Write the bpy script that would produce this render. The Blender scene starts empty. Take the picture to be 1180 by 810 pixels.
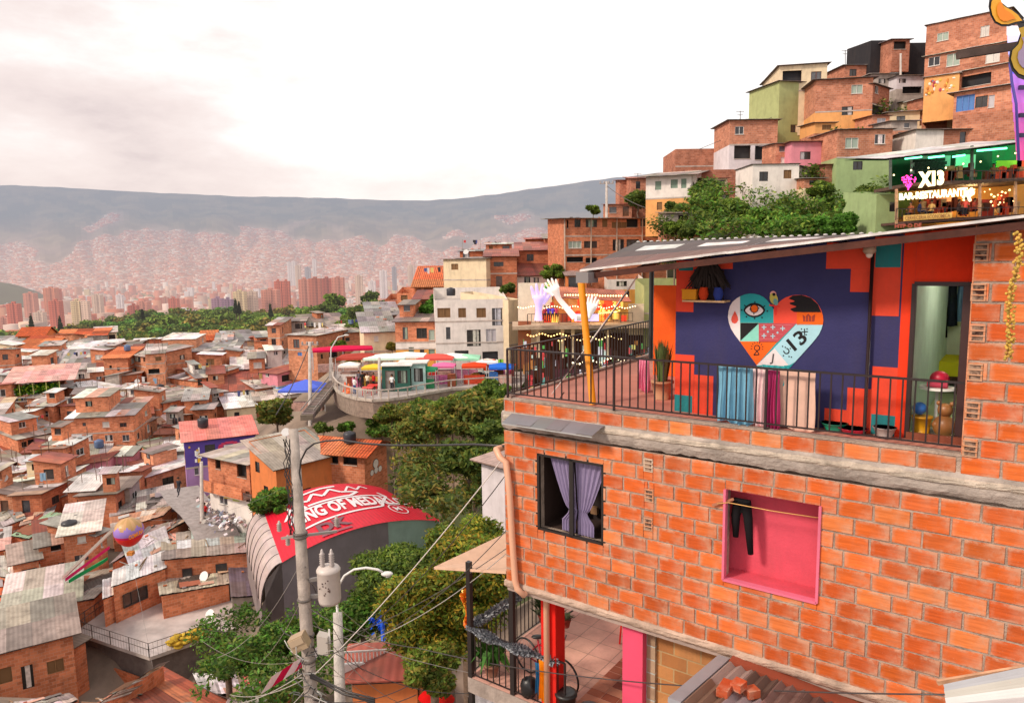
import bpy,bmesh,math,random
import numpy as np
from mathutils import Vector,Matrix,noise
random.seed(7)
SC=bpy.context.scene
COL=SC.collection
V=Vector
# - camera
F_PX,CX,CY=830.0,590.0,405.0
PITCH,ROLL=math.atan(105/830),0.015
_f=V((0,math.cos(PITCH),-math.sin(PITCH)))
_r=V((1,0,0));_u=_r.cross(_f)
CR=(_r*math.cos(ROLL)-_u*math.sin(ROLL)).normalized()
CU=CR.cross(_f).normalized()
cam_d=bpy.data.cameras.new('camera');cam=bpy.data.objects.new('camera',cam_d);COL.objects.link(cam)
m=Matrix((CR,CU,-_f)).transposed().to_4x4()
cam.matrix_world=m
cam_d.sensor_width=36;cam_d.lens=36*F_PX/1180.0
cam_d.clip_start=0.1;cam_d.clip_end=40000
SC.camera=cam
def ray(px,py):
 return(_f*F_PX+CR*(px-CX)+CU*(CY-py)).normalized()
def at(px,py,Y):
 r=ray(px,py);return r*(Y/r.y)
def on_plane(px,py,P,n):
 r=ray(px,py);return r*(P.dot(n)/r.dot(n))
def lerp(a,b,t):return a+(b-a)*t
def tab(x,T):
 if x<=T[0][0]:return T[0][1]
 for(a,va),(b,vb)in zip(T,T[1:]):
  if x<=b:return lerp(va,vb,(x-a)/(b-a))
 return T[-1][1]
 # - materials
def srgb(*c):
 return tuple(((x/255)/12.92 if x/255<=.04045 else((x/255+.055)/1.055)**2.4)for x in c)
def hexc(h):return srgb(int(h[0:2],16),int(h[2:4],16),int(h[4:6],16))
HAZE=(0.47,0.43,0.49,1)
class NT:
 def __init__(s,name):
  s.m=bpy.data.materials.new(name);s.m.use_nodes=True
  s.t=s.m.node_tree;s.t.nodes.clear()
  s.out=s.n('ShaderNodeOutputMaterial')
 def n(s,typ,**kw):
  x=s.t.nodes.new(typ)
  for k,v in kw.items():
   if k in x.inputs.keys():x.inputs[k].default_value=v
   else:setattr(x,k,v)
  return x
 def l(s,a,b):s.t.links.new(a,b)
 def math(s,op,a,b=None,c=None,clamp=False):
  x=s.n('ShaderNodeMath',operation=op);x.use_clamp=clamp
  for i,v in enumerate((a,b,c)):
   if v is None:continue
   if isinstance(v,(int,float)):x.inputs[i].default_value=v
   else:s.l(v,x.inputs[i])
  return x.outputs[0]
 def mix(s,fac,a,b,mode='MIX'):
  x=s.n('ShaderNodeMix',data_type='RGBA',blend_type=mode)
  for i,v in((0,fac),(6,a),(7,b)):
   if isinstance(v,(int,float)):x.inputs[i].default_value=v
   elif isinstance(v,tuple):x.inputs[i].default_value=v if len(v)==4 else v+(1,)
   else:s.l(v,x.inputs[i])
  return x.outputs[2]
 def noise(s,vec,scale,detail=3,rough=.55):
  x=s.n('ShaderNodeTexNoise');x.inputs['Scale'].default_value=scale
  x.inputs['Detail'].default_value=detail;x.inputs['Roughness'].default_value=rough
  if vec is not None:s.l(vec,x.inputs['Vector'])
  return x.outputs['Fac']
 def ramp(s,v,a,b):
  x=s.n('ShaderNodeMapRange');x.inputs[1].default_value=a;x.inputs[2].default_value=b;s.l(v,x.inputs[0]);return x.outputs[0]
def mk(name,rough=.85,tex='plain',var=.25,vs=1.5,bump=.15,bs=20,spec=.3,metal=0,haze=False,dirt=0.0,emit=0,transl=0):
 k=NT(name)
 col=k.n('ShaderNodeVertexColor',layer_name='Col').outputs['Color']
 geo=k.n('ShaderNodeNewGeometry');pos=geo.outputs['Position']
 uv=k.n('ShaderNodeUVMap',uv_map='UV').outputs['UV']
 c=col;hgt=None
 if tex=='brick':
  b=k.n('ShaderNodeTexBrick');b.offset=.5
  k.l(uv,b.inputs['Vector'])
  b.inputs['Scale'].default_value=1;b.inputs['Brick Width'].default_value=.42
  b.inputs['Row Height'].default_value=.22;b.inputs['Mortar Size'].default_value=.012
  b.inputs['Mortar Smooth'].default_value=.3
  b.inputs['Color1'].default_value=(.78,.70,.66,1);b.inputs['Color2'].default_value=(1.18,1.22,1.25,1)
  b.inputs['Mortar'].default_value=(1.0,1.55,2.2,1)
  c=k.mix(1.0,c,b.outputs['Color'],'MULTIPLY')
  hgt=k.math('MULTIPLY',b.outputs['Fac'],-1)
 elif tex=='tin':
  sx=k.n('ShaderNodeSeparateXYZ');k.l(uv,sx.inputs[0])
  s_=k.math('SINE',k.math('MULTIPLY',sx.outputs[0],2*math.pi/.26))
  c=k.mix(1.0,c,k.mix(k.ramp(s_,-1,1),(.88,.87,.87),(1.06,1.06,1.06)),'MULTIPLY')
  hgt=s_
 elif tex=='tile':
  sx=k.n('ShaderNodeSeparateXYZ');k.l(uv,sx.inputs[0])
  s_=k.math('SINE',k.math('MULTIPLY',sx.outputs[0],2*math.pi/.3))
  row=k.math('FRACT',k.math('MULTIPLY',sx.outputs[1],1/.42))
  sh=k.math('MULTIPLY',k.ramp(s_,-1.2,.4),k.ramp(row,-.5,.45))
  c=k.mix(1.0,c,k.mix(sh,(.35,.28,.26),(1.15,1.12,1.1)),'MULTIPLY')
  hgt=s_
 if tex in('windows',):
  b=k.n('ShaderNodeTexBrick');b.offset=0;k.l(uv,b.inputs['Vector'])
  b.inputs['Scale'].default_value=1;b.inputs['Brick Width'].default_value=4.5
  b.inputs['Row Height'].default_value=3.0;b.inputs['Mortar Size'].default_value=.95
  b.inputs['Mortar Smooth'].default_value=.1
  b.inputs['Color1'].default_value=(.34,.34,.40,1);b.inputs['Color2'].default_value=(.55,.5,.5,1)
  b.inputs['Mortar'].default_value=(1,1,1,1)
  c=k.mix(1.0,c,b.outputs['Color'],'MULTIPLY')
 n1=k.noise(pos,vs,5,.6)
 if var:c=k.mix(1.0,c,k.mix(k.ramp(n1,.3,.7),(1-var,)*3,(1+var,)*3),'MULTIPLY')
 if dirt:
  mp=k.n('ShaderNodeMapping');k.l(pos,mp.inputs['Vector']);mp.inputs['Scale'].default_value=(1.3,1.3,.35)
  n2=k.noise(mp.outputs[0],1.1,6,.7)
  f=k.math('MULTIPLY',k.ramp(n2,.5,.72),dirt,clamp=True)
  c=k.mix(f,c,k.mix(.7,c,(.09,.065,.05)))
 bs_=k.n('ShaderNodeBsdfPrincipled');k.l(c,bs_.inputs['Base Color'])
 bs_.inputs['Roughness'].default_value=rough;bs_.inputs['Metallic'].default_value=metal
 bs_.inputs['Specular IOR Level'].default_value=spec
 if bump:
  n3=k.noise(pos,bs,4,.65)
  h=n3 if hgt is None else k.math('ADD',k.math('MULTIPLY',hgt,.5),k.math('MULTIPLY',n3,.6))
  bp=k.n('ShaderNodeBump');bp.inputs['Strength'].default_value=bump;bp.inputs['Distance'].default_value=.03
  k.l(h,bp.inputs['Height']);k.l(bp.outputs[0],bs_.inputs['Normal'])
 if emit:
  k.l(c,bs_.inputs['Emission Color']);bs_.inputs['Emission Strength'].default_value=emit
 sh=bs_.outputs[0]
 if transl:
  tr=k.n('ShaderNodeBsdfTranslucent');k.l(c,tr.inputs['Color'])
  ms=k.n('ShaderNodeMixShader');ms.inputs[0].default_value=transl
  k.l(sh,ms.inputs[1]);k.l(tr.outputs[0],ms.inputs[2]);sh=ms.outputs[0]
 if haze:  # haze painted into the material as emission, growing with distance from the origin
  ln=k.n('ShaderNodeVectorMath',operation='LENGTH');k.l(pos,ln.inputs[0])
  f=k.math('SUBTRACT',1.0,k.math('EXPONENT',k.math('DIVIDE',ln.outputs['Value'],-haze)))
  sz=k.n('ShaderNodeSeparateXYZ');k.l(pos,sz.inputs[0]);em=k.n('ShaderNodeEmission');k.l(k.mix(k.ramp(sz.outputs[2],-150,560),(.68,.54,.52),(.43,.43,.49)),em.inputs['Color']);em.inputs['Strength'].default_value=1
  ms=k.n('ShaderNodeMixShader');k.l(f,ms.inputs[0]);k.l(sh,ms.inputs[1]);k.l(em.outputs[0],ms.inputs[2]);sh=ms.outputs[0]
 k.l(sh,k.out.inputs['Surface'])
 return k.m
M={}
M['brick']=mk('clay_brick_wall',tex='brick',var=.2,vs=.5,bump=.5,bs=14,dirt=.5)
M['plaster']=mk('painted_plaster',var=.10,vs=1.2,bump=.12,bs=12,dirt=.36)
M['mural']=mk('mural_paint',rough=.8,var=.10,vs=2.5,bump=.22,bs=26,dirt=.3)
M['concrete']=mk('grey_concrete',var=.22,vs=2.2,bump=.35,bs=9,dirt=.5)
M['tin']=mk('corrugated_roof_sheet',rough=.6,tex='tin',var=.3,vs=.7,bump=.3,bs=8,dirt=.85,spec=.35)
M['tinplain']=mk('painted_metal_sheet',rough=.55,var=.14,vs=.8,bump=.05,bs=6,dirt=.3,spec=.4)
M['tile']=mk('terracotta_tiles',tex='tile',var=.3,vs=1.6,bump=.5,bs=8,dirt=.5)
M['paint']=mk('painted_metal',rough=.45,var=.08,vs=4,bump=.03,spec=.5)
M['plastic']=mk('plastic',rough=.4,var=.05,bump=0,spec=.5)
M['cloth']=mk('cloth',rough=.95,var=.08,vs=6,bump=.15,bs=60,spec=.1)
M['wood']=mk('wood',rough=.7,var=.35,vs=5,bump=.2,bs=25)
M['glass']=mk('window_pane',rough=.12,var=.3,vs=3,bump=0,spec=.6)
M['leaf']=mk('leaves',rough=.6,var=.2,vs=.8,bump=0,spec=.25,transl=.4)
M['bark']=mk('bark',var=.35,vs=6,bump=.5,bs=16)
M['ground']=mk('dirt_ground',var=.4,vs=.15,bump=.5,bs=2.5,dirt=.5)
M['glow']=mk('lit_bulb',var=0,bump=0,emit=3)
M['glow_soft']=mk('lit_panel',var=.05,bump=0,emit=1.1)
M['skin']=mk('skin_and_clothes',rough=.8,var=.08,bump=0)
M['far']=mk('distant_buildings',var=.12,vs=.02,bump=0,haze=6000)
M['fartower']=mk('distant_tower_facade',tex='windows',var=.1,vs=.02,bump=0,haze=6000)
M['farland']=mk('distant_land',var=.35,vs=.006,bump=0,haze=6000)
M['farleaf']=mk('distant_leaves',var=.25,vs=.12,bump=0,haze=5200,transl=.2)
# - mesh builder
ORG={}
class MB:
 def __init__(s):s.v=[];s.f=[];s.uv=[];s.c=[];s.mi=[];s.sm=[]
 def face(s,pts,col=(.5,.5,.5),uv=None,mi=0,sm=False):
  i=len(s.v);s.v.extend(tuple(p)for p in pts);s.f.append(tuple(range(i,i+len(pts))))
  if uv is None:
   a=V(pts[0]);e=V(pts[1])-a;L=e.length or 1;e=e/L
   nn=e.cross(V(pts[-1])-a);nn=nn.normalized()if nn.length else V((0,0,1));g=nn.cross(e)
   uv=[((V(p)-a).dot(e),(V(p)-a).dot(g))for p in pts]
  s.uv.append(uv);s.c.append(col);s.mi.append(mi);s.sm.append(sm)
 def box(s,c,ax,ay,az,col=(.5,.5,.5),mi=0):
  c,ax,ay,az=V(c),V(ax),V(ay),V(az)
  for a,b,d in((ax,az,-ay),(-ax,az,ay),(ay,az,ax),(-ay,az,-ax),(ax,ay,az),(ax,-ay,-az)):
   s.face([c+d-a-b,c+d+a-b,c+d+a+b,c+d-a+b],col,None,mi)
 def abox(s,lo,hi,col=(.5,.5,.5),mi=0):
  lo,hi=V(lo),V(hi);h=(hi-lo)/2
  s.box((lo+hi)/2,(h.x,0,0),(0,h.y,0),(0,0,h.z),col,mi)
 def bar(s,p,q,w,h=None,col=(.5,.5,.5),up=(0,0,1),mi=0):
  p,q=V(p),V(q);d=q-p;h=h or w
  x=d.cross(V(up));x=x.normalized()if x.length>1e-6 else V((1,0,0));y=x.cross(d).normalized()
  s.box((p+q)/2,d/2,x*w/2,y*h/2,col,mi)
 def tube(s,pts,r,n=8,col=(.5,.5,.5),cap=True,mi=0,sm=True):
  pts=[V(p)for p in pts];k=len(pts);base=len(s.v)
  if isinstance(r,(int,float)):r=[r]*k
  ref=None
  for i,p in enumerate(pts):
   d=(pts[min(i+1,k-1)]-pts[max(i-1,0)]).normalized()
   if ref is None:ref=d.orthogonal().normalized()
   ref=(ref-d*ref.dot(d));ref=ref.normalized()if ref.length>1e-6 else d.orthogonal().normalized()
   w=d.cross(ref)
   for j in range(n):
    a=2*math.pi*j/n
    s.v.append(tuple(p+(ref*math.cos(a)+w*math.sin(a))*r[i]))
  for i in range(k-1):
   for j in range(n):
    a=base+i*n+j;b=base+i*n+(j+1)%n
    s.f.append((a,b,b+n,a+n));s.uv.append([(j/n,i),((j+1)/n,i),((j+1)/n,i+1),(j/n,i+1)])
    s.c.append(col);s.mi.append(mi);s.sm.append(sm)
  if cap:
   for o in(0,(k-1)*n):
    s.f.append(tuple(base+o+j for j in range(n)));s.uv.append([(0,0)]*n);s.c.append(col);s.mi.append(mi);s.sm.append(False)
 def ball(s,c,r,nu=10,nv=7,col=(.5,.5,.5),jit=0,mi=0,colf=None):
  c=V(c);r=V(r)if not isinstance(r,(int,float))else V((r,r,r));base=len(s.v)
  for i in range(nv+1):
   th=math.pi*i/nv
   for j in range(nu):
    a=2*math.pi*j/nu;q=1+random.uniform(-jit,jit)
    s.v.append((c.x+r.x*q*math.sin(th)*math.cos(a),c.y+r.y*q*math.sin(th)*math.sin(a),c.z+r.z*q*math.cos(th)))
  for i in range(nv):
   for j in range(nu):
    a=base+i*nu+j;b=base+i*nu+(j+1)%nu
    s.f.append((a,a+nu,b+nu,b));s.uv.append([(0,0)]*4);s.c.append(colf(i/nv,j/nu)if colf else col);s.mi.append(mi);s.sm.append(True)
 def lathe(s,c,prof,n=16,col=(.5,.5,.5),axis=(0,0,1)):
  c=V(c);ax=V(axis).normalized()
  s.tube([c+ax*z for r,z in prof],[max(r,.001)for r,z in prof],n,col)
 def build(s,name,mats,parent=None,loc=None,recalc=False):
  if not isinstance(mats,(list,tuple)):mats=[mats]
  org=ORG[parent.name]if parent is not None else V(loc)if loc is not None else V((0,0,0))
  vs=np.array(s.v,dtype=np.float64)-np.array(org)
  me=bpy.data.meshes.new(name)
  me.from_pydata(vs.tolist(),[],s.f)
  uvl=me.uv_layers.new(name='UV')
  fl=np.array([c for u in s.uv for c in u],dtype=np.float32).ravel()
  uvl.data.foreach_set('uv',fl)
  ca=me.color_attributes.new(name='Col',type='FLOAT_COLOR',domain='CORNER')
  lens=[len(f)for f in s.f]
  cc=np.ones((sum(lens),4),dtype=np.float32);cc[:,:3]=np.repeat(np.array(s.c,dtype=np.float32)[:,:3],lens,axis=0)
  ca.data.foreach_set('color',cc.ravel())
  me.polygons.foreach_set('material_index',s.mi);me.polygons.foreach_set('use_smooth',s.sm)
  for mt in mats:me.materials.append(mt)
  me.update()
  o=bpy.data.objects.new(name,me);COL.objects.link(o)
  if parent is not None:o.parent=parent;ORG[o.name]=org
  else:o.location=org;ORG[o.name]=V(org)
  return o
def root(name,loc,label,cat,group=None):
 o=bpy.data.objects.new(name,None);COL.objects.link(o);o.location=V(loc);o.empty_display_size=.1
 o['label']=label;o['category']=cat
 if group:o['group']=group
 ORG[o.name]=V(loc);return o
def tag(o,label,cat,group=None,kind=None):
 if label:o['label']=label
 if cat:o['category']=cat
 if group:o['group']=group
 if kind:o['kind']=kind
 return o
def thing(mb,name,mat,label,cat,loc=None,group=None):
 if loc is None:
  a=np.array(mb.v);loc=((a[:,0].min()+a[:,0].max())/2,(a[:,1].min()+a[:,1].max())/2,a[:,2].min())
 return tag(mb.build(name,mat,None,loc),label,cat,group)
def struct(mb,name,mat,label=None,loc=None):
 o=mb.build(name,mat,None,loc);o['kind']='structure'
 if label:o['label']=label
 return o
def jit(c,a=.12):
 f=1+random.uniform(-a,a);return tuple(max(0,min(1.2,x*f*(1+random.uniform(-a/3,a/3))))for x in c)
def text_polys(txt,size=1.0,space=1.0,bold=0.0):
 cu=bpy.data.curves.new('t','FONT');cu.body=txt;cu.size=size;cu.space_character=space;cu.offset=bold;cu.resolution_u=3
 ob=bpy.data.objects.new('t',cu);COL.objects.link(ob)
 dg=bpy.context.evaluated_depsgraph_get();me=bpy.data.meshes.new_from_object(ob.evaluated_get(dg))
 vs=[(v.co.x,v.co.y)for v in me.vertices];fs=[[vs[i]for i in p.vertices]for p in me.polygons]
 bpy.data.objects.remove(ob);bpy.data.curves.remove(cu);bpy.data.meshes.remove(me)
 return fs
 # - light and sky
w=bpy.data.worlds.new('World');SC.world=w;w.use_nodes=True
nt=w.node_tree;nt.nodes.clear()
def wn(t):return nt.nodes.new(t)
out=wn('ShaderNodeOutputWorld');bg=wn('ShaderNodeBackground');nt.links.new(bg.outputs[0],out.inputs[0])
SUN_EL,SUN_AZ=math.radians(38),math.radians(-118)
sky=wn('ShaderNodeTexSky');sky.sky_type='NISHITA';sky.sun_disc=False;sky.sun_elevation=SUN_EL;sky.sun_rotation=SUN_AZ
tc=wn('ShaderNodeTexCoord');sp=wn('ShaderNodeSeparateXYZ');nt.links.new(tc.outputs['Generated'],sp.inputs[0])
def wm(op,a,b=None,clamp=False):
 x=wn('ShaderNodeMath');x.operation=op;x.use_clamp=clamp
 for i,v in enumerate((a,b)):
  if v is None:continue
  if isinstance(v,(int,float)):x.inputs[i].default_value=v
  else:nt.links.new(v,x.inputs[i])
 return x.outputs[0]
def wmix(f,a,b,mode='MIX'):
 x=wn('ShaderNodeMix');x.data_type='RGBA';x.blend_type=mode
 for i,v in((0,f),(6,a),(7,b)):
  if isinstance(v,(int,float)):x.inputs[i].default_value=v
  elif isinstance(v,tuple):x.inputs[i].default_value=v
  else:nt.links.new(v,x.inputs[i])
 return x.outputs[2]
def wr(v,a,b,c=0,d=1):
 x=wn('ShaderNodeMapRange');x.interpolation_type='SMOOTHSTEP'
 for i,q in enumerate((a,b,c,d)):x.inputs[i+1].default_value=q
 nt.links.new(v,x.inputs[0]);return x.outputs[0]
mp=wn('ShaderNodeMapping');mp.inputs['Scale'].default_value=(2.6,2.6,7.0);mp.inputs['Location'].default_value=(0.35,0.1,0.2)
nt.links.new(tc.outputs['Generated'],mp.inputs['Vector'])
nz=wn('ShaderNodeTexNoise');nz.inputs['Scale'].default_value=1.5;nz.inputs['Detail'].default_value=9;nz.inputs['Roughness'].default_value=.58
nt.links.new(mp.outputs[0],nz.inputs['Vector'])
X,Z=sp.outputs[0],sp.outputs[2]
left=wr(wm('ADD',X,wm('MULTIPLY',Z,-.35)),-.18,-.62)
low=wr(Z,.20,.07)
cov=wm('ADD',wm('MULTIPLY',left,.36),wm('MULTIPLY',low,.13))
cl=wr(wm('ADD',nz.outputs['Fac'],cov),.56,.90);cl2=wr(wm('ADD',nz.outputs['Fac'],cov),.84,1.25)
base=wmix(low,(1.15,1.10,1.06,1),(1.08,.97,.92,1))
c1=wmix(cl2,wmix(cl,base,(.90,.77,.73,1)),(.52,.42,.43,1))
front=wr(sp.outputs[1],-.4,.2)
c1=wmix(.10,c1,wmix(1.0,sky.outputs[0],(.08,.08,.08,1),'MULTIPLY'))
nt.links.new(c1,bg.inputs[0]);bg.inputs[1].default_value=1.14
sl=bpy.data.lights.new('sun','SUN');sl.energy=3.0;sl.angle=math.radians(9);sl.color=(1,.87,.72)
so=bpy.data.objects.new('sun',sl);COL.objects.link(so)
sd=V((math.sin(SUN_AZ)*math.cos(SUN_EL),math.cos(SUN_AZ)*math.cos(SUN_EL),math.sin(SUN_EL)))
so.rotation_euler=sd.to_track_quat('Z','Y').to_euler();so.location=(0,0,60)
SC.view_settings.view_transform='Standard';SC.view_settings.look='None';SC.view_settings.exposure=0;SC.view_settings.gamma=1
try:
 SC.cycles.use_denoising=True;SC.cycles.max_bounces=6;SC.cycles.diffuse_bounces=3;SC.cycles.caustics_reflective=False;SC.cycles.caustics_refractive=False
except Exception:pass
# == THE BRICK HOUSE IN FRONT
def proj(P):
 P=V(P);d=P.dot(_f);return CX+F_PX*P.dot(CR)/d,CY-F_PX*P.dot(CU)/d
_h=ray(-560,312);U=V((-_h.x,-_h.y,0)).normalized();IN=V((-U.y,U.x,0))
O=at(580,458,11.6);zP=O.z;O0=V((O.x,O.y,0))
def W3(u,w,z):return O0+U*u+IN*w+V((0,0,z))
def hw(px,py,w=0.0):
 p=on_plane(px,py,O0+IN*w,IN);return(p-O0).dot(U),p.z
def hf(px,py,z):
 r=ray(px,py);p=r*(z/r.z);return(p-O0).dot(U),(p-O0).dot(IN)
def solve_w(u,z,px):
 a,b=0,12
 for _ in range(40):
  c=(a+b)/2
  if proj(W3(u,c,z))[0]<px:a=c
  else:b=c
 return a
zB=hw(599,673)[1]
uR=hw(1300,600)[0]
uPil=hw(1116,400)[0]
zRail=hw(640,407)[1]
wM=hf(778,473,zP)[1]
ORA=[hexc(h)for h in('D0622A','C45828','DA6E36','CC6028','C05828','DC7A42','C66030','D26A36')]
WIN=(hw(619,560)[0],hw(695,575)[0],hw(657,619)[1],hw(657,529)[1])
PNK=(hw(835,600)[0],hw(945,600)[0],hw(889,681)[1],hw(889,573)[1])
house=root('brick_house',W3(3,2,zB),'large raw brick house with railed balcony and heart mural in the right foreground','house')
zBand1=zP-.235;zBand0=zBand1-.30
def subtract(r,h):
 a0,a1,b0,b1=r;c0,c1,d0,d1=h
 if a1<=c0 or a0>=c1 or b1<=d0 or b0>=d1:return[r]
 o=[]
 if a0<c0:o.append((a0,c0,b0,b1))
 if a1>c1:o.append((c1,a1,b0,b1))
 m0,m1=max(a0,c0),min(a1,c1)
 if b0<d0:o.append((m0,m1,b0,d0))
 if b1>d1:o.append((m0,m1,d1,b1))
 return o
k=NT('hollow_clay_blocks')
col=k.n('ShaderNodeVertexColor',layer_name='Col').outputs['Color'];uvn=k.n('ShaderNodeUVMap',uv_map='UV').outputs['UV']
pos=k.n('ShaderNodeNewGeometry').outputs['Position']
sx=k.n('ShaderNodeSeparateXYZ');k.l(uvn,sx.inputs[0])
n1=k.noise(pos,9,6,.7);n2=k.noise(pos,2.2,4,.6);n3=k.noise(pos,60,3,.6)
edge=k.ramp(sx.outputs[0],.42,.98)
sm=k.math('MULTIPLY',k.math('MULTIPLY',edge,k.ramp(n1,.30,.62)),k.ramp(n2,.26,.5),clamp=True)
edgel=k.ramp(sx.outputs[0],.16,-.02)
sm=k.math('ADD',sm,k.math('MULTIPLY',k.math('MULTIPLY',edgel,k.ramp(n1,.38,.6)),.9),clamp=True)
ys_=k.math('MAXIMUM',k.ramp(sx.outputs[1],.035,.0),k.ramp(sx.outputs[1],.155,.19))
sm=k.math('ADD',sm,k.math('MULTIPLY',k.math('MULTIPLY',ys_,k.ramp(n1,.42,.6)),k.ramp(n2,.3,.5)),clamp=True)
groove=k.math('SINE',k.math('MULTIPLY',sx.outputs[1],44))
mp_=k.n('ShaderNodeMapping');k.l(pos,mp_.inputs['Vector']);mp_.inputs['Scale'].default_value=(3,3,38)
streak=k.noise(mp_.outputs[0],1.0,3,.6)
c=k.mix(1.0,col,k.mix(k.ramp(streak,.3,.7),(.80,.78,.76),(1.14,1.16,1.18)),'MULTIPLY')
n5=k.noise(pos,.9,5,.7)
c=k.mix(k.math('MULTIPLY',k.ramp(n2,.56,.74),.2,clamp=True),c,(.26,.13,.07))
c=k.mix(k.math('MULTIPLY',k.ramp(n5,.52,.70),.22,clamp=True),c,(.30,.18,.11))
c=k.mix(k.math('MULTIPLY',sm,.62,clamp=True),c,(.56,.38,.27))
c=k.mix(k.math('MULTIPLY',k.ramp(n3,.62,.8),.35,clamp=True),c,(.55,.42,.33))
bs_=k.n('ShaderNodeBsdfPrincipled');k.l(c,bs_.inputs['Base Color']);bs_.inputs['Roughness'].default_value=.9;bs_.inputs['Specular IOR Level'].default_value=.2
h=k.math('ADD',k.math('MULTIPLY',groove,.25),k.math('ADD',k.math('MULTIPLY',n1,.7),k.math('MULTIPLY',n3,.4)))
bp=k.n('ShaderNodeBump');bp.inputs['Strength'].default_value=.45;bp.inputs['Distance'].default_value=.012
k.l(h,bp.inputs['Height']);k.l(bp.outputs[0],bs_.inputs['Normal']);k.l(bs_.outputs[0],k.out.inputs['Surface'])
M['block']=k.m
M['mortar']=mk('rough_mortar',var=.3,vs=6,bump=.9,bs=38,dirt=.35)
M['bigconc']=mk('stained_concrete',var=.28,vs=3,bump=.8,bs=22,dirt=.6)
def brick_face(mb,u0,u1,z0,z1,w,colr,f0=0.,f1=1.):
 jw=random.uniform(-.004,.004);e=.006
 j=lambda:random.uniform(-.008,.008)
 a=[(u0+j(),z0+j()),(u1+j(),z0+j()),(u1+j(),z1+j()),(u0+j(),z1+j())]
 b=[(u0+e,z0+e),(u1-e,z0+e),(u1-e,z1-e),(u0+e,z1-e)]
 A=[W3(p[0],w+.014,p[1])for p in a];B=[W3(p[0],w+jw,p[1])for p in b]
 hgt=z1-z0
 q=[(f0,0),(f1,0),(f1,hgt),(f0,hgt)]
 mb.face(B,colr,q)
 for i in range(4):
  n=(i+1)%4;mb.face([A[i],A[n],B[n],B[i]],tuple(x*.9 for x in colr),[q[i],q[n],q[n],q[i]])
def lay_bricks(mb,u0,u1,z0,z1,w=0.0,holes=(),off=0.0,LB=.40,HB=.214,joint=.021,colf=None,zm=None):
 n=max(1,round((z1-z0)/HB));hb=(z1-z0)/n
 for i in range(n):
  za=z0+i*hb+joint/2;zb=z0+(i+1)*hb-joint/2
  u=u0-random.uniform(0,.05)-(LB/2 if(i+off)%2 else 0)
  while u<u1:
   L=LB*random.choice((1,1,1,1,.97,1.03,.82));a,b=max(u+joint/2,u0),min(u+L-joint/2,u1)
   if b-a>.03:
    rs=[(a,b,za,zb)]
    for h in holes:rs=[q for r in rs for q in subtract(r,h)]
    c=jit(colf(u,za)if colf else random.choice(ORA),.10)
    if zm:rs=[(r[0],r[1],r[2],min(r[3],zm(r[0])))for r in rs]
    for r in rs:
     if r[1]-r[0]>.02 and r[3]-r[2]>.015:
      brick_face(mb,r[0],r[1],r[2],r[3],w,c,(r[0]-u)/L,(r[1]-u)/L)
   u+=L
mb=MB()
vents=[]
for px,py in((747,536),(748,571),(747,604)):vents.append(hw(px,py))
def colw(u,z):
 c=random.choice(ORA)
 if z<zB+.5:c=tuple(x*.95 for x in c)
 return c
vh=[(u-.075,u+.075,z-.10,z+.10)for u,z in vents]
lay_bricks(mb,0,uR,zB,zBand0,holes=[WIN,PNK]+vh,colf=colw)
lay_bricks(mb,.02,uPil,zBand1,zP-.03,off=1)
eaveL=hw(668,314,-.35);eaveR=hw(1180,252,-.35)
def z_eave(u):return lerp(eaveL[1],eaveR[1],(u-eaveL[0])/(eaveR[0]-eaveL[0]))
pv=[]
for px,py in((1133,291),(1130,337),(1129,384),(1126,429),(1123,473),(1120,517)):pv.append(hw(px,py))
pvh=[(u-.09,u+.05,z-.09,z+.09)for u,z in pv]
lay_bricks(mb,uPil,uR,zBand1,z_eave(uR)+.1,holes=pvh,zm=lambda u:z_eave(u)-.03)
bw=mb.build('brick_wall',M['block'],house)
def facade(mb,P,u,n,W,z0,z1,holes,col,mi=0,rev=.14,revcol=None,uoff=0):
 us=sorted({0,W}|{x for h in holes for x in h[:2]});zs=sorted({z0,z1}|{x for h in holes for x in h[2:4]})
 us=[x for x in us if 0<=x<=W];zs=[x for x in zs if z0<=x<=z1]
 for a,b in zip(us,us[1:]):
  for c,d in zip(zs,zs[1:]):
   cu,cz=(a+b)/2,(c+d)/2
   if any(h[0]<cu<h[1]and h[2]<cz<h[3]for h in holes):continue
   cc=col(cz)if callable(col)else col;m_=mi(cz)if callable(mi)else mi
   mb.face([P+u*a+V((0,0,c)),P+u*b+V((0,0,c)),P+u*b+V((0,0,d)),P+u*a+V((0,0,d))],cc,[(a+uoff,c),(b+uoff,c),(b+uoff,d),(a+uoff,d)],m_)
 for h in holes:
  a,b,c,d=h[:4];cz=(c+d)/2
  cc=revcol or(col(cz)if callable(col)else col);m_=mi(cz)if callable(mi)else mi
  q=lambda s,z,t:P+u*s+V((0,0,z))-n*t
  for e in(((a,c),(b,c)),((b,c),(b,d)),((b,d),(a,d)),((a,d),(a,c))):
   mb.face([q(*e[0],0),q(*e[1],0),q(*e[1],rev),q(*e[0],rev)],cc,None,m_)
mb=MB();MORT=(.42,.32,.255)
facade(mb,W3(0,.012,0),U,-IN,uR,zB,zBand0,[WIN,PNK],MORT,rev=.2)
facade(mb,W3(0,.012,0),U,-IN,uPil,zBand1,zP,[],MORT)
mb.face([W3(uPil,.012,zBand1),W3(uR,.012,zBand1),W3(uR,.012,z_eave(uR)-.03),W3(uPil,.012,z_eave(uPil)-.03)],MORT)
mb.face([W3(0,.012,zB),W3(0,6,zB),W3(0,6,zP),W3(0,.012,zP)],MORT)
mb.face([W3(0,6,zB),W3(uR,6,zB),W3(uR,6,zP),W3(0,6,zP)],MORT)
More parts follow.
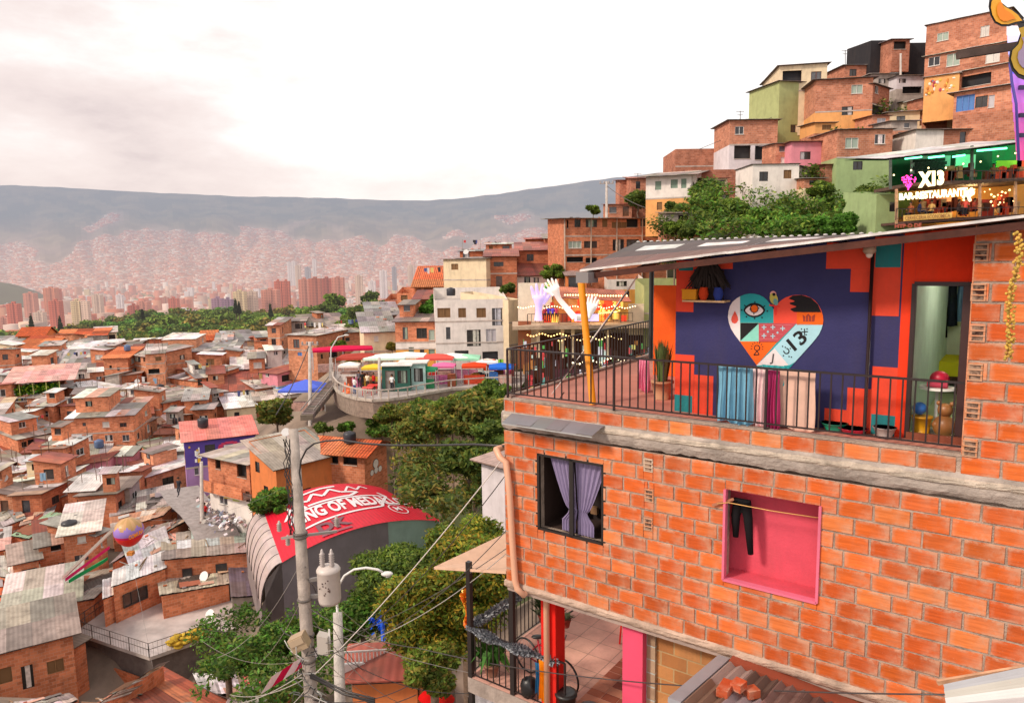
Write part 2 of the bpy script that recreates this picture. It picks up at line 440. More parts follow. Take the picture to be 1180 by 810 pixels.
mb.face([W3(0,0,zP-.03),W3(uPil,0,zP-.03),W3(uPil,.14,zP),W3(0,.14,zP)],(.42,.33,.28))
mb.box(W3(uPil+.0,wM/2,(zP+z_eave(uPil))/2),U*.006,IN*wM/2,(0,0,(z_eave(uPil)-zP)/2),(.72,.30,.16))
mb.build('mortar_bed',M['mortar'],house)
def ragged_band(name,u0,u1,zf,h,w0,mat,colr,parent,drop=.03):
 mb=MB();n=int((u1-u0)/.07);rows=6;g=[]
 for i in range(n+1):
  u=lerp(u0,u1,i/n);line=[]
  for j in range(rows+1):
   t=j/rows;z=zf+h*t
   nn=noise.noise(V((u*3.1,t*3,1)));n2_=noise.noise(V((u*11,t*6,5)))
   if j in(0,rows):z+=drop*(noise.noise(V((u*6,j,9)))+.6*noise.noise(V((u*17,j,3))))
   w=w0-.012-.018*nn-.012*n2_-(.012 if 1<j<rows-1 else 0)
   if j in(0,rows):w=w0+.013
   line.append(W3(u,w,z))
  g.append(line)
 for i in range(n):
  for j in range(rows):
   f=1+.15*noise.noise(V((i*.2,j,0)));mb.face([g[i][j],g[i+1][j],g[i+1][j+1],g[i][j+1]],tuple(c*f for c in colr),sm=False)
 return mb.build(name,mat,parent)
ragged_band('concrete_band',-.03,uR,zBand0+.03,.30,0,M['bigconc'],(.40,.34,.30),house)
ragged_band('mortar_lip',0.02,uR,zBand0+.17,.10,-.02,M['mortar'],(.52,.44,.36),house,.02)
ragged_band('slab_edge',-.03,uR,zB-.12,.14,0,M['bigconc'],(.50,.36,.28),house,.02)
mb=MB();mb.box(W3(uR/2,3.0,zB-.12),U*uR/2,IN*2.97,(0,0,.06),(.40,.30,.26));mb.build('floor_slab',M['concrete'],house)
for i,(u,z)in enumerate(vents+pv):
 mb=MB();cc=jit((.62,.47,.38)if i==0 else(.60,.26,.13),.1);hw_=.07
 uu=u-(.02 if i>=3 else 0)
 mb.box(W3(uu,.006,z),U*hw_,IN*.012,(0,0,.095),cc)
 for j in(-1,0,1):
  mb.box(W3(uu,-.006,z+j*.058),U*hw_*.74,IN*.002,(0,0,.022),(.035,.012,.01))
  mb.bar(W3(uu-hw_,-.01,z+j*.058+.029),W3(uu+hw_,-.01,z+j*.058+.029),.012,.014,cc)
 mb.build('vent_block',M['block'],house)
u0,u1,z0,z1=WIN
mb=MB();DK=(.02,.016,.015)
for a,b in(((u0,z0),(u1,z0)),((u1,z0),(u1,z1)),((u1,z1),(u0,z1)),((u0,z1),(u0,z0)),(((u0+u1)/2+.03,z0),((u0+u1)/2+.03,z1))):
 mb.bar(W3(a[0],.03,a[1]),W3(b[0],.03,b[1]),.07,.05,DK,up=tuple(IN))
fr=mb.build('window',M['paint'],house)
mb=MB();mb.abox((0,0,0),(0,0,0))if 0 else None
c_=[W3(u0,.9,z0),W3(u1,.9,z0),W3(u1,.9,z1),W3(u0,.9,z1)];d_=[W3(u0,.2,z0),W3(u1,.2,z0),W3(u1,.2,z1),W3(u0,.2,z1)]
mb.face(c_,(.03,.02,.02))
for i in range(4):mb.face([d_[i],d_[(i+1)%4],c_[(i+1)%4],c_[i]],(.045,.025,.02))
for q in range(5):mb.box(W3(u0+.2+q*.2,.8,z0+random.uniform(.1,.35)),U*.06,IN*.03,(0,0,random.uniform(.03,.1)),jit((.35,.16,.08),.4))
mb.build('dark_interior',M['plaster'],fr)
def curtain(ua,ub,tie_u,ztie,zt,zb_,w,colr,n=26):
 mb=MB();rows=26;g=[]
 for i in range(n+1):
  t=i/n;l=[]
  for j in range(rows+1):
   s=j/rows;z=lerp(zt,zb_,s);zz=(z-ztie)
   pinch=math.exp(-(zz/.34)**2)if zz>0 else max(.62,math.exp(-(zz/.28)**2))
   if zz>0:pinch=max(0,1-(zz/(zt-ztie))**.8)*.9
   u=lerp(ua,ub,t);u=lerp(u,tie_u+(t-.5)*.16,min(1,pinch))
   l.append(W3(u,w+.018*math.sin(t*34+s*1.5)*(1-.4*pinch),z))
  g.append(l)
 for i in range(n):
  for j in range(rows):mb.face([g[i][j],g[i+1][j],g[i+1][j+1],g[i][j+1]],colr,sm=True)
 return mb.build('curtain',M['cloth'],fr)
um=(u0+u1)/2+.03;LIL=(.27,.22,.36)
curtain(u0+.17,um-.02,um-.03,z0+.42,z1-.03,z0+.04,.12,LIL)
curtain(um,u1-.02,um+.13,z0+.42,z1-.03,z0+.02,.14,LIL)
u0,u1,z0,z1=PNK;mb=MB()
PK=hexc('E0708C');t=.032
for a,b in(((u0,z0),(u1,z0)),((u1,z0),(u1,z1)),((u0,z1),(u0,z0))):
 mb.bar(W3(a[0],.02,a[1]),W3(b[0],.02,b[1]),t,.10,PK,up=tuple(IN))
po=mb.build('window',M['plaster'],house);po['label']='unglazed window opening edged in pink paint'
mb=MB();RD=(.70,.085,.13);dd=.40
A=[W3(u0+.005,.0,z0+.012),W3(u1-.005,.0,z0+.012),W3(u1-.005,.0,z1),W3(u0+.005,.0,z1)];B=[W3(u0-.2,dd,z0+.012),W3(u1+.5,dd,z0+.012),W3(u1+.5,dd,z1),W3(u0-.2,dd,z1)]
mb.face(B,RD)
for i in range(4):mb.face([A[i],A[(i+1)%4],B[(i+1)%4],B[i]],RD if i!=3 else(.05,.02,.02))
mb.build('red_interior',M['mural'],po)
mb=MB();ln=[W3(u0-.09,-.06,z1-.20),W3(u0+.05,-.02,z1-.17),W3(lerp(u0,u1,.5),.03,z1-.19),W3(u1-.02,.04,z1-.17)]
mb.tube(ln,.006,6,(.75,.40,.12));mb.bar(W3(u0-.16,-.05,z1-.24),W3(u0+.1,.05,z1-.13),.03,.03,(.45,.18,.1))
thing(mb,'clothesline',M['plastic'],'yellow cord strung across the top of the pink window opening','clothesline')
mb=MB()
def trouser(mb,u,w,zt,L,sp,colr):
 for s in(-1,1):
  pts=[W3(u+s*.045,w,zt),W3(u+s*.06+sp*s*.3,w,zt-L*.3),W3(u+sp*s+.05*(s>0),w+.01,zt-L*(1 if s>0 else .72))]
  mb.tube(pts,[.075,.062,.038],10,colr)
 mb.box(W3(u,w,zt-.06),U*.11,IN*.03,(0,0,.09),colr)
trouser(mb,u0+.18,.16,z1-.18,.72,.08,(.015,.014,.016))
thing(mb,'trousers',M['cloth'],'black trousers hanging inside the pink window opening','trousers')
# --- mural wall
w_=wM;uMl=hw(778,420,w_)[0];uDoor0=hw(1049,420,w_)[0];zDoor=hw(1052,327,w_)[1];uDoor1=uPil+.06
zTopM=lambda u:z_eave(u)+.03
mb=MB()
NAVY,CORAL,TEAL,REDO=hexc('353462'),hexc('E8492F'),hexc('1F7F84'),hexc('EE3A12')
mb.face([W3(uMl,w_,zP-.1),W3(uDoor0,w_,zP-.1),W3(uDoor0,w_,zTopM(uDoor0)),W3(uMl,w_,zTopM(uMl))],NAVY)
mb.face([W3(uDoor0,w_,zDoor),W3(uDoor1+1,w_,zDoor),W3(uDoor1+1,w_,zTopM(uDoor1)),W3(uDoor0,w_,zTopM(uDoor0))],REDO)
mb.face([W3(uMl,w_,zP-.1),W3(uMl,w_+3.4,zP-.1),W3(uMl,w_+3.4,zTopM(uMl)),W3(uMl,w_,zTopM(uMl))],CORAL)
mw=mb.build('mural_wall',M['mural'],house)
def zz(x,y):return hw(x/2.682+740,y/2.682+240,w_)
def zh(x,y):return hw(x/7.364+820,y/7.364+320,w_)
LAY=[0.004]
def patch(mb,pts,colr,off):
 n=len(pts);mb.face([W3(u,w_-off,z)for u,z in pts],colr)
def rect(mb,x0,y0,x1,y1,colr,off=.003,f=None):
 a=zz(x0,(y0+y1)/2)[0];b=zz(x1,(y0+y1)/2)[0];c=zz((x0+x1)/2,y1)[1];d=zz((x0+x1)/2,y0)[1]
 a=max(a,uMl);d=min(d,zTopM(a));patch(mb,[(a,c),(b,c),(b,d),(a,d)],colr,off)
mb=MB()
top=60
rect(mb,95,140,160,320,CORAL);rect(mb,160,120,281,188,CORAL,.0035);rect(mb,114,168,158,193,TEAL,.006)
rect(mb,95,452,160,640,CORAL);rect(mb,160,516,219,650,CORAL,.0035);rect(mb,97,577,155,634,TEAL,.006)
rect(mb,570,95,715,187,CORAL);rect(mb,644,187,715,259,CORAL,.0035);rect(mb,715,70,800,333,CORAL,.004)
rect(mb,722,105,801,183,TEAL,.007);rect(mb,706,490,786,735,CORAL,.004);rect(mb,631,556,706,728,CORAL,.0035);rect(mb,562,620,631,715,CORAL,.003)
rect(mb,706,638,780,738,TEAL,.007)
ud=zz(790,500)[0]
ue=zz(803,150)[0]
patch(mb,[(ud,zP-.1),(uDoor0,zP-.1),(uDoor0,zTopM(uDoor0)),(ud,zTopM(ud))],REDO,.0055)
mb.build('colour_blocks',M['mural'],mw)
def hpts(*xy):return[zh(x,y)for x,y in xy]
outl=[(515,906),(390,750),(318,650),(245,545),(195,480),(165,430),(148,380),(140,335),(145,285),(158,240),(180,205),(210,178),(245,158),(285,142),(325,135),(365,137),(405,146),(440,163),(470,188),(495,220),(515,250),(527,268),(545,240),(570,212),(600,186),(635,165),(680,151),(720,146),(765,146),(805,154),(845,171),(880,196),(910,232),(932,275),(946,320),(950,360),(945,400),(932,440),(910,485),(880,524),(850,560),(750,670),(655,775)]
def clip(poly,a,b):
 o=[];f=lambda p:(b[0]-a[0])*(p[1]-a[1])-(b[1]-a[1])*(p[0]-a[0])
 for i in range(len(poly)):
  p,q=poly[i-1],poly[i];fp,fq=f(p),f(q)
  if(fp<=0)!=(fq<=0):
   t=fp/(fp-fq);o.append((lerp(p[0],q[0],t),lerp(p[1],q[1],t)))
  if fq<=0:o.append(q)
 return o
def win(poly):
 r=outl
 n=len(poly);area=sum(poly[i-1][0]*poly[i][1]-poly[i][0]*poly[i-1][1]for i in range(n))
 if area>0:poly=poly[::-1]
 for i in range(n):
  r=clip(r,poly[i-1],poly[i])
  if len(r)<3:return[]
 return r
mb=MB();WH=hexc('EBDCDD');TL=hexc('2CA3A8');BK=(.014,.012,.014);ORG_=hexc('F2671A');MINT=hexc('8CD6C4');LB_=hexc('A8D5E2');ROSE=hexc('C0505A');CRL=hexc('F2523F')
def sec(poly,colr,off):
 r=win(poly)
 if len(r)>=3:patch(mb,hpts(*r),colr,off)
patch(mb,hpts(*outl),TL,.006)
sec([(0,0),(243,0),(243,1000),(0,1000)],WH,.008)
sec([(243,0),(527,0),(527,380),(243,380)],TL,.008)
sec([(527,0),(1000,0),(1000,392),(527,392)],CRL,.008)
sec([(725,290),(1000,290),(1000,400),(725,400)],ORG_,.010)
sec([(243,380),(402,380),(402,540),(243,540)],MINT,.008)
sec([(402,386),(722,386),(560,548),(402,548)],ROSE,.009)
sec([(230,540),(562,540),(385,742),(230,560)],ORG_,.009)
sec([(722,392),(1000,400),(1000,560),(655,745),(528,600)],LB_,.010)
sec([(535,598),(660,748),(655,790),(380,745)],WH,.011)
patch(mb,hpts((690,152),(765,147),(845,172),(905,228),(932,293),(780,293),(700,290),(672,272),(675,262),(712,252),(722,243),(668,225),(665,212),(700,205),(706,196),(655,178)),BK,.012)
st=[(245,383)]+[(400,383)]
x,y=400,395
while x>250:st+=[(x,y),(x-10,y)];x-=10;y+=9.5
st+=[(246,y)]
patch(mb,hpts(*st),BK,.010)
def ell(cx,cy,rx,ry,n=22,rot=0):
 return[(cx+rx*math.cos(2*math.pi*i/n)*math.cos(rot)-ry*math.sin(2*math.pi*i/n)*math.sin(rot),cy+rx*math.cos(2*math.pi*i/n)*math.sin(rot)+ry*math.sin(2*math.pi*i/n)*math.cos(rot))for i in range(n)]
def almond(cx,cy,rx,ry):return[(cx+rx*math.cos(a),cy+ry*math.sin(a)*abs(math.sin(a))**.35)for a in[2*math.pi*i/28 for i in range(28)]]
patch(mb,hpts(*almond(365,275,92,62)),BK,.012);patch(mb,hpts(*almond(365,278,76,44)),WH,.014)
patch(mb,hpts(*ell(365,262,37,37)),BK,.016);patch(mb,hpts(*ell(366,262,30,30)),ORG_,.018)
for x,y in((258,275),(298,330),(367,345),(430,338),(475,283)):patch(mb,hpts(*ell(x,y,7,7,8)),BK,.012)
def seg(p,q,wd,colr,off):
 p,q=V((p[0],p[1],0)),V((q[0],q[1],0));d=(q-p).normalized();n=V((-d.y,d.x,0))*wd/2
 patch(mb,hpts(*[(v.x,v.y)for v in(p+n,q+n,q-n,p-n)]),colr,off)
for a,b in(((278,232),(298,248)),((370,200),(370,216)),((455,237),(437,255))):seg(a,b,9,BK,.012)
for a,b in(((325,268),(345,268)),((360,290),(364,312)),((395,262),(410,255))):seg(a,b,7,BK,.020)
patch(mb,hpts((200,280),(225,335),(228,360),(215,382),(197,390),(178,382),(168,360),(172,335)),hexc('E8584A'),.010)
patch(mb,hpts((775,312),(797,330),(822,305),(848,330),(880,310),(874,372),(780,372)),(.35,.05,.03),.013)
for x in(800,825,852):seg((x,325),(x,368),5,ORG_,.015)
for cx,cy in((447,420),(522,420),(605,430),(447,492),(522,495),(480,458),(562,465)):
 r=20 if cy!=458 and cy!=465 else 10
 seg((cx-r,cy),(cx+r,cy),8,LB_,.012);seg((cx,cy-r),(cx,cy+r),8,LB_,.0125)
for y in(400,440,480,520):seg((405,y),(690-(y-390)*.95,y),2.5,hexc('E08080'),.0105)
patch(mb,hpts(*ell(388,595,26,26)),BK,.012);patch(mb,hpts(*ell(388,595,18,18)),ORG_,.014)
seg((388,620),(360,655),7,BK,.012);seg((388,620),(405,652),7,BK,.0125);seg((360,655),(405,652),7,BK,.013)
for i in range(9):
 a=math.pi*(.95+i*.14);seg((388+42*math.cos(a),595+42*math.sin(a)),(388+54*math.cos(a),595+54*math.sin(a)),6,BK,.012)
def mtext(txt,cx,cy,size,rot,colr,off,wide=1):
 fs=text_polys(txt,1,.95,.02);xs=[p[0]for f in fs for p in f];ys=[p[1]for f in fs for p in f]
 mx,my=(min(xs)+max(xs))/2,(min(ys)+max(ys))/2
 for f in fs:
  q=[]
  for x,y in f:
   x=(x-mx)*size*wide;y=-(y-my)*size
   q.append((cx+x*math.cos(rot)-y*math.sin(rot),cy+x*math.sin(rot)+y*math.cos(rot)))
  patch(mb,hpts(*q),colr,off)
mtext('13',728,530,165,math.radians(-40),BK,.013,1.25)
mtext('J',515,688,95,math.radians(8),(.1,.08,.08),.013)
mtext('C',640,625,70,math.radians(-130),BK,.013)
for x,y in((765,435),(812,435),(765,483),(805,483),(670,600),(753,545),(605,582),(628,590),(612,660),(660,668),(680,672)):patch(mb,hpts(*ell(x,y,6,6,8)),BK,.0135)
seg((765,460),(820,457),8,BK,.013);seg((790,432),(792,488),8,BK,.0135)
for x0_,x1_ in((385,432),(615,660)):patch(mb,hpts((x0_,745),(x1_,740),(x1_,790),(x0_+20,790)),TL,.0132)
patch(mb,hpts(*ell(524,140,27,27)),hexc('E9A7A0'),.012);patch(mb,hpts(*ell(530,178,34,50,18,-.3)),hexc('C6B95A'),.013)
patch(mb,hpts(*ell(546,206,20,30,14,-.3)),hexc('6FA2A0'),.014);patch(mb,hpts(*ell(532,142,14,14,10)),BK,.0145)
patch(mb,hpts((530,235),(562,228),(552,315),(540,318)),hexc('EA3A33'),.012);patch(mb,hpts((492,225),(580,240),(580,248),(492,240)),hexc('EA3A33'),.0125)
mb.build('heart_painting',M['mural'],mw)
wB=solve_w(uDoor0,zDoor,1096);uRr=uDoor1+1.3
mb=MB();DF=(.03,.012,.012)
mb.bar(W3(uDoor0,w_+.02,zP),W3(uDoor0,w_+.02,zDoor),.05,.09,DF,up=tuple(IN));mb.bar(W3(uDoor0,w_+.02,zDoor),W3(uDoor1+.5,w_+.02,zDoor),.05,.09,DF,up=tuple(IN))
mb.bar(W3(uDoor1-.13,w_+.05,zP),W3(uDoor1-.13,w_+.05,zDoor),.10,.05,(.05,.02,.02),up=tuple(IN))
mb.bar(W3(uDoor0,w_-.03,zP+.02),W3(uDoor1,w_-.03,zP+.02),.12,.05,(.22,.06,.03),up=tuple(IN))
dr=mb.build('door_frame',M['paint'],house)
mb=MB();MW=hexc('C9DDD0');q=lambda u,w,z:W3(u,w,z)
mb.face([q(uDoor0,w_+.05,zP),q(uDoor0,wB,zP),q(uDoor0,wB,zDoor+.4),q(uDoor0,w_+.05,zDoor+.4)],MW)
mb.face([q(uDoor0,wB,zP),q(uRr,wB,zP),q(uRr,wB,zDoor+.4),q(uDoor0,wB,zDoor+.4)],hexc('D3DDC8'))
mb.face([q(uRr,w_,zP),q(uRr,wB,zP),q(uRr,wB,zDoor+.4),q(uRr,w_,zDoor+.4)],MW)
mb.face([q(uDoor0,w_,zP+.0),q(uRr,w_,zP+.0),q(uRr,wB,zP),q(uDoor0,wB,zP)],hexc('A9B58E'))
mb.face([q(uDoor0,w_,zDoor+.4),q(uRr,w_,zDoor+.4),q(uRr,wB,zDoor+.4),q(uDoor0,wB,zDoor+.4)],hexc('D9DDD0'))
mb.build('room',M['mural'],house)
mb=MB();mb.ball(W3(uDoor0+.75,lerp(w_,wB,.45),zDoor+.22),.07,12,8,(1,.92,.72))
mb.build('added_room_bulb',mk('added_bulb_glow',var=0,bump=0,emit=170),house)  # unseen bulb added to brighten the room behind the doorway
wb_=wB-.55;ub=hw(1074,430,wb_)[0]+.25
mb=MB();mb.box(W3(ub+.55,wb_,zP+.26),U*.8,IN*.5,(0,0,.05),(.05,.02,.015))
for s in(-.72,.72):mb.box(W3(ub+.55+s,wb_-.42,zP+.11),U*.04,IN*.04,(0,0,.11),(.05,.02,.015))
bd=root('bed',W3(ub+.5,wb_,zP),'bed with a yellow cover seen through the open doorway','bed')
mb.build('bed_frame',M['wood'],bd)
mb=MB();mb.box(W3(ub+.55,wb_,zP+.42),U*.82,IN*.52,(0,0,.11),hexc('CFC62C'));mb.build('yellow_cover',M['cloth'],bd)
mb=MB();mb.ball(W3(ub+.9,wb_+.15,zP+.58),(.28,.2,.09),12,8,hexc('7FB36B'));mb.build('pillow',M['cloth'],bd)
mb=MB();ux,wx=uDoor0+.25,w_+.5
mb.tube([W3(ux,wx,zP+.02),W3(ux,wx,zP+.55)],.02,8,(.6,.6,.58));mb.lathe(W3(ux,wx,zP),[(.2,.55),(.2,.58)],18,(.8,.78,.74));mb.lathe(W3(ux,wx,zP),[(.15,0),(.13,.03)],18,(.5,.5,.5))
thing(mb,'side_table',M['plastic'],'small round white table just inside the doorway','table')
mb=MB();mb.ball(W3(ux+.02,wx,zP+.68),(.11,.11,.10),14,10,hexc('C0143C'));mb.tube([W3(ux-.1,wx-.1,zP+.62),W3(ux+.12,wx-.12,zP+.62)],.035,8,hexc('E0506A'))
thing(mb,'helmet',M['plastic'],'crimson helmet resting on the small table in the doorway','helmet')
for i,(du,dz,r,cn,lab)in enumerate(((-.12,.12,.11,'E9A81E','yellow toy bucket on the floor inside the doorway'),(-.15,.33,.08,'2E6FC2','blue toy ball on top of the yellow bucket'),(.12,.14,.13,'A06A3C','brown stuffed toy on the floor inside the doorway'))):
 mb=MB();c0=W3(ux+du,wx-.25,zP+dz)
 if i==0:mb.lathe(c0-V((0,0,.12)),[(.08,0),(.11,.22),(.12,.22),(.12,.24)],14,hexc(cn))
 elif i==1:mb.ball(c0,r,12,8,hexc(cn))
 else:
  mb.ball(c0,(r,r,.14),12,8,hexc(cn));mb.ball(c0+V((0,0,.2)),.085,10,8,hexc(cn))
  for s in(-1,1):mb.ball(c0+U*s*.07+V((0,0,.28)),.03,8,6,hexc(cn));mb.ball(c0+U*s*.12+V((0,-.06,.02)),.05,8,6,hexc(cn))
 thing(mb,('toy_bucket','toy_ball','stuffed_toy')[i],M['plastic'],lab,('bucket','ball','toy')[i])
mb=MB();wc=wB-.35;uc=hw(1086,350,wc)[0]
mb.tube([W3(uDoor0,wc,zDoor-.02),W3(uRr,wc,zDoor-.02)],.012,8,(.3,.3,.3));thing(mb,'clothes_rail',M['paint'],'thin rail under the ceiling of the room carrying clothes','clothes rail')
for i,(cn,L,nm,lab)in enumerate((('17171C',1.0,'shirt','long black shirt hanging nearest the left wall of the room'),('1E2430',.8,'shirt','navy shirt hanging between black and denim clothes'),('5A7A9C',.72,'shirt','faded denim shirt hanging in the doorway room'),('B9C4CE',.66,'shirt','pale grey shirt hanging rightmost on the rail'))):
 mb=MB();u=uc+i*.13;g=[]
 for a in range(9):
  l=[]
  for b in range(7):
   t,s=a/8,b/6;l.append(W3(u+(t-.5)*(.10+.10*s),wc+.03*math.sin(t*9+i)+(.05*i),zDoor-.05-L*s+.04*abs(t-.5)*(s==1)))
  g.append(l)
 for a in range(8):
  for b in range(6):mb.face([g[a][b],g[a+1][b],g[a+1][b+1],g[a][b+1]],hexc(cn),sm=True)
 mb.tube([W3(u-.05,wc,zDoor-.06),W3(u,wc,zDoor-.01),W3(u+.05,wc,zDoor-.06)],.006,6,(.2,.2,.2))
 thing(mb,nm,M['cloth'],lab,nm,group='clothes hanging in the room')
 # --- terrace floor, partition, roof
endL=hf(752,369,zRail)
mb=MB();FL=hexc('B4705A')
mb.face([W3(0,.14,zP-.004),W3(uPil,.14,zP-.004),W3(uPil,w_+.02,zP-.004),W3(uMl,w_+.02,zP-.004),W3(uMl,w_+4.4,zP-.004),W3(0.2,endL[1],zP-.004)],hexc('C48474'))
mb.box(W3(1.8,3.0,zP-.09),U*1.85,IN*2.85,(0,0,.08),hexc('C08070'))
mb.build('terrace_floor',M['plaster'],house)
mb=MB();a,b=hw(753,400,3.4)[0],uMl+.1;zt=hw(765,329,3.4)[1]
mb.box(W3((a+b)/2,3.45,(zP+zt)/2),U*(b-a)/2,IN*.06,(0,0,(zt-zP)/2),hexc('F0641E'))
mb.build('orange_partition',M['mural'],house)
rearL=hw(732,280,5.9);rearR=hw(949,272,5.9)
def z_rear(u):return lerp(rearL[1],rearR[1],(u-rearL[0])/(rearR[0]-rearL[0]))
def roofpt(u,t):
 uu=u if t==0 else u+(rearL[0]-eaveL[0])*t*max(0,1-(u-eaveL[0])/4)
 return W3(uu,lerp(-.35,5.9,t),lerp(z_eave(u),z_rear(uu),t))
mb=MB();n=22;uE=uR+.5
for i in range(n):
 a,b=lerp(eaveL[0],uE,i/n),lerp(eaveL[0],uE,(i+1)/n)
 for j in range(4):
  t0,t1=j/4,(j+1)/4+.01
  c=jit(((.17,.07,.05),(.06,.03,.025),(.70,.66,.64)if i%3 else(.06,.035,.03),(.07,.045,.04))[j],.15);off=V((0,0,.012*(3-j)+random.uniform(0,.006)))
  P=[roofpt(a,t0)+off,roofpt(b,t0)+off,roofpt(b,t1)+off,roofpt(a,t1)+off];dn=V((0,0,-.03))
  mb.face(P,c,[(a,t0*6),(b,t0*6),(b,t1*6),(a,t1*6)]);mb.face([p+dn for p in P],(.16,.09,.07))
  for e in range(4):mb.face([P[e],P[(e+1)%4],P[(e+1)%4]+dn,P[e]+dn],(.72,.68,.66))
rf=mb.build('roof',M['tin'],house)
mb=MB()
for t,wd,cc in((.008,.05,(.07,.02,.012)),(.33,.08,(.05,.03,.025)),(.62,.08,(.05,.03,.025)),(.97,.08,(.06,.035,.03))):
 a,b=roofpt(eaveL[0]+.05,t),roofpt(uE,t);dz=V((0,0,-.10));mb.bar(a+dz*(.7 if t<.1 else 1),b+dz*(.7 if t<.1 else 1),wd,.08,cc)
for i in range(7):
 u=lerp(eaveL[0]+.1,uPil+.3,i/6);a,b=roofpt(u,.01),roofpt(u,.99);mb.bar(a+V((0,0,-.06)),b+V((0,0,-.06)),.06,.07,(.10,.045,.03))
mb.build('roof_beams',M['wood'],rf)
mb=MB();n=60
for i in range(n):
 u=lerp(eaveL[0],eaveL[0]+6.2,(i+.5)/n);p=roofpt(u,1.0);mb.ball(p+V((0,0,.02)),(.05,.03,.022),6,4,(.6,.57,.55))
mb.build('sheet_rim',M['paint'],rf)
def post(name,px0,py0,py1z,w,r,colr,px1=None,zlow=None):
 a=hw(px0,py0,w);b=hw(px1 or px0,py0,w);zl=zP if zlow is None else zlow
 mb=MB();mb.tube([W3(b[0],w,zl),W3(a[0],w,a[1])],r,10,colr);return mb.build(name,M['paint'],house)
post('roof_post',751,312,0,5.5,.055,(.012,.01,.01))
yp=post('roof_post',669,318,0,.28,.055,hexc('E8901A'),px1=683);yp['label']='leaning yellow-orange post at the balcony corner'
pb=hw(1006,286,.45);mb=MB();mb.tube([W3(pb[0],.45,zP),W3(pb[0],.45,pb[1])],.022,8,(.02,.008,.01));mb.build('roof_post',M['paint'],house)
mb=MB();c0=W3(pb[0]-.02,.35,pb[1]-.02);mb.lathe(c0-V((0,0,.05)),[(.05,0),(.075,.03),(.07,.08),(.03,.10)],14,(.5,.35,.25));mb.ball(c0-V((0,0,.06)),.04,10,8,(.9,.8,.7))
mb.build('lamp',M['plastic'],house)
mb=MB();g0=roofpt(eaveL[0],0);mb.box(g0+U*.12+V((0,0,-.07)),U*.10,IN*.14,(0,0,.075),(.22,.2,.2));mb.build('gutter_box',M['tinplain'],rf)
BL=(.022,.012,.012)
def railing(pts,name,hz,base,spacing=.125,parent=house,post_every=17,col=BL,r=.010,rr=.02):
 ro=None
 mb=MB()
 for p,q in zip(pts,pts[1:]):
  mb.bar(V((p[0],p[1],hz)),V((q[0],q[1],hz)),rr*1.6,rr*1.3,col);mb.bar(V((p[0],p[1],base+.07)),V((q[0],q[1],base+.07)),rr,rr,col)
 ro=mb.build(name,M['paint'],parent)
 for p,q in zip(pts,pts[1:]):
  p,q=V((p[0],p[1],0)),V((q[0],q[1],0));n=int((q-p).length/spacing)
  for i in range(n+1):
   t=p.lerp(q,i/n);mb=MB();isp=i%post_every==0
   mb.bar(V((t.x,t.y,base-(.06 if isp else-.07))),V((t.x,t.y,hz)),(rr*1.5 if isp else r*1.7),(rr*1.5 if isp else r*1.7),col,up=tuple(U))
   mb.build('rail_post' if isp else 'baluster',M['paint'],ro)
 return ro
uRailEnd=hw(1114,480)[0]
P0=W3(.05,.06,0);railing([W3(uRailEnd,.06,0),P0],'railing',zRail,zP,.128)
rl=railing([P0,W3(endL[0],endL[1],0)],'railing',zRail,zP,.135);rl['label']='black railing running back along the far side of the terrace'
mb=MB();b_=W3(endL[0],endL[1],0);mb.box((V(P0)+b_)/2+V((0,0,zP-.10)),(b_-P0)/2,IN.cross(V((0,0,1)))*.06,(0,0,.12),hexc('A08478'));mb.build('side_kerb',M['bigconc'],house)
mb=MB();a,b=hw(590,476),hw(697,490)
pa,pb2=W3(a[0],-.01,a[1]),W3(b[0],-.01,b[1]);oa,ob2=pa+U*.02-IN*.30+V((0,0,-.10)),pb2-U*.02-IN*.34+V((0,0,-.10))
for i in range(6):
 t0,t1=i/6,(i+1)/6;j0=V((0,0,.01*(i%2)))
 mb.face([pa.lerp(pb2,t0),pa.lerp(pb2,t1),oa.lerp(ob2,t1)+j0,oa.lerp(ob2,t0)+j0],jit((.20,.20,.22),.1))
mb.face([oa,ob2,ob2+V((0,0,-.02)),oa+V((0,0,-.02))],(.4,.4,.4))
mb.build('window_canopy',M['tinplain'],house)
CR_=hexc('DDA88A');mb=MB()
uC=hw(637,700,.75)[0]
pts=[W3(hw(578,516,.3)[0],.5,hw(578,516,.3)[1])]+[W3(hw(x,y,-.09)[0],-.09,hw(x,y,-.09)[1])for x,y in((572,518),(576,527),(583,532),(587,564),(590,618),(593.5,668),(596,678),(603,685))]
pts+=[W3(uC-.22,.45,zB-.18),W3(uC-.02,.52,zB-.2),W3(uC,.55,zB-.32),W3(uC,.55,zB-2.6)]
mb.tube(pts,.055,10,CR_)
mb.build('drain_pipe',M['plastic'],house)
# --- lower terrace
z2=zB-2.55
mb=MB();zc=zB-.12
mb.box(W3(uC,.75,(z2+zc)/2),U*.15,IN*.15,(0,0,(zc-z2)/2),hexc('DE1E12'));q1=mb.build('column',M['plaster'],house);q1['label']='bright red column under the house corner'
mb=MB();uPk=hw(734,730,.3)[0];mb.box(W3(uPk,.3,(z2+zc)/2-.1),U*.17,IN*.15,(0,0,(zc-z2)/2+.2),hexc('E05070'));q1=mb.build('column',M['plaster'],house);q1['label']='pink painted column at the end of the brick wall'
mb=MB();facade(mb,W3(uPk+.17,.35,0),U,-IN,5,z2-.6,zc,[],(.46,.20,.07));mb.box(W3(uPk+.24,.33,(z2+zc)/2),U*.07,IN*.04,(0,0,1.6),(.42,.30,.2));mb.build('lower_wall',M['brick'],house)
uT,wT=hf(539,779,z2)
mb=MB();TC=hexc('D9A594');nT=14
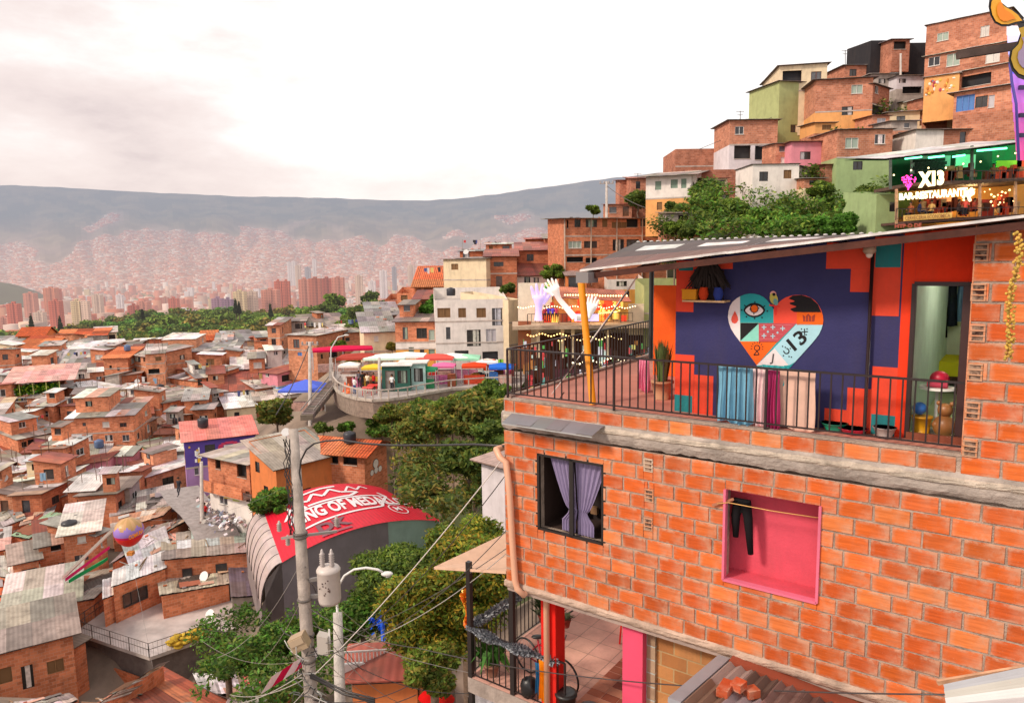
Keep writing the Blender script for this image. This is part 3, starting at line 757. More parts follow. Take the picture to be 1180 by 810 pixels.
for i in range(22):
 for j in range(14):
  a,b=uT+i*.5,wT+j*.5
  if a+.5<uPk+3.5:mb.face([W3(a+.006,b+.006,z2),W3(a+.494,b+.006,z2),W3(a+.494,b+.494,z2),W3(a+.006,b+.494,z2)],jit(TC,.05))
mb.face([W3(uT,wT,z2-.004),W3(uPk+3.5,wT,z2-.004),W3(uPk+3.5,wT+7,z2-.004),W3(uT,wT+7,z2-.004)],(.35,.24,.2))
fl=mb.build('tiled_floor',M['mural'],house)
mb=MB();e0=hf(720,752,z2);e1=hf(682,792,z2)
for i in range(10):
 for j in range(12):
  a,b=e1[0]+i*.3-j*0,e0[1]-.1-j*.22;cc=jit(random.choice([hexc('B0654A'),hexc('C98468'),hexc('8F4A36')]),.1)
  mb.face([W3(a,b,z2+.005),W3(a+.29,b,z2+.005),W3(a+.29,b-.21,z2+.005),W3(a,b-.21,z2+.005)],cc)
mb.bar(W3(e1[0],e0[1]+.12,z2+.02),W3(e1[0]+3,e0[1]+.12,z2+.02),.05,.03,(.15,.03,.02));mb.build('brick_paving',M['mural'],house)
mb=MB();mb.box(W3((uT+uPk+2)/2,wT+3.4,z2-.16),U*(uPk+2-uT)/2,IN*3.4,(0,0,.15),(.38,.31,.27));mb.build('terrace_slab',M['bigconc'],house)
mb=MB();mb.box(W3((uT+8)/2,wT+6.8,z2+1.2),U*5,IN*.08,(0,0,1.3),hexc('C9B6A6'));mb.build('rear_wall',M['plaster'],house)
lr=railing([W3(uC+.3,wT+.03,0),W3(uT+.03,wT+.03,0),W3(uT+.03,wT+4.0,0)],'railing',z2+.98,z2,.14,post_every=99);lr['label']='thin black railing around the lower terrace'
for(u,w)in((uT+.05,wT+.05),(uT+1.05,wT+.05),(uT+.05,wT+2.6)):
 mb=MB();mb.bar(W3(u,w,z2-1.4),W3(u,w,zB-.25),.09,.09,(.02,.015,.015),up=tuple(U));mb.build('terrace_post',M['paint'],house)
A1,A2,A3=at(500,653,13.7),at(583,658,12.2),at(583,614,15.2);A4=at(600,640,14.6)
mb=MB();mb.face([A1,A2,A4,A3],hexc('D8B49C'));mb.face([p-V((0,0,.03))for p in(A1,A2,A4,A3)],(.2,.14,.1));mb.face([A1,A2,A2-V((0,0,.05)),A1-V((0,0,.05))],hexc('D8B49C'))
mb.bar(A1-V((0,0,.04)),A3-V((0,0,.04)),.04,.04,(.05,.04,.04));mb.build('awning',M['cloth'],house)
def tinsel(name,pts,r,cols,label,n=90,cat='garland',strip=.05):
 mb=MB();L=[V(p)for p in pts]
 seglen=[(b-a).length for a,b in zip(L,L[1:])];tot=sum(seglen)
 def P(t):
  d=t*tot
  for i,s in enumerate(seglen):
   if d<=s or i==len(seglen)-1:return L[i].lerp(L[i+1],min(1,d/s))
   d-=s
 mb.tube([P(i/n)for i in range(n+1)],[r*.22]*(n+1),8,cols[0])
 for i in range(n*34):
  p=P(random.random());d=V((random.gauss(0,1),random.gauss(0,1),random.gauss(0,1))).normalized();s=d.orthogonal().normalized()*strip*.35
  q=p+d*r*(.85+.35*math.sin((p.x+p.y)*38))
  mb.face([p-s,p+s,q+s*.6,q-s*.6],random.choice(cols))
 return thing(mb,name,M['paint'],label,cat)
GR=[(.16,.17,.19),(.30,.32,.35),(.08,.08,.10),(.42,.43,.45)]
tinsel('tinsel_garland',[W3(uT+.03,wT+.0,z2+1.0),W3((uT+uC)/2,wT+.0,z2+.93),W3(uC+.1,wT,z2+.98)],.10,GR,'silver grey tinsel wound along the front rail of the lower terrace')
tinsel('tinsel_garland',[W3(uT+.03,wT+.1,z2+1.0),W3(uT+.03,wT+1.6,z2+.95),W3(uT+.03,wT+3.2,z2+1.0)],.10,GR,'silver grey tinsel on the side rail running back under the awning')
a,b=at(536,684,13.4),at(541,719,13.2)
tinsel('flower_garland',[a,(a+b)/2+V((.02,0,0)),b],.12,[hexc('F0A020'),hexc('E8781A'),hexc('F6C040'),hexc('D05018')],'orange and yellow flower garland hanging at the terrace corner',30,strip=.09)
def bicycle(p,d,colr,label):
 d=V(d).normalized();up=V((0,0,1));s=d.cross(up)
 r=root('bicycle',p,label,'bicycle');p=V(p);R=.33
 for nm,off in(('wheel',-.51),('wheel',.51)):
  c=p+d*off+up*R;mb=MB();mb.tube([c+(d*math.cos(a)+up*math.sin(a))*R for a in[i*math.pi/14 for i in range(29)]],.019,8,(.015,.015,.015),cap=False)
  wl=mb.build('wheel',M['plastic'],r);mb=MB()
  for i in range(18):
   a=i*math.pi/9;mb.bar(c,c+(d*math.cos(a)+up*math.sin(a))*(R-.02),.004,.004,(.4,.4,.4))
  mb.tube([c-s*.04,c+s*.04],.02,8,(.4,.4,.4));mb.build('spokes',M['paint'],wl)
 bb=p+up*.29-d*.08;st_=p-d*.2+up*.78;hd=p+d*.36+up*.74;rw=p-d*.51+up*R;fw=p+d*.51+up*R
 mb=MB()
 for a,b in((bb,st_),(bb,hd-up*.08),(st_-up*.1,hd),(bb,rw),(st_-up*.12,rw),(hd+up*.1,fw)):mb.tube([a,b],.016,8,colr)
 mb.build('frame',M['paint'],r)
 mb=MB();mb.ball(st_+up*.05,(.13,.07,.035),10,6,(.02,.02,.02));mb.build('saddle',M['plastic'],r)
 mb=MB();h=hd+up*.2;mb.tube([hd+up*.08,h],.014,8,(.2,.2,.2));mb.tube([h+s*.28-d*.08,h+s*.15,h,h-s*.15,h-s*.28-d*.08],.013,8,(.05,.05,.05));mb.build('handlebar',M['paint'],r)
 mb=MB();mb.tube([bb-s*.07,bb+s*.07],.09,16,(.1,.1,.1));mb.bar(bb+s*.08,bb+s*.08-up*.16,.02,.02,(.3,.3,.3));mb.bar(bb+s*.08-up*.16,bb+s*.16-up*.16,.03,.02,(.05,.05,.05));mb.build('pedals',M['paint'],r)
 return r
bu,bw_=hf(627,787,z2)
bicycle(W3(bu,bw_+.05,z2),U*.95+IN*-.2,hexc('B01228'),'red bicycle parked behind the red column on the lower terrace')
bu2,bw2=hf(668,705,z2)
bicycle(W3(bu2+.15,bw2,z2),U*.8+IN*.6,(.03,.03,.035),'black bicycle parked farther back on the pink tiled terrace')
def chair(p,d,colr,label,name='plastic_chair'):
 d=V(d).normalized();s=d.cross(V((0,0,1)));p=V(p);r=root(name,p,label,'chair');up=V((0,0,1))
 mb=MB();mb.box(p+up*.44,s*.22,d*.21,up*.02,colr);mb.build('seat',M['plastic'],r)
 mb=MB();mb.box(p-d*.21+up*.66,s*.21,d*.02,up*.2,colr);mb.build('backrest',M['plastic'],r)
 for a in(-1,1):
  for b in(-1,1):mb=MB();mb.bar(p+s*a*.18+d*b*.17+up*.42,p+s*a*.21+d*b*.2,.035,.035,colr,up=tuple(d));mb.build('leg',M['plastic'],r)
 return r
cu,cw=hf(714,735,z2);chair(W3(cu+.25,cw+.05,z2),IN*-1+U*.3,hexc('E01414'),'red plastic chair beside the pink column on the tiled terrace')
def potplant(p,pr,ph,potc,leafc,n,L,spread,label,kind='potted_plant',up=1.0,wd=.03):
 p=V(p);r=root(kind,p,label,'plant');mb=MB();mb.lathe(p,[(pr*.7,0),(pr,ph),(pr*1.08,ph),(pr*1.08,ph+.03),(pr*.9,ph+.03)],14,potc);mb.build('pot',M['plaster'],r)
 mb=MB()
 for i in range(n):
  a=random.uniform(0,6.283);l=L*random.uniform(.6,1.1);o=V((math.cos(a),math.sin(a),0));b=p+V((0,0,ph))+o*pr*.5*random.random()
  t=b+o*spread*random.uniform(.2,1)*L+V((0,0,l*up));mid=b.lerp(t,.55)+V((0,0,l*.15));s=o.cross(V((0,0,1)))*wd
  if spread>.8:t.z-=l*.5
  c=jit(leafc,.3);mb.face([b-s*.5,b+s*.5,mid+s,mid-s],c);mb.face([mid-s,mid+s,t],c)
 mb.build('foliage',M['leaf'],r);return r
pu=hw(763,460,1.25)[0]
potplant(W3(pu,1.25,zP),.17,.26,hexc('B98A6A'),(.14,.20,.07),60,.62,.22,'potted snake plant with upright striped leaves on the terrace corner',up=1.05,wd=.028)
potplant(W3(uT+.35,wT+.3,z2),.15,.2,(.3,.14,.09),(.07,.20,.03),70,.7,.9,'bright green arching potted plant at the lower terrace corner',up=.7,wd=.035)
potplant(W3(uT+.6,wT+2.0,z2),.18,.3,(.2,.12,.09),(.05,.09,.025),160,.8,.5,'dark bushy potted plant beside the side rail of the lower terrace',up=.8,wd=.05)
def hangpot(px,py,w,label):
 u,z=hw(px,py,w);potplant(W3(u,w,z-.1),.09,.12,(.35,.06,.04),(.10,.12,.05),40,.25,.8,label,up=.3,wd=.02)
 mb=MB();mb.bar(W3(u,w,z+.02),W3(u,w,z+.5),.008,.008,(.1,.1,.1))
 tag(mb.build('pot_hanger',M['paint'],None,W3(u,w,z)),'thin wire hook holding '+label.split(' hanging')[0],'hook')
hangpot(626,711,1.25,'red flower pot hanging left of the red column')
hangpot(652,716,1.25,'small potted fern hanging right of the red column')
def sack(p,r,colr,label,name='bag',cat='bag'):
 mb=MB();mb.ball(V(p)+V((0,0,r[2])),r,14,10,colr,jit=.09);return thing(mb,name,M['plastic'],label,cat)
su,sw=hf(610,803,z2);sack(W3(su,sw,z2),(.17,.16,.2),(.012,.012,.014),'black stuffed rubbish bag beside the lower terrace rail','rubbish_bag')
su,sw=hf(640,815,z2+.3);mb=MB();mb.lathe(W3(su,wT+.1,z2),[(.14,0),(.18,.36),(.2,.36),(.2,.4),(.14,.41)],18,(.02,.018,.018));thing(mb,'rubbish_bin',M['plastic'],'black round bin at the foot of the red column','bin')
mb=MB();mb.lathe(W3(su+.5,wT+.05,z2),[(.13,0),(.16,.32),(.17,.32),(.17,.35),(.12,.36)],18,(.03,.02,.02));thing(mb,'rubbish_bin',M['plastic'],'smaller dark bin right of the round black one','bin')
def drape(name,ua,ub,zt,zb_,w,colr,label,cat='towel',amp=.025,fr_=26,col2=None,up=True):
 mb=MB();n,rows=26,12;g=[]
 for i in range(n+1):
  t=i/n;l=[]
  for j in range(rows+1):
   s=j/rows;l.append(W3(lerp(ua,ub,t)+.01*math.sin(s*5+t*4),w+amp*math.sin(t*fr_+s)*(.3+s),lerp(zt,zb_+.03*math.sin(t*7),s)))
  g.append(l)
 for i in range(n):
  for j in range(rows):
   c=colr if not col2 else(col2 if(i//3)%2 else colr);mb.face([g[i][j],g[i+1][j],g[i+1][j+1],g[i][j+1]],c,sm=True)
 return thing(mb,name,M['cloth'],label,cat)
def zr(x,y,w=.12):return hw(x/2.682+740,y/2.682+240,w)
zt=zRail-.03
drape('towel',zr(232,600)[0],zr(340,600)[0],zt,zP-.0,.14,hexc('7FB6D0'),'pale blue towel hung at the left behind the balcony railing',col2=hexc('6AA0BE'))
drape('towel',zr(326,600)[0],zr(392,600)[0],zt,zP-.02,.19,hexc('E3BFC4'),'pinkish white towel between the blue towel and the magenta cloth',col2=hexc('EFD3D2'))
drape('towel',zr(384,600)[0],zr(424,600)[0],zt,zP-.01,.13,hexc('C04078'),'narrow magenta cloth hanging behind the balcony railing')
drape('towel',zr(362,520)[0],zr(440,520)[0],zt+.05,zt-.2,.23,hexc('38A5A8'),'short teal cloth folded under the tip of the painted heart')
dr_=drape('blanket',zr(412,600)[0],zr(530,600)[0],zt,zP+.0,.20,hexc('E0B8A6'),'cream blanket with thin diagonal lines, rightmost of the hanging laundry','blanket',amp=.012,fr_=9)
su,sw=hf(600+0,790,z2);drape('jacket',uC-.28,uC-.08,z2+.85,z2+.25,wT-.04,hexc('2E6A96'),'blue jacket hung on the terrace rail left of the red column','jacket')
drape('towel',uC-.17,uC+.0,z2+.95,z2+.2,wT-.08,hexc('E89018'),'orange cloth hung between the blue jacket and the red column')
tu=hw(742,450,1.6)[0];drape('towel',tu-.12,tu+.1,zP+.55,zP+.02,1.6,hexc('E48AA8'),'pink cloth hanging beside the potted snake plant')
def basin(u,w,r,colr,label,h=.1):
 r*=.78
 mb=MB();p=W3(u,w,zP+.005);mb.lathe(p,[(r*.6,0),(r*.95,h*.9),(r*1.05,h),(r*.95,h),(r*.6,h*.12),(.001,h*.1)],20,colr);thing(mb,'basin',M['plastic'],label,'basin')
u_=zz(610,700)[0]-.05;basin(u_,.42,.20,hexc('1E8C6C'),'green plastic basin on the balcony floor')
u_=zz(672,720)[0]-.06;basin(u_,.38,.22,hexc('D01E48'),'crimson plastic basin between green basin and metal pot',.07)
u_=zz(775,735)[0]-.08;basin(u_,.36,.17,(.35,.28,.26),'grey metal pot on the balcony floor by the doorway',.13)
cx_,cz_=zz(208,285);mb=MB()
mb.box(W3(cx_,w_-.13,cz_),U*.30,IN*.12,(0,0,.012),(.6,.38,.2))
sh_=root('wall_shelf',W3(cx_,w_-.1,cz_),'small wooden shelf with a dark thatched top fixed on the mural wall','shelf');mb.build('board',M['wood'],sh_)
mb=MB()
for i in range(260):
 a=random.uniform(-1,1);t=random.random();p=W3(cx_+.03+a*.20*(1-t*.5),w_-.13+random.uniform(-.1,.06),cz_+.32+t*.22);q=p+V((0,0,-.16))+U*a*.12
 mb.face([p,p+U*.02,q+U*.015,q],(.02,.012,.01))
mb.box(W3(cx_+.03,w_-.05,cz_+.22),U*.18,IN*.03,(0,0,.2),(.03,.015,.012));mb.build('thatch',M['wood'],sh_)
for du,cn,nm,lab,wd_ in((-.22,'D08A1E','wooden_box','yellow wooden box on the left of the wall shelf',.10),(-.03,'C23A12','clay_pot','red clay pot in the middle of the wall shelf',.07),(.18,'2A3A86','enamel_mug','blue cup at the right end of the wall shelf',.07)):
 mb=MB();p=W3(cx_+du,w_-.15,cz_+.012)
 if nm=='wooden_box':mb.box(p+V((0,0,.07)),U*wd_,IN*.06,(0,0,.065),hexc(cn));mb.box(p+V((0,0,.142)),U*wd_*1.08,IN*.068,(0,0,.008),jit(hexc(cn)))
 else:mb.lathe(p,[(wd_*.6,0),(wd_,.08),(wd_*.8,.16),(wd_*.9,.18),(wd_*.5,.178)],14,hexc(cn))
 thing(mb,nm,M['plaster'],lab,nm.split('_')[1])
 # --- lean-to roofs at the bottom right
nb=root('lean_to_shed',W3(5,-1,zB-1),'shed with a rusty brown corrugated roof against the foot of the brick wall','shed')
rA,rB=hw(845,754),hw(1040,815)
def sheet_roof(mb,P00,P10,P11,P01,nx,ny,cols,thick=.03,amp=.02,wave=.0,sub=6):
 P00,P10,P11,P01=map(V,(P00,P10,P11,P01));nrm=(P10-P00).cross(P01-P00).normalized()
 if nrm.z<0:nrm=-nrm
 W=(P10-P00).length;D=(P01-P00).length
 def pt(s,t):return P00.lerp(P10,s).lerp(P01.lerp(P11,s),t)
 for i in range(nx):
  for j in range(ny):
   s0,s1,t0,t1=i/nx-.004,(i+1)/nx+.004,j/ny,(j+1)/ny+.01;c=jit(random.choice(cols),.26);off=nrm*(random.uniform(0,amp)+(ny-j)*.004)
   if wave:
    k_=sub*2
    for q in range(k_):
     a,b=lerp(s0,s1,q/k_),lerp(s0,s1,(q+1)/k_);wa=nrm*(wave*math.sin(q*math.pi/2+.0));wb2=nrm*(wave*math.sin((q+1)*math.pi/2))
     mb.face([pt(a,t0)+off+wa,pt(b,t0)+off+wb2,pt(b,t1)+off+wb2,pt(a,t1)+off+wa],c,[(a*W,t0*D),(b*W,t0*D),(b*W,t1*D),(a*W,t1*D)],sm=False)
   else:
    P=[pt(s0,t0)+off,pt(s1,t0)+off,pt(s1,t1)+off,pt(s0,t1)+off];dn=-nrm*thick
    mb.face(P,c,[(s0*W,t0*D),(s1*W,t0*D),(s1*W,t1*D),(s0*W,t1*D)])
    for e in range(4):mb.face([P[e],P[(e+1)%4],P[(e+1)%4]+dn,P[e]+dn],tuple(x*.8 for x in c))
 P=[P00,P10,P11,P01];mb.face([p-nrm*(thick+.012)for p in P],(.08,.06,.05))
q00=W3(rA[0],-.08,rA[1]-.05);q10=W3(rB[0]+.6,-.08,rB[1]-.26)
o00=at(786,812,7.9);o10=q10+(o00-q00)
mb=MB();sheet_roof(mb,o00,o10,q10,q00,8,2,[(.20,.11,.09),(.26,.16,.14),(.16,.10,.09),(.32,.26,.25)],amp=.015,wave=.028,sub=5);mb.build('roof',M['tinplain'],nb)
mb=MB();mb.bar(q00+V((0,0,.03)),q10+V((0,0,.03)),.20,.05,(.28,.06,.03));mb.bar(q00-U*.1,o00-U*.1,.16,.06,(.30,.30,.33));mb.build('flashing',M['tinplain'],nb)
mb=MB();facade(mb,V(o00)+V((0,0,-3)),(V(o10)-V(o00)).normalized(),V((0,-1,0)),(V(o10)-V(o00)).length,0,2.9,[],(.4,.2,.1));mb.build('wall',M['brick'],nb)
for i,(px,py)in enumerate(((836,793),(851,789),(866,797))):
 mb=MB();p=at(px,py,8.25);a=random.uniform(0,1);d1=V((math.cos(a),math.sin(a),0));mb.box(p,d1*(.14 if i==0 else .08),V((-d1.y,d1.x,0))*.07,(0,0,.05),jit(hexc('B04A26'),.1));
 thing(mb,'loose_brick',M['block'],('large whole brick lying on the rusty shed roof','small half brick in the middle of the rusty shed roof','broken brick piece nearest the white corrugated roof')[i],'brick')
nb2=root('white_roof_shed',at(1150,800,5.5),'white ribbed metal roof poking in at the bottom right corner','roof')
a0,a1,a2,a3=at(1088,790,5.9),at(1092,830,5.4),at(1230,830,5.0),at(1215,762,5.9)
mb=MB();sheet_roof(mb,a1,a0,a3,a2,5,1,[(.50,.47,.48),(.44,.41,.42)],amp=.004,wave=.016,sub=3);mb.build('roof',M['tinplain'],nb2)
mb=MB();mb.bar(at(1080,786,6.0),a3+V((0,0,-.01)),.03,.04,hexc('C89A7A'));mb.build('batten',M['wood'],nb2)
mb=MB();p=at(1174,268,6.8)
for i in range(160):
 t=i/160;c=p+V((.02*math.sin(t*9)-.03*t,0,-1.2*t));mb.ball(c+V((random.uniform(-.03,.03),random.uniform(-.03,.03),0)),.016,6,4,jit(hexc('C9A24A'),.25))
thing(mb,'seed_string',M['plaster'],'string of dried straw-coloured seed pods hanging by the brick wall edge','garland')
# == THE NEIGHBOURHOOD
YT=[(380,175),(390,168),(400,155),(420,140),(450,120),(500,100),(550,85),(600,70),(700,54),(800,45)]
CTRL=[]
BR=hexc('D6825A');BR2=hexc('C4704A');BR3=hexc('DC9068');CON=(.42,.36,.32)
TINL=[(.46,.39,.35),(.36,.31,.28),(.56,.49,.45),(.30,.25,.22)]
TINW=[(.78,.74,.73),(.66,.61,.59),(.74,.70,.68)];TING=[(.27,.25,.24),(.21,.19,.18),(.34,.31,.29),(.46,.42,.40)]
TINR=[(.30,.075,.045),(.36,.11,.07),(.24,.06,.04)];TINB=[(.26,.20,.17),(.33,.26,.22),(.20,.16,.14)]
TINP=[hexc('E77C74'),hexc('E98A80')];GRN=[hexc('93A98A'),hexc('A3B596')];TER=[hexc('C8683E'),hexc('B8562E'),hexc('D47C50')]
PATCH=TINL+TINW[:2]+TING+TINR[:1]+[(.48,.30,.22),(.42,.26,.19)]
ROOFC=dict(l=TINL,w=TINW,g=TING,r=TINR,b=TINB,p=TINP,n=GRN,t=TER,m=PATCH)
WALLC=dict(B=('brick',BR),C=('brick',BR2),D=('brick',BR3),O=('plaster',hexc('D9804A')),W=('plaster',hexc('E6DDD6')),K=('plaster',hexc('E3CFAE')),G=('plaster',hexc('8FB765')),V=('plaster',hexc('5E4AA0')),L=('plaster',hexc('B48CC4')),P=('plaster',hexc('D98C9A')),U=('plaster',hexc('6FA0D6')),Y=('plaster',hexc('E2A04C')),X=('concrete',CON),H=('plaster',hexc('9DB27E')),N=('plaster',hexc('2A282C')),S=('plaster',hexc('E8A868')),J=('plaster',hexc('A9B07A')),Q=('plaster',hexc('D8D0D4')))
SLOTS=['brick','plaster','concrete']
GLS=[(.03,.03,.035),(.05,.045,.045),(.02,.02,.02),(.10,.10,.11)]
CURT=[(.62,.58,.54),(.5,.47,.5),(.72,.68,.62),(.35,.42,.36)]
def window(parent,P,u,n,a,b,c,d,kind):
 """opening a..b along u, c..d up; kind: w white frame, d dark frame, o bare opening, c curtained, r red-brown, x door, O wide dark opening, g blue shutter"""
 FC=dict(w=(.78,.76,.74),d=(.05,.04,.035),o=None,c=(.7,.67,.63),r=(.16,.045,.03),x=(.22,.12,.08),O=None,g=(.25,.36,.30),b=(.12,.22,.55),k=(.30,.16,.07))[kind]
 q=lambda s,z,t:P+u*s+V((0,0,z))-n*t
 fw=max(.04,min(.07,(b-a)*.06));mb=MB()
 if FC:
  for e,f in(((a,c),(b,c)),((b,c),(b,d)),((b,d),(a,d)),((a,d),(a,c))):mb.bar(q(*e,.05),q(*f,.05),fw,fw,FC,up=tuple(n))
  if b-a>.75 and kind not in 'x':
   k=2 if b-a<1.6 else 3
   for i in range(1,k):mb.bar(q(lerp(a,b,i/k),c,.05),q(lerp(a,b,i/k),d,.05),fw*.8,fw*.8,FC,up=tuple(n))
  if kind in 'wc':mb.bar(q(a-.05,c-.04,-.03),q(b+.05,c-.04,-.03),.12,.06,(.6,.55,.5),up=(0,0,1))
 else:
  mb.bar(q(a,c-.03,-.01),q(b,c-.03,-.01),.10,.06,(.5,.42,.36),up=(0,0,1))
 nm='door' if kind=='x' else 'window'
 fr=mb.build(nm,M['paint'],parent)
 mb=MB();dep=.10 if kind!='O' else .55
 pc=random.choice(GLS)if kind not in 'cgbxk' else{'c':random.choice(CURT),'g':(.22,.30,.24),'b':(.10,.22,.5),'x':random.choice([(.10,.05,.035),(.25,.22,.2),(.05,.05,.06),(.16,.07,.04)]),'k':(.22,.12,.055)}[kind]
 mb.face([q(a,c,dep),q(b,c,dep),q(b,d,dep),q(a,d,dep)],pc)
 if kind=='O':
  for e,f in(((a,c),(b,c)),((b,c),(b,d)),((a,d),(a,c))):mb.face([q(*e,.12),q(*f,.12),q(*f,dep),q(*e,dep)],(.08,.05,.04))
 elif kind in 'wd' and random.random()<.5:
  s0=random.uniform(0,.5);mb.face([q(lerp(a,b,s0),c,dep-.015),q(lerp(a,b,s0+.42),c,dep-.015),q(lerp(a,b,s0+.42),d,dep-.015),q(lerp(a,b,s0),d,dep-.015)],jit(random.choice(CURT),.2))
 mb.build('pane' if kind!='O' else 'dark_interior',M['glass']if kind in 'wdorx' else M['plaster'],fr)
 return fr
def auto_open(W,zs,seed,gl=True,dens=1.0):
 rnd=random.Random(seed);o=[]
 for i,(a,b)in enumerate(zip(zs,zs[1:])):
  h=b-a;k=max(1,int(W/2.0*dens));sp=W/k
  for j in range(k):
   if rnd.random()<.1:continue
   c=sp*(j+.5)+rnd.uniform(-.25,.25)*sp*.5;ww=min(rnd.choice((.6,.9,1.1,1.3,1.0)),sp*.6)
   if i==0 and gl and rnd.random()<.35:o.append((c-.42,c+.42,a+.05,a+min(2.05,h*.85),'x'));continue
   wh=min(rnd.choice((.8,1.0,1.1,.6)),h*.5);zc=a+h*.56
   kd=rnd.choice('wwdddocrk')
   if rnd.random()<.08 and W>4:ww=min(sp*.85,2.4);kd='O';wh=h*.5
   o.append((c-ww/2,c+ww/2,zc-wh/2,zc+wh/2,kd))
 return[q for q in o if q[0]>.15 and q[1]<W-.15]
HREG=[]
def house_at(P0,u,W,D,H,storeys,roof='m',slope=.12,rdir='f',label='',name='brick_house',fw=None,sw=None,over=.35,seed=None,group=None,base=2.5,bands=True,cat='house',extra=None,tops=None,dens=1.0,sg=None,top_room=None):
 if top_room is None:top_room=P0[0]<-10 and 66<P0[1]<117 and roof not in('t','p')and name=='brick_house'
 seed=seed if seed is not None else random.randrange(10**6);rnd=random.Random(seed)
 u=V(u).normalized();n=V((u.y,-u.x,0));b_=-n;P0=V(P0);P0h=V((P0.x,P0.y,0));zb=P0.z
 r=root(name,P0+u*W/2+b_*D/2,label,cat,group)
 CTRL.append((P0+u*W/2));CTRL.append(P0+u*W/2+b_*D)
 ns=len(storeys);zs=[zb+H*i/ns for i in range(ns+1)]
 if tops:zs=[zb+t*H for t in tops]
 st=[WALLC[s]for s in storeys];tint=rnd.uniform(.80,1.12);gr=.30 if P0[0]>8 else .06;st=[(m_,tuple(lerp(a,b,gr)for a,b in zip(c_,(.30,.24,.20)))if m_=='brick' else c_)for m_,c_ in st]
 def sidx(z):
  for i in range(ns):
   if z<zs[i+1]:return i
  return ns-1
 colf=lambda z:tuple(min(1,c*(tint if st[sidx(z)][0]=='brick' else 1))for c in st[sidx(z)][1]);mif=lambda z:SLOTS.index(st[sidx(z)][0])
 fo=fw if fw is not None else auto_open(W,zs,seed,dens=dens)
 so_=sw if sw is not None else auto_open(D,zs,seed+1,gl=False,dens=.7)
 mb=MB();uo=rnd.uniform(0,9);cuts=[(0,0,z,z)for z in zs[1:-1]]
 z00=zb-base
 facade(mb,P0h,u,n,W,z00,zs[-1],[o[:4]for o in fo]+cuts,colf,mif,uoff=uo)
 PR=P0h+u*W;facade(mb,PR,b_,u,D,z00,zs[-1],[o[:4]for o in so_]+cuts,colf,mif,uoff=uo)
 lo=[]if sg is None else sg
 facade(mb,P0h+b_*D,-b_,-u,D,z00,zs[-1],[o[:4]for o in lo]+cuts,colf,mif,uoff=uo);facade(mb,PR+b_*D,-u,-n,W,z00,zs[-1],cuts,colf,mif,uoff=uo)
 zt=zs[-1]
 def rz(s,t):
  if rdir=='f':return zt+slope*t*D
  if rdir=='b':return zt+slope*(1-t)*D
  if rdir=='l':return zt+slope*s*W
  if rdir=='r':return zt+slope*(1-s)*W
  if rdir=='g':return zt+slope*(D/2-abs(t-.5)*D)
  if rdir=='G':return zt+slope*(W/2-abs(s-.5)*W)
  return zt
 pt=lambda s,t,z:P0h+u*W*s+b_*D*t+V((0,0,z))
 tc_=colf(zt-.1);tm=mif(zt-.1)
 ed=[((0,0),(1,0)),((1,0),(1,1)),((1,1),(0,1)),((0,1),(0,0))]
 for a,b in ed:
  mid=((a[0]+b[0])/2,(a[1]+b[1])/2)
  for p,q in((a,mid),(mid,b)):
   hp,hq=rz(*p),rz(*q)
   if max(hp,hq)>zt+.01:mb.face([pt(*p,zt),pt(*q,zt),pt(*q,hq),pt(*p,hp)],tc_,[(p[0]*W+p[1]*D+uo,zt),(q[0]*W+q[1]*D+uo,zt),(q[0]*W+q[1]*D+uo,hq),(p[0]*W+p[1]*D+uo,hp)],tm)
 if roof=='F':
  mb.face([pt(0,0,zt-.25),pt(1,0,zt-.25),pt(1,1,zt-.25),pt(0,1,zt-.25)],(.45,.40,.37),None,2)
 mb.build('wall',[M[x]for x in SLOTS],r)
 for grp_,P_,uu,nn in((fo,P0h,u,n),(so_,PR,b_,u),(lo,P0h+b_*D,-b_,-u)):
  for o in grp_:window(r,P_,uu,nn,*o[:4],o[4])
 if bands and ns>1 and H>4:
  for z in zs[1:-1]:
   mb=MB();mb.bar(P0h+V((0,0,z))+n*.012-u*.012,PR+V((0,0,z))+n*.012+u*.012,.03,.16,(.5,.42,.37),up=(0,0,1));mb.bar(PR+V((0,0,z))+u*.012,PR+b_*D+V((0,0,z))+u*.012,.03,.16,(.5,.42,.37),up=(0,0,1))
   mb.build('floor_band',M['concrete'],r)
 if roof!='F':
  cols=ROOFC[roof]if isinstance(roof,str)else roof
  mb=MB();eu,ed_=over/W,over/D;terr=roof=='t'
  def rq(s0,s1,t0,t1):
   c0=[(s0,t0),(s1,t0),(s1,t1),(s0,t1)]
   return[pt(s,t,(rz(min(1,max(0,s)),min(1,max(0,t))))+.06-(slope*over if(rdir=='f' and t<0)or(rdir=='b' and t>1)or(rdir in 'l' and s<0)or(rdir=='r' and s>1)or(rdir=='g' and not 0<=t<=1)or(rdir=='G' and not 0<=s<=1)else 0))for s,t in c0]
  spl_s=[(-eu,1+eu)]if rdir!='G' else[(-eu,.5),(.5,1+eu)];spl_t=[(-ed_,1+ed_)]if rdir!='g' else[(-ed_,.5),(.5,1+ed_)]
  for sa,sb in spl_s:
   for ta,tb in spl_t:
    Q=rq(sa,sb,ta,tb);nx=max(1,int((sb-sa)*W/(1.1 if not terr else 3)));ny=max(1,int((tb-ta)*D/2.4))
    if rdir in 'lrG':Q=[Q[1],Q[2],Q[3],Q[0]];nx,ny=max(1,int((tb-ta)*D/1.1)),max(1,int((sb-sa)*W/2.4))
    sheet_roof(mb,*Q,nx,ny,cols,thick=.05 if not terr else .09,amp=.03 if not terr else .005)
  rf=mb.build('roof',M['tile' if terr else 'tin'],r)
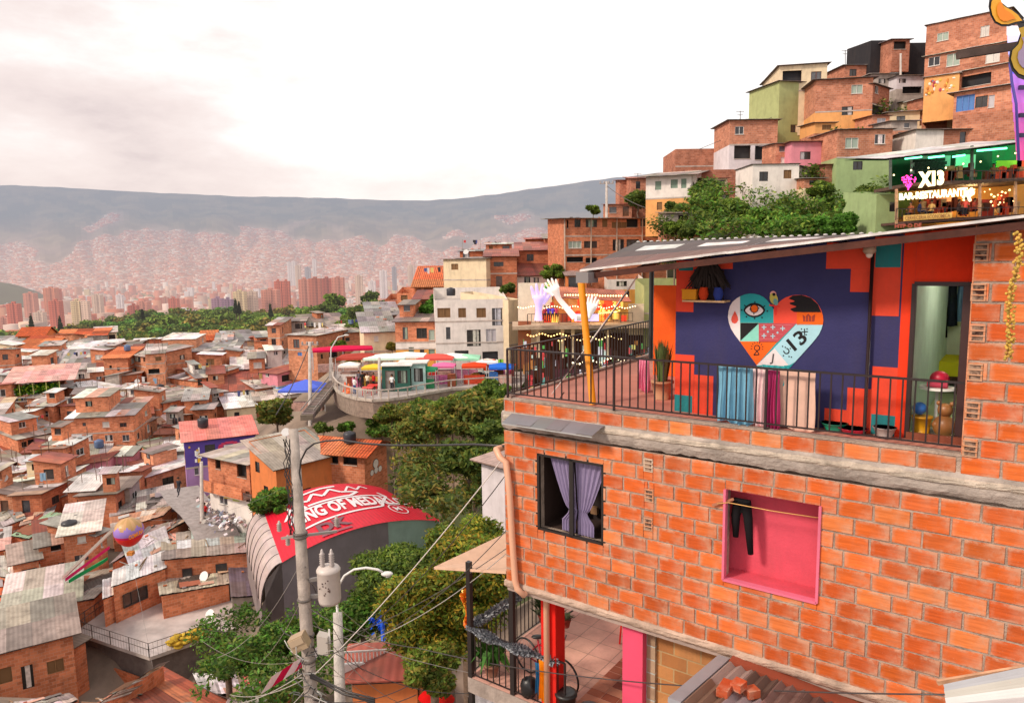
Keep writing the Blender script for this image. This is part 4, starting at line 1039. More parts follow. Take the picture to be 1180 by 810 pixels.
  if roof in('m','l','g')and W>3:
   mb=MB()
   for _ in range(rnd.randrange(3,8)):
    s,t=rnd.uniform(.05,.95),rnd.uniform(.05,.95);mb.box(pt(s,t,rz(s,t)+.17),u*rnd.uniform(.1,.25),b_*.09,(0,0,.05),jit(random.choice([BR,CON,(.15,.13,.12)]),.2))
   w_o=mb.build('roof_weights',M['plaster'],rf)
 rm=random.Random(seed+7)
 if top_room and rm.random()<.46 and W>3.2 and roof!='F':
  w2,d2=W*rm.uniform(.25,.65),D*rm.uniform(.35,.7);s_=rm.choice((.03,.97-w2/W));t_=rm.uniform(.25,.4);zr_=rz(s_,t_)-.2;h2=rm.uniform(1.7,2.5);Q=pt(s_,t_,0);mb=MB();cc=tc_ if rm.random()<.7 else rm.choice([CON,hexc('E0D4C8'),hexc('D6825A')]);o_=[(w2*.3,w2*.3+.8,zr_+1.0,zr_+1.7)]
  facade(mb,Q,u,n,w2,zr_,zr_+h2,o_,cc,tm);facade(mb,Q+u*w2,b_,u,d2,zr_,zr_+h2,[],cc,tm);facade(mb,Q+b_*d2,-b_,-u,d2,zr_,zr_+h2,[],cc,tm)
  rr_=mb.build('rooftop_room',[M[x]for x in SLOTS],r);mb=MB();e=.3;zz_=zr_+h2;sheet_roof(mb,Q-u*e+n*e+V((0,0,zz_)),Q+u*(w2+e)+n*e+V((0,0,zz_)),Q+u*(w2+e)+b_*(d2+e)+V((0,0,zz_+.3)),Q-u*e+b_*(d2+e)+V((0,0,zz_+.3)),max(2,int(w2)),1,rm.choice([TINL,TINW,TING,TINR,TINB,PATCH]));mb.build('room_roof',M['tin'],rr_)
  window(r,Q,u,n,*o_[0],rm.choice('dwo'))
 if top_room and rm.random()<.5:
  mb=MB()
  for i in range(rm.randrange(3,7)):q=pt(rm.choice((.02,.98,rm.random())),rm.choice((.02,.5,.98)),0);z_=zt;mb.bar(q+V((0,0,z_)),q+V((0,0,z_+rm.uniform(.8,1.6)+slope*D)),.05,.05,(.16,.09,.06),up=tuple(u))
  mb.build('rebar',M['paint'],r)
 if extra:extra(r,P0h,u,n,b_,W,D,zs)
 HREG.append((label,lambda s,t:pt(s,t,rz(s,t)+(.14 if roof!='F' else-.25)),u,W,D,P0h.y))
 return r
NH=[0]
def H(x0,x1,yt,yb,label,storeys='BB',Y0=None,dY=1.0,D=6,**kw):
 """a house whose front face spans photo columns x0..x1, top row yt, base row yb, left corner at distance Y0 and right corner dY farther"""
 Y0=Y0 or tab(yb,YT)
 p0=at(x0,yb,Y0);p1=at(x1,yb,Y0+dY);p1.z=p0.z;u=(p1-p0);W=u.length;u.normalize()
 ht=at(x0,yt,Y0).z-p0.z
 if 'wins' in kw:
  n=V((u.y,-u.x,0));ws=[]
  for(a,b,c,d,kd)in kw.pop('wins'):
   q0=on_plane(a,(b+d)/2,p0,n);q1=on_plane(c,(b+d)/2,p0,n);z0=on_plane((a+c)/2,d,p0,n).z;z1=on_plane((a+c)/2,b,p0,n).z
   ws.append(((q0-p0).dot(u),(q1-p0).dot(u),z0,z1,kd))
  ok=[]
  for q in ws:
   q=(max(.1,q[0]),min(W-.1,q[1]),q[2],min(q[3],p0.z+ht-.08),q[4])
   if q[1]-q[0]>.15 and q[3]-q[2]>.15:ok.append(q)
  kw['fw']=ok
 NH[0]+=1
 return house_at(p0,u,W,D,ht,storeys,label=label,seed=1000+NH[0],**kw)
def ladder_bars(r,P0h,u,n,b_,W,D,zs):pass
def balcony(k=1,a=.1,b=.9,dep=.9,col=(.5,.42,.36),solid=None):
 def f(r,P0h,u,n,b_,W,D,zs):
  z=zs[k];A,B=P0h+u*W*a,P0h+u*W*b;mb=MB()
  mb.box((A+B)/2+n*dep/2+V((0,0,z)),(B-A)/2,n*dep/2,(0,0,.09),col);bo=mb.build('balcony',M['concrete'],r);mb=MB()
  if solid:mb.box((A+B)/2+n*dep+V((0,0,z+.5)),(B-A)/2,n*.06,(0,0,.5),solid);mb.build('parapet',M['brick'],bo)
  else:
   mb.bar(A+n*dep+V((0,0,z+1)),B+n*dep+V((0,0,z+1)),.05,.05,(.05,.04,.04))
   N=int((B-A).length/.22)
   for i in range(N+1):p=A.lerp(B,i/N)+n*dep;mb.bar(p+V((0,0,z)),p+V((0,0,z+1)),.025,.025,(.05,.04,.04),up=tuple(u))
   mb.build('railing',M['paint'],bo)
 return f
 # ---- far row under the tree belt
H(22,53,387,404,'small peach house with orange hipped tile roof, right under the tree belt at far left','O',roof='t',rdir='g',slope=.5,D=6,wins=[(26,391,34,399,'O'),(36,391,47,402,'c')])
H(60,119,394,403,'long low brick house with a red painted gallery, right of the peach hipped house','B',roof='t',slope=.2,D=9,dY=3,wins=[(63,396,72,401,'o'),(74,396,95,402,'r'),(106,396,114,399,'o')])
H(-22,20,399,414,'low house with a wide grey roof at the far left edge under the trees','B',roof='g',D=9,dY=2)
H(14,56,403,416,'low house with a broad terracotta roof in front of the peach hipped house','C',roof='t',slope=.2,D=9)
H(56,80,405,417,'tiny brick house between the broad terracotta roof and the orange box house','D',roof='m',D=7)
H(80,125,403,417,'orange brick box with a white tin edge in front of the red gallery house','D',roof='w',D=7,dY=2,wins=[(98,407,104,410,'o')])
H(-20,36,424,438,'long white wall house with a pale pink roof strip at the left edge','W',roof='w',D=9,dY=4,wins=[(3,427,6,432,'d'),(28,430,32,433,'o')])
H(36,60,419,442,'brick house with one small window, right of the long white wall house','BB',roof='m',D=9,wins=[(42,427,46,431,'d'),(51,426,57,434,'g')])
H(58,106,426,443,'brick house with two green curtained windows under a large dark grey roof','B',roof='g',slope=.2,D=11,dY=2,wins=[(61,427,68,434,'g'),(79,428,83,430,'o'),(51,427,55,434,'g')])
H(105,121,429,450,'narrow orange block wall house left of the two tall narrow brick houses','BB',roof='m',D=6,wins=[(111,434,117,437,'w')])
H(122,150,413,449,'tall narrow brick house with small paired windows left of the overhanging roof house','BBB',roof='t',slope=.15,D=7,dY=0.5,wins=[(126,421,129,426,'d'),(135,423,138,427,'d'),(126,434,128,439,'d'),(130,434,133,439,'d'),(137,436,141,438,'r')])
H(152,170,408,443,'brick house whose corner has a small roof over a red curtained porch','DDD',roof='l',D=8,dY=-4,wins=[(155,411,162,417,'d'),(165,412,168,417,'x'),(154,424,157,431,'d')])
H(170,191,408,443,'brick wing with an awning above a deep red porch, joined to the tall orange box','DDD',roof='l',D=7,dY=1,Y0=116,wins=[(179,411,186,416,'k'),(171,425,184,431,'O')])
H(190,228,392,434,'tall orange brick box house rising highest above its neighbours below the tree belt','DDDD',roof='w',slope=.02,D=8,dY=1,over=.1,wins=[(193,397,198,401,'r'),(197,411,202,416,'d'),(204,423,208,425,'d'),(196,425,200,429,'d')])
H(229,250,393,404,'house with striped diagonal terracotta roof beside the tall orange box','C',roof='t',slope=.35,D=5,rdir='f',over=.1)
H(213,274,406,438,'long two-storey brick house with three windows in a row under the striped tile roof','BB',roof='g',slope=.06,D=9,dY=2,wins=[(215,412,217,414,'o'),(236,412,240,418,'w'),(249,412,253,418,'w'),(262,410,266,415,'o'),(260,423,264,431,'k')])
H(197,228,435,452,'low brick house with grey tin roof patches in front of the tall orange box','B',roof='m',slope=.15,D=8,dY=-4,wins=[])
H(228,252,436,452,'brick wall house with two maroon windows beneath the long three-window house','B',roof='m',D=7,dY=2,Y0=115,wins=[(228,437,233,444,'r'),(238,435,243,442,'r')])
def greens(r,P0h,u,n,b_,W,D,zs):
 zt=zs[-1];P=P0h
 for i in range(5):mb=MB();p=P+u*W*i/4+n*.1;mb.bar(p+V((0,0,zt-.1)),p+V((0,0,zt+2.1)),.12,.12,(.62,.66,.2),up=tuple(u));mb.build('terrace_post',M['paint'],r)
 mb=MB()
 for i in range(900):
  p=P+u*random.uniform(.1,W-.1)+b_*random.uniform(-.2,1.2)+V((0,0,zt+random.uniform(0,1.5)));a=V((random.gauss(0,1),random.gauss(0,1),random.gauss(0,1))).normalized()*.22;b=a.orthogonal().normalized()*.14
  mb.face([p-a,p+b,p+a,p-b],jit(random.choice([hexc('3E7F1E'),hexc('6FA82A'),hexc('2A5A1A'),hexc('A8C83A')]),.3))
 mb.build('green_foliage',M['leaf'],r)
 mb=MB();sheet_roof(mb,P+n*.9-u*.4+V((0,0,zt+2.0)),P+n*.9+u*(W+2.2)+V((0,0,zt+2.0)),P+b_*(D+2)+u*(W+2.2)+V((0,0,zt+3.3)),P+b_*(D+2)-u*.4+V((0,0,zt+3.3)),9,3,[hexc('D99C94'),hexc('E2AAA0')]);mb.build('roof',M['tin'],r)
 mb=MB();mb.box(P+u*W*.45+n*.08+V((0,0,zt-.6)),u*W*.33,n*.04,(0,0,.4),(.75,.75,.68));s_=mb.build('sign',M['paint'],r)
 mb=MB()
 for i in range(14):q=P+u*(W*.14+W*.62*i/13)+n*.13+V((0,0,zt-.6));mb.box(q,u*random.uniform(.1,.2),n*.006,(0,0,random.uniform(.12,.25)),random.choice([(.03,.03,.03),(.4,.35,.05),(.05,.05,.08)]))
 mb.build('sign_marks',M['paint'],s_)
H(10,72,457,480,'plant-filled open terrace bar with a pink roof and green vines over its brick wall','B',roof='F',D=8,dY=3,extra=greens,wins=[(17,465,22,473,'k'),(28,466,32,470,'d'),(41,465,48,468,'d'),(54,464,57,470,'x'),(61,464,64,470,'d')])
H(86,120,452,470,'brick yard wall house with a tiny white roofed hut on its deck','B',roof='F',D=8,dY=2,wins=[(91,461,95,464,'o')])
H(94,108,446,457,'tiny brick hut with a white slab roof on the yard wall house','C',roof='w',Y0=113,D=3,base=.2,wins=[(91,448,97,456,'O')])
H(-14,12,438,452,'small brick shed with white roof edge, far left below the long white wall','B',roof='w',D=5)
H(115,147,452,474,'house with a long open wooden gallery under a bright white roof','KD',roof='w',slope=.05,D=9,dY=4,over=.6,tops=(0,.45,1),wins=[(116,455,120,462,'O'),(121,455,126,462,'O'),(128,455,133,462,'O'),(135,456,140,463,'O')])
H(146,190,454,492,'corner house with wide pale grey roof, brick over lime green lower storey','WGB',tops=(0,.32,.6,1),roof='l',slope=.03,D=9.5,dY=-8,Y0=112,over=.5,wins=[(148,460,156,464,'c'),(166,457,171,461,'d'),(183,460,189,466,'c'),(179,475,183,480,'d')],sw=[(1.2,2.4,-18.6,-17.8,'w'),(5,6.6,-18.4,-17.4,'r'),(4.2,6.0,-20.2,-19.4,'r')]if 0 else None)
H(60,108,474,497,'brick house with pale beige roof and dark open corner above the large two-storey brick house','BB',roof='l',slope=.1,D=7,dY=2,wins=[(72,477,83,489,'O'),(96,478,102,482,'c')])
H(4,43,491,508,'white painted wall house beneath patchy white roofs at the left','W',roof='m',slope=.12,D=10,dY=3,wins=[(10,495,13,498,'d'),(19,495,22,499,'c')])
H(42,64,486,508,'plain brick annex joined to the right of the white painted wall house','B',roof='w',slope=.1,D=8,dY=1,wins=[])
H(-20,6,480,520,'brick house cut by the left edge of the view beside the white wall house','BBB',roof='m',D=8)
H(24,78,506,542,'brick house with one long dark opening below a slanting light grey roof','BB',roof='l',slope=.15,rdir='f',D=6,dY=5,wins=[(25,509,31,515,'O'),(32,504,61,515,'O'),(68,515,74,520,'w')])
H(84,158,482,540,'large two-storey brick house with two rows of windows and a patchy tin roof','BBB',roof='m',slope=.10,D=8,dY=1.5,Y0=88,tops=(0,.32,.68,1),sw=None,wins=[(95,487,99,491,'r'),(118,486,126,492,'c'),(138,487,146,492,'r'),(98,501,107,508,'w'),(121,501,130,508,'w'),(141,501,149,508,'w')])
H(44,70,541,566,'small plain orange brick house with a white blotched roof below the long dark opening','B',roof='m',D=5,dY=2,wins=[])
H(86,126,535,560,'brick house with a maroon window under a large dark corrugated roof','B',roof='g',slope=.12,D=9,dY=1.5,wins=[(92,536,97,542,'r'),(114,539,121,546,'k')])
H(163,186,511,534,'corner brick house with a flat brown roof and pierced block vents','D',roof='b',slope=.03,D=8,dY=-5,Y0=90,wins=[(176,517,179,523,'d')])
H(145,170,541,566,'brick house with white and grey roof sheets below the brown flat roof house','D',roof='w',slope=.06,D=8,dY=-3,wins=[(148,544,151,549,'o'),(160,546,162,550,'r')])
H(120,150,560,575,'brick shed tucked beneath the dark corrugated roof','C',roof='w',D=5)
H(-20,30,556,585,'brick house with a dark grey roof at the left edge below the long dark opening','BB',roof='g',slope=.15,D=7,dY=4)
H(66,108,528,548,'concrete lane house hidden between the large two-storey house and the dark roof','X',roof='m',D=5)
H(175,214,490,503,'low pale shop row cluttered with goods under the lime green house','Q',roof='m',D=4,dY=3)
H(214,240,462,492,'narrow brick house with balcony right of the green storey house','BB',roof='m',D=6)
def purple(r,P0h,u,n,b_,W,D,zs):
 zt=zs[-1];q=lambda s,z,o=.04:P0h+u*s+n*o+V((0,0,z))
 mb=MB();c=q(W*.62,zt-1.0);
 for i in range(14):
  a=i*math.pi*2/14;mb.box(c+u*math.cos(a)*.9+V((0,0,math.sin(a)*.42)),u*.22,n*.01,(0,0,.13),(.72,.05,.16))
 mb.box(c+n*.01,u*.55,n*.012,(0,0,.2),(.8,.78,.8));mb.build('painted_badge',M['paint'],r)
 mb=MB()
 for i in range(16):mb.box(P0h-u*.0+b_*random.uniform(.3,3)-u*.03+V((0,0,zt-random.uniform(.3,2.4))),b_*random.uniform(.1,.3),u*.01,(0,0,random.uniform(.08,.3)),random.choice([hexc('F0C030'),hexc('FFFFFF'),hexc('E06A20')]))
 for i in range(10):mb.box(q(random.uniform(.3,W*.22),zt-random.uniform(.3,2.2)),u*random.uniform(.06,.2),n*.01,(0,0,random.uniform(.06,.3)),random.choice([hexc('F0C030'),hexc('FFFFFF')]))
 mb.build('painted_mural',M['paint'],r)
H(216,298,509,562,'violet house with a long salmon pink roof and lavender ground floor','LV',name='painted_house',roof='p',slope=.16,D=5.5,dY=3,Y0=72,over=.3,tops=(0,.42,1),extra=purple,wins=[(236,512,248,521,'o'),(240,530,246,552,'x'),(224,537,229,547,'w')],sg=[(2,3.2,-23,-22,'w')]if 0 else None)
H(240,300,453,470,'brick house under a wide dark red tin roof, left of the pink and blue house','D',roof='r',slope=.22,D=11,dY=3,wins=[(241,456,245,461,'d'),(249,457,252,462,'x')])
H(262,296,471,486,'tan shed under a bright white tin roof above the violet house','K',roof='w',slope=.14,D=8,dY=2,wins=[(270,475,276,482,'O')])
H(272,332,425,446,'open brick hall with a dazzling white sheet roof above the dark red tin roof','B',roof='w',slope=.22,D=9,dY=3,over=.8,wins=[(275,427,312,440,'O')])
H(302,321,429,458,'narrow house painted pink above and pale blue below','UP',name='painted_house',roof='r',slope=.08,D=8,dY=-2,tops=(0,.5,1),wins=[(306,430,310,434,'w'),(305,443,309,452,'b'),(313,444,318,452,'b')])
H(332,356,427,456,'brick and raw concrete house right of the pink and blue one','XB',roof='r',slope=.06,D=8,dY=-1,wins=[(345,429,352,436,'c'),(348,443,352,448,'o')])
H(357,384,430,450,'brick house with white tin strips behind the blue market tent','XB',roof='w',slope=.06,D=8,dY=1,wins=[])
H(333,366,386,420,'orange three-window brick house behind the far concrete pole','DD',roof='l',slope=.02,D=9,dY=-2,Y0=117,wins=[(338,391,345,401,'r'),(343,406,348,410,'b'),(357,407,361,412,'b')])
H(310,324,375,412,'slim two-storey brick house with a red curtained door left of the raw concrete one','XDD',roof='m',D=7,dY=0,Y0=128,tops=(0,.2,.6,1),wins=[(313,378,318,384,'r'),(313,389,318,399,'r')])
H(324,353,371,404,'raw concrete three-storey house with dark window pairs on its top floor','XX',roof='b',slope=.03,D=7,dY=1,Y0=135,name='concrete_house',wins=[(326,373,333,378,'d'),(340,373,348,379,'d'),(326,388,331,392,'o')])
H(353,402,376,390,'long cream gabled house with rooftop brick turret near the big mango trees','K',name='plaster_house',roof='b',slope=.25,D=7,dY=4,Y0=138,wins=[(356,374,361,378,'k'),(387,371,391,377,'c')])
H(366,373,361,369,'tiny brick turret hut standing on the long cream house','B',roof='m',Y0=143,D=2,base=.5,wins=[(370,363,372,366,'d')])
H(264,297,394,407,'cream house with two small windows under a grey roof in the far row','K',name='plaster_house',roof='g',slope=.2,D=8,dY=3,wins=[(268,394,272,399,'c'),(280,394,285,399,'c')])
H(297,311,389,412,'small brick house hung with laundry beside the far cream house','BC',roof='g',D=6,wins=[(300,391,307,397,'O')])
H(308,325,404,412,'white roofed porch hut in front of the slim red curtained house','W',roof='w',D=4,Y0=124)
H(378,392,389,404,'brick house with shaded laundry openings right of the orange three-window one','D',roof='m',D=6,Y0=122,wins=[(377,390,383,395,'O'),(384,389,390,394,'O')])
H(392,432,384,402,'orange brick house with a broad pinkish roof beside the cream wall','D',roof='l',slope=.1,D=8,dY=3,Y0=122,wins=[(398,389,403,393,'o'),(420,386,425,390,'o')])
H(250,268,392,408,'dim brick house below the tree belt between the striped roof and the cream house','C',roof='m',D=7)
FILL=[(-20,24,462,482,'brick house with patched roof at the far left, below the plant-filled terrace bar','B','m'),(0,26,418,426,'thin strip of white roof behind the long white wall house','D','w'),(70,92,448,462,'brick stair house just right of the plant-filled terrace bar','C','m'),(126,148,400,410,'white roof terrace behind the tall narrow brick house','D','w'),(150,190,399,407,'house with several white roof sheets directly below the palm tree','D','w'),(98,122,415,428,'low brick house with pale roof behind the narrow block wall house','B','l'),(70,100,411,424,'low house with a grey and white patched roof behind the big dark grey roof','C','m'),(20,52,411,420,'squat brick house between the terracotta roof and the one-window house','B','l'),(250,275,468,480,'brick shed between the dark red roof and the white tin roof','C','m'),(296,334,462,478,'tin-roofed brick house behind the round tree','B','l'),(330,352,455,470,'small shop with a white roof behind the blue tent','W','w'),(296,318,448,466,'brick house left of the pink and blue house, under the dark red roof end','C','l'),(196,216,455,470,'brick shed beside the corner house with the green storey','C','m'),(160,200,500,512,'flat tin roof between the shop row and the brown roofed corner house','B','l'),(126,146,470,484,'concrete house wedged above the large two-storey brick house','X','w'),(0,30,536,556,'brick house below the long dark opening at the left edge','B','m'),(188,214,528,548,'green-grey tin roof shed right of the brown roofed corner house','C','n'),(170,204,556,572,'long reddish roof shed above the street wall','C','r'),(355,380,400,418,'brick house side by side with the orange three-window house','C','m'),(276,300,410,424,'brown roofed house behind the dazzling white sheet roof','B','b'),(384,420,404,420,'brick house partly hidden by the bush behind the round plaza','B','m'),(110,135,384,396,'pale roofed house half sunk in the tree belt','K','l')]
for a,b,c,d,lab,st,rf_ in FILL:H(a,b,c,d,lab,st,roof=rf_,D=7,dY=2)
# ---- lower left: roofs close below
def roof_junk(parent,P00,P10,P11,P01,n,rnd=random):
 mb=MB();Q=[V(p)for p in(P00,P10,P11,P01)];nr=V((0,0,1))
 for i in range(n):
  s,t=rnd.uniform(.05,.95),rnd.uniform(.05,.95);p=Q[0].lerp(Q[1],s).lerp(Q[3].lerp(Q[2],s),t);e=(Q[1]-Q[0]).normalized();f=(Q[3]-Q[0]).normalized();k_=rnd.random()
  if k_<.4:mb.box(p+nr*.10,e*rnd.uniform(.08,.2),f*.08,nr*.05,jit(rnd.choice([BR,CON,(.12,.10,.09)]),.3))
  elif k_<.7:mb.box(p+nr*.085,e*rnd.uniform(.3,.8),f*rnd.uniform(.3,.9),nr*.012,jit(rnd.choice([(.30,.10,.06),(.5,.46,.42),(.22,.19,.17),(.6,.36,.26)]),.25))
  else:mb.bar(p+nr*.1,p+nr*.1+e*rnd.uniform(-1,1)+f*rnd.uniform(.4,2.0),.05,.05,jit(rnd.choice([(.30,.18,.10),(.4,.36,.33)]),.3))
 return mb.build('roof_weights',M['plaster'],parent)
def strip_house(pts,label,roof,wall='B',hgt=2.4,name='brick_house',nx=None,slope_cols=None,wins=None,over=True):
 """roof given by four photo corners (near-left, near-right, far-right, far-left) with distances; walls drop below it"""
 P=[at(*p)for p in pts];r=root(name,(P[0]+P[1]+P[2]+P[3])/4+V((0,0,-hgt)),label,'house');CTRL.append((P[0]+P[2])/2+V((0,0,-hgt-.6)))
 mb=MB();W=(P[1]-P[0]).length;D=(P[3]-P[0]).length
 sheet_roof(mb,P[0],P[1],P[2],P[3],nx or max(2,int(W/1.0)),max(1,int(D/2.2)),ROOFC[roof]if isinstance(roof,str)else roof,thick=.06,amp=.035,wave=.022 if D*W<400 and min(p[2]for p in pts)<64 else 0,sub=3)
 rfo=mb.build('roof',M['tin'],r)
 if W*D>8:roof_junk(rfo,*P,int(4+W*D/7))
 c=(P[0]+P[1]+P[2]+P[3])/4;Q=[p.lerp(c,.06)+V((0,0,-.12))for p in P];mb=MB();wc=WALLC[wall];zb=min(q.z for q in Q)-hgt-2
 for i in range(4):
  a,b=Q[i],Q[(i+1)%4];L=(b-a).length
  mb.face([V((a.x,a.y,zb)),V((b.x,b.y,zb)),b,a],wc[1],[(0,zb),(L,zb),(L,b.z),(0,a.z)])
 mb.build('wall',M[wc[0]],r)
 a,b=Q[0],Q[1];u=V((b.x-a.x,b.y-a.y,0));W=u.length;u.normalize();n=V((u.y,-u.x,0));zt=min(a.z,b.z)
 for s in(wins if wins is not None else[(.2,.32),(.6,.74)]):
  window(r,V((a.x,a.y,0))+n*.16,u,n,W*s[0],W*s[1],zt-1.6,zt-.6,random.choice('dwork'))
 return r
strip_house([(0,575,77),(48,560,80),(66,553,84),(0,560,84)],'brick row under dark grey and white roof strips at left, below the blotched roof','g')
strip_house([(14,592,70),(90,566,73),(84,556,77),(5,573,76)],'long low brick row under brown and grey roofing lengthwise to the left','b')
strip_house([(-10,612,64),(30,597,67),(22,585,71),(-20,595,70)],'grey tin roof at the left edge beneath the long low brick row','g')
strip_house([(22,606,65),(60,596,68),(66,580,72),(28,590,70)],'patched purple-grey tin roof above the two green roofs','m')
strip_house([(86,578,70),(126,576,72),(126,561,77),(98,563,76)],'brick wall house with a bright pink roof in the middle left','p',wins=[])
strip_house([(126,596,68),(165,586,70),(160,562,76),(126,566,75)],'dark grey corrugated roof right of the bright pink roof','g')
strip_house([(88,562,76),(110,552,79),(141,553,82),(112,544,84)],'smooth pale grey flat roof under the dark corrugated roof house',[(.50,.50,.48),(.52,.51,.49)])
strip_house([(156,596,66),(205,588,69),(200,557,76),(158,566,74)],'beige patched roof curving beside the street wall','l')
strip_house([(128,612,62),(188,594,65),(200,582,69),(126,596,66)],'roof of orange planks above the balloon',[(.50,.24,.12),(.62,.40,.26),(.42,.18,.09),(.7,.6,.5)])
strip_house([(126,650,56),(205,605,62),(222,596,66),(170,607,63)],'long brownish fibre-cement roof behind the balloon','b')
strip_house([(150,655,55),(198,632,58),(190,606,62),(140,628,59)],'pale blue-grey roof panel under the balloon',[(.42,.42,.46),(.46,.45,.48)])
strip_house([(186,645,55),(288,636,57),(284,604,64),(186,616,61)],'wide brown fibre-cement roof with pink and pale green patches',[(.33,.27,.23),(.38,.32,.27),(.30,.25,.21),(.36,.30,.26),(.62,.30,.26),(.55,.60,.55)])
strip_house([(12,617,62),(33,621,62),(76,592,68),(58,590,68)],'long pale green roof slanting beside a second green roof','n')
strip_house([(40,624,60),(62,610,62),(84,590,67),(64,600,66)],'narrower green roof right of the long pale green one','n')
strip_house([(-30,640,58),(12,632,60),(14,606,64),(-30,612,63)],'brick house with an open dark porch at the left edge beside the green roofs','m')
strip_house([(-20,660,54),(24,668,53),(24,640,57),(-20,640,57)],'pink-white roof at the left edge above the plain orange wall','w')
strip_house([(-30,700,50),(16,690,51),(18,668,54),(-30,672,53)],'small orange-roofed shed at the left edge',[hexc('D8703A'),hexc('C8602E')])
H(18,48,650,682,'brick hut with a large dark window below the green roofs','BB',Y0=54,dY=1,D=4,roof='b',slope=.05,wins=[(25,655,43,661,'O'),(24,668,45,676,'o')])
H(48,78,630,668,'brick house with dark doorway between the dark-window hut and the tank house','BB',Y0=56,dY=1,D=5,roof='m',wins=[(58,620,70,634,'O'),(67,648,74,654,'d')])
H(77,114,616,660,'brick house carrying a black water tank on its concrete roof deck','BB',Y0=56,dY=1,D=7,roof=[(.60,.50,.44),(.64,.54,.48)],slope=.04,over=.5,wins=[(89,618,99,625,'c'),(86,639,102,646,'d')])
H(114,126,616,655,'narrow brick stair house with a white ladder wall beside the tank house','BB',Y0=57,dY=1,D=5,roof='m',wins=[(116,618,118,630,'w')])
strip_house([(30,700,49),(108,690,52),(150,650,58),(80,664,56)],'large faded grey fibre-cement roof rising from the beige gable',[(.28,.24,.21),(.33,.28,.24),(.24,.21,.18)])
H(10,90,706,726,'blind beige concrete attic wall with white capped top above the tiled grey roof','Q',name='concrete_house',Y0=48,dY=2,D=5,roof=[(.46,.40,.35),(.52,.46,.41)],slope=.15,rdir='f',wins=[],over=.5)
H(-6,90,752,800,'brick house with a round-arched dark door between two brown windows at bottom left','B',Y0=43,dY=2.5,D=4.6,roof=[(.25,.21,.18),(.29,.25,.21),(.22,.18,.16),(.32,.27,.23)],slope=.14,over=.5,wins=[(-2,769,14,787,'k'),(25,766,39,793,'d'),(54,760,74,775,'k')])
H(88,104,745,800,'dark narrow alley house between the brown-window house and the concrete deck','C',Y0=46,dY=1,D=5,roof='b',wins=[(101,760,103,780,'w')])
P_=[at(86,728,49.5),at(172,757,46.5),at(292,716,51.5),at(264,672,57.5),at(121,703,53.5)]
zd=sum(p.z for p in P_)/5;D_=[]
for(x,y)in((86,728),(172,757),(292,716),(264,672),(121,703)):
 r_=ray(x,y);D_.append(r_*(zd/r_.z))
dk=root('concrete_deck_house',V((D_[1].x,D_[1].y,zd-3)),'house topped by a wide wet grey concrete deck with a thin railing','house');CTRL.append(D_[1]+V((0,0,-3.6)));CTRL.append(D_[3]+V((0,0,-3.6)))
mb=MB();mb.face(D_,(.50,.44,.42));
for i in range(5):mb.face([D_[i],D_[(i+1)%5],D_[(i+1)%5]+V((0,0,-.25)),D_[i]+V((0,0,-.25))],(.45,.40,.37))
mb.build('deck',mk('wet_concrete',rough=.28,var=.35,vs=.45,bump=.1,spec=.5),dk)
c=sum(D_,V((0,0,0)))/5;Q=[p.lerp(c,.10)for p in D_];mb=MB()
for i in range(5):mb.face([Q[i]+V((0,0,-6)),Q[(i+1)%5]+V((0,0,-6)),Q[(i+1)%5]+V((0,0,-.25)),Q[i]+V((0,0,-.25))],(.16,.13,.12))
mb.build('wall',M['concrete'],dk)
mb=MB()
for a,b,s,e in((1,0,0,1),(1,2,0,1),(0,4,0,1)):
 A,B=D_[a],D_[b];n=max(3,int((B-A).length/1.9))
 for h in(1.0,.55):mb.bar(A+V((0,0,h)),B+V((0,0,h)),.035,.035,(.12,.10,.09))
 for i in range(n+1):p=A.lerp(B,i/n);mb.bar(p,p+V((0,0,1.0)),.05,.05,(.12,.10,.09),up=(1,0,0))
 n2=int((B-A).length/.28)
 for i in range(n2+1):p=A.lerp(B,i/n2);mb.bar(p,p+V((0,0,1.0)),.012,.012,(.2,.17,.15),up=(1,0,0))
mb.build('railing',M['paint'],dk)
for a,b in((.2,.5),(.6,.85)):pass
mb=MB();a,b=Q[1]+V((0,0,-1.4)),Q[0]+V((0,0,-1.4));q0=a.lerp(b,.05);q1=a.lerp(b,.65);mb.box((q0+q1)/2+V((.0,-.3,-1.4)),(q1-q0)/2,(0,.06,0),(0,0,.9),BR2);mb.build('brick_infill',M['brick'],dk)
mb=MB()
for i in range(60):
 p=D_[1].lerp(D_[2],random.uniform(.18,.5))+V((random.uniform(-.3,.3),random.uniform(0,.5),random.uniform(.05,.75)));mb.ball(p,(.35,.25,.12),7,5,jit(hexc('C9A63E'),.15),jit=.1)
thing(mb,'tarpaulin',M['cloth'],'crumpled yellow tarpaulin hung on the deck railing','tarpaulin')
strip_house([(128,676,51),(192,654,55),(190,634,57),(130,657,53)],'bright white sheet roof over the open room behind the concrete deck','w',wins=[(.15,.6)])
strip_house([(118,690,50.5),(140,682,52),(138,663,54),(118,668,53)],'small white sloping roof patch left of the bright white roof','w',wins=[])
strip_house([(184,686,51.5),(266,672,54.5),(262,645,59),(180,660,57)],'long pale corrugated roof edged with an orange wall behind the concrete deck',[(.50,.42,.34),(.55,.47,.39),(.46,.38,.31)],wins=[])
strip_house([(266,688,51),(303,686,52),(298,640,60),(262,642,59)],'dark plum-grey roof panels between the deck and the red arched hall',[(.17,.13,.15),(.19,.15,.17)],'X',wins=[(.3,.8)])
strip_house([(112,812,33),(178,770,37),(190,765,38),(148,800,35)],'cream and white corrugated roof left of the rusty red one',[(.62,.58,.55),(.50,.44,.36)],wins=[])
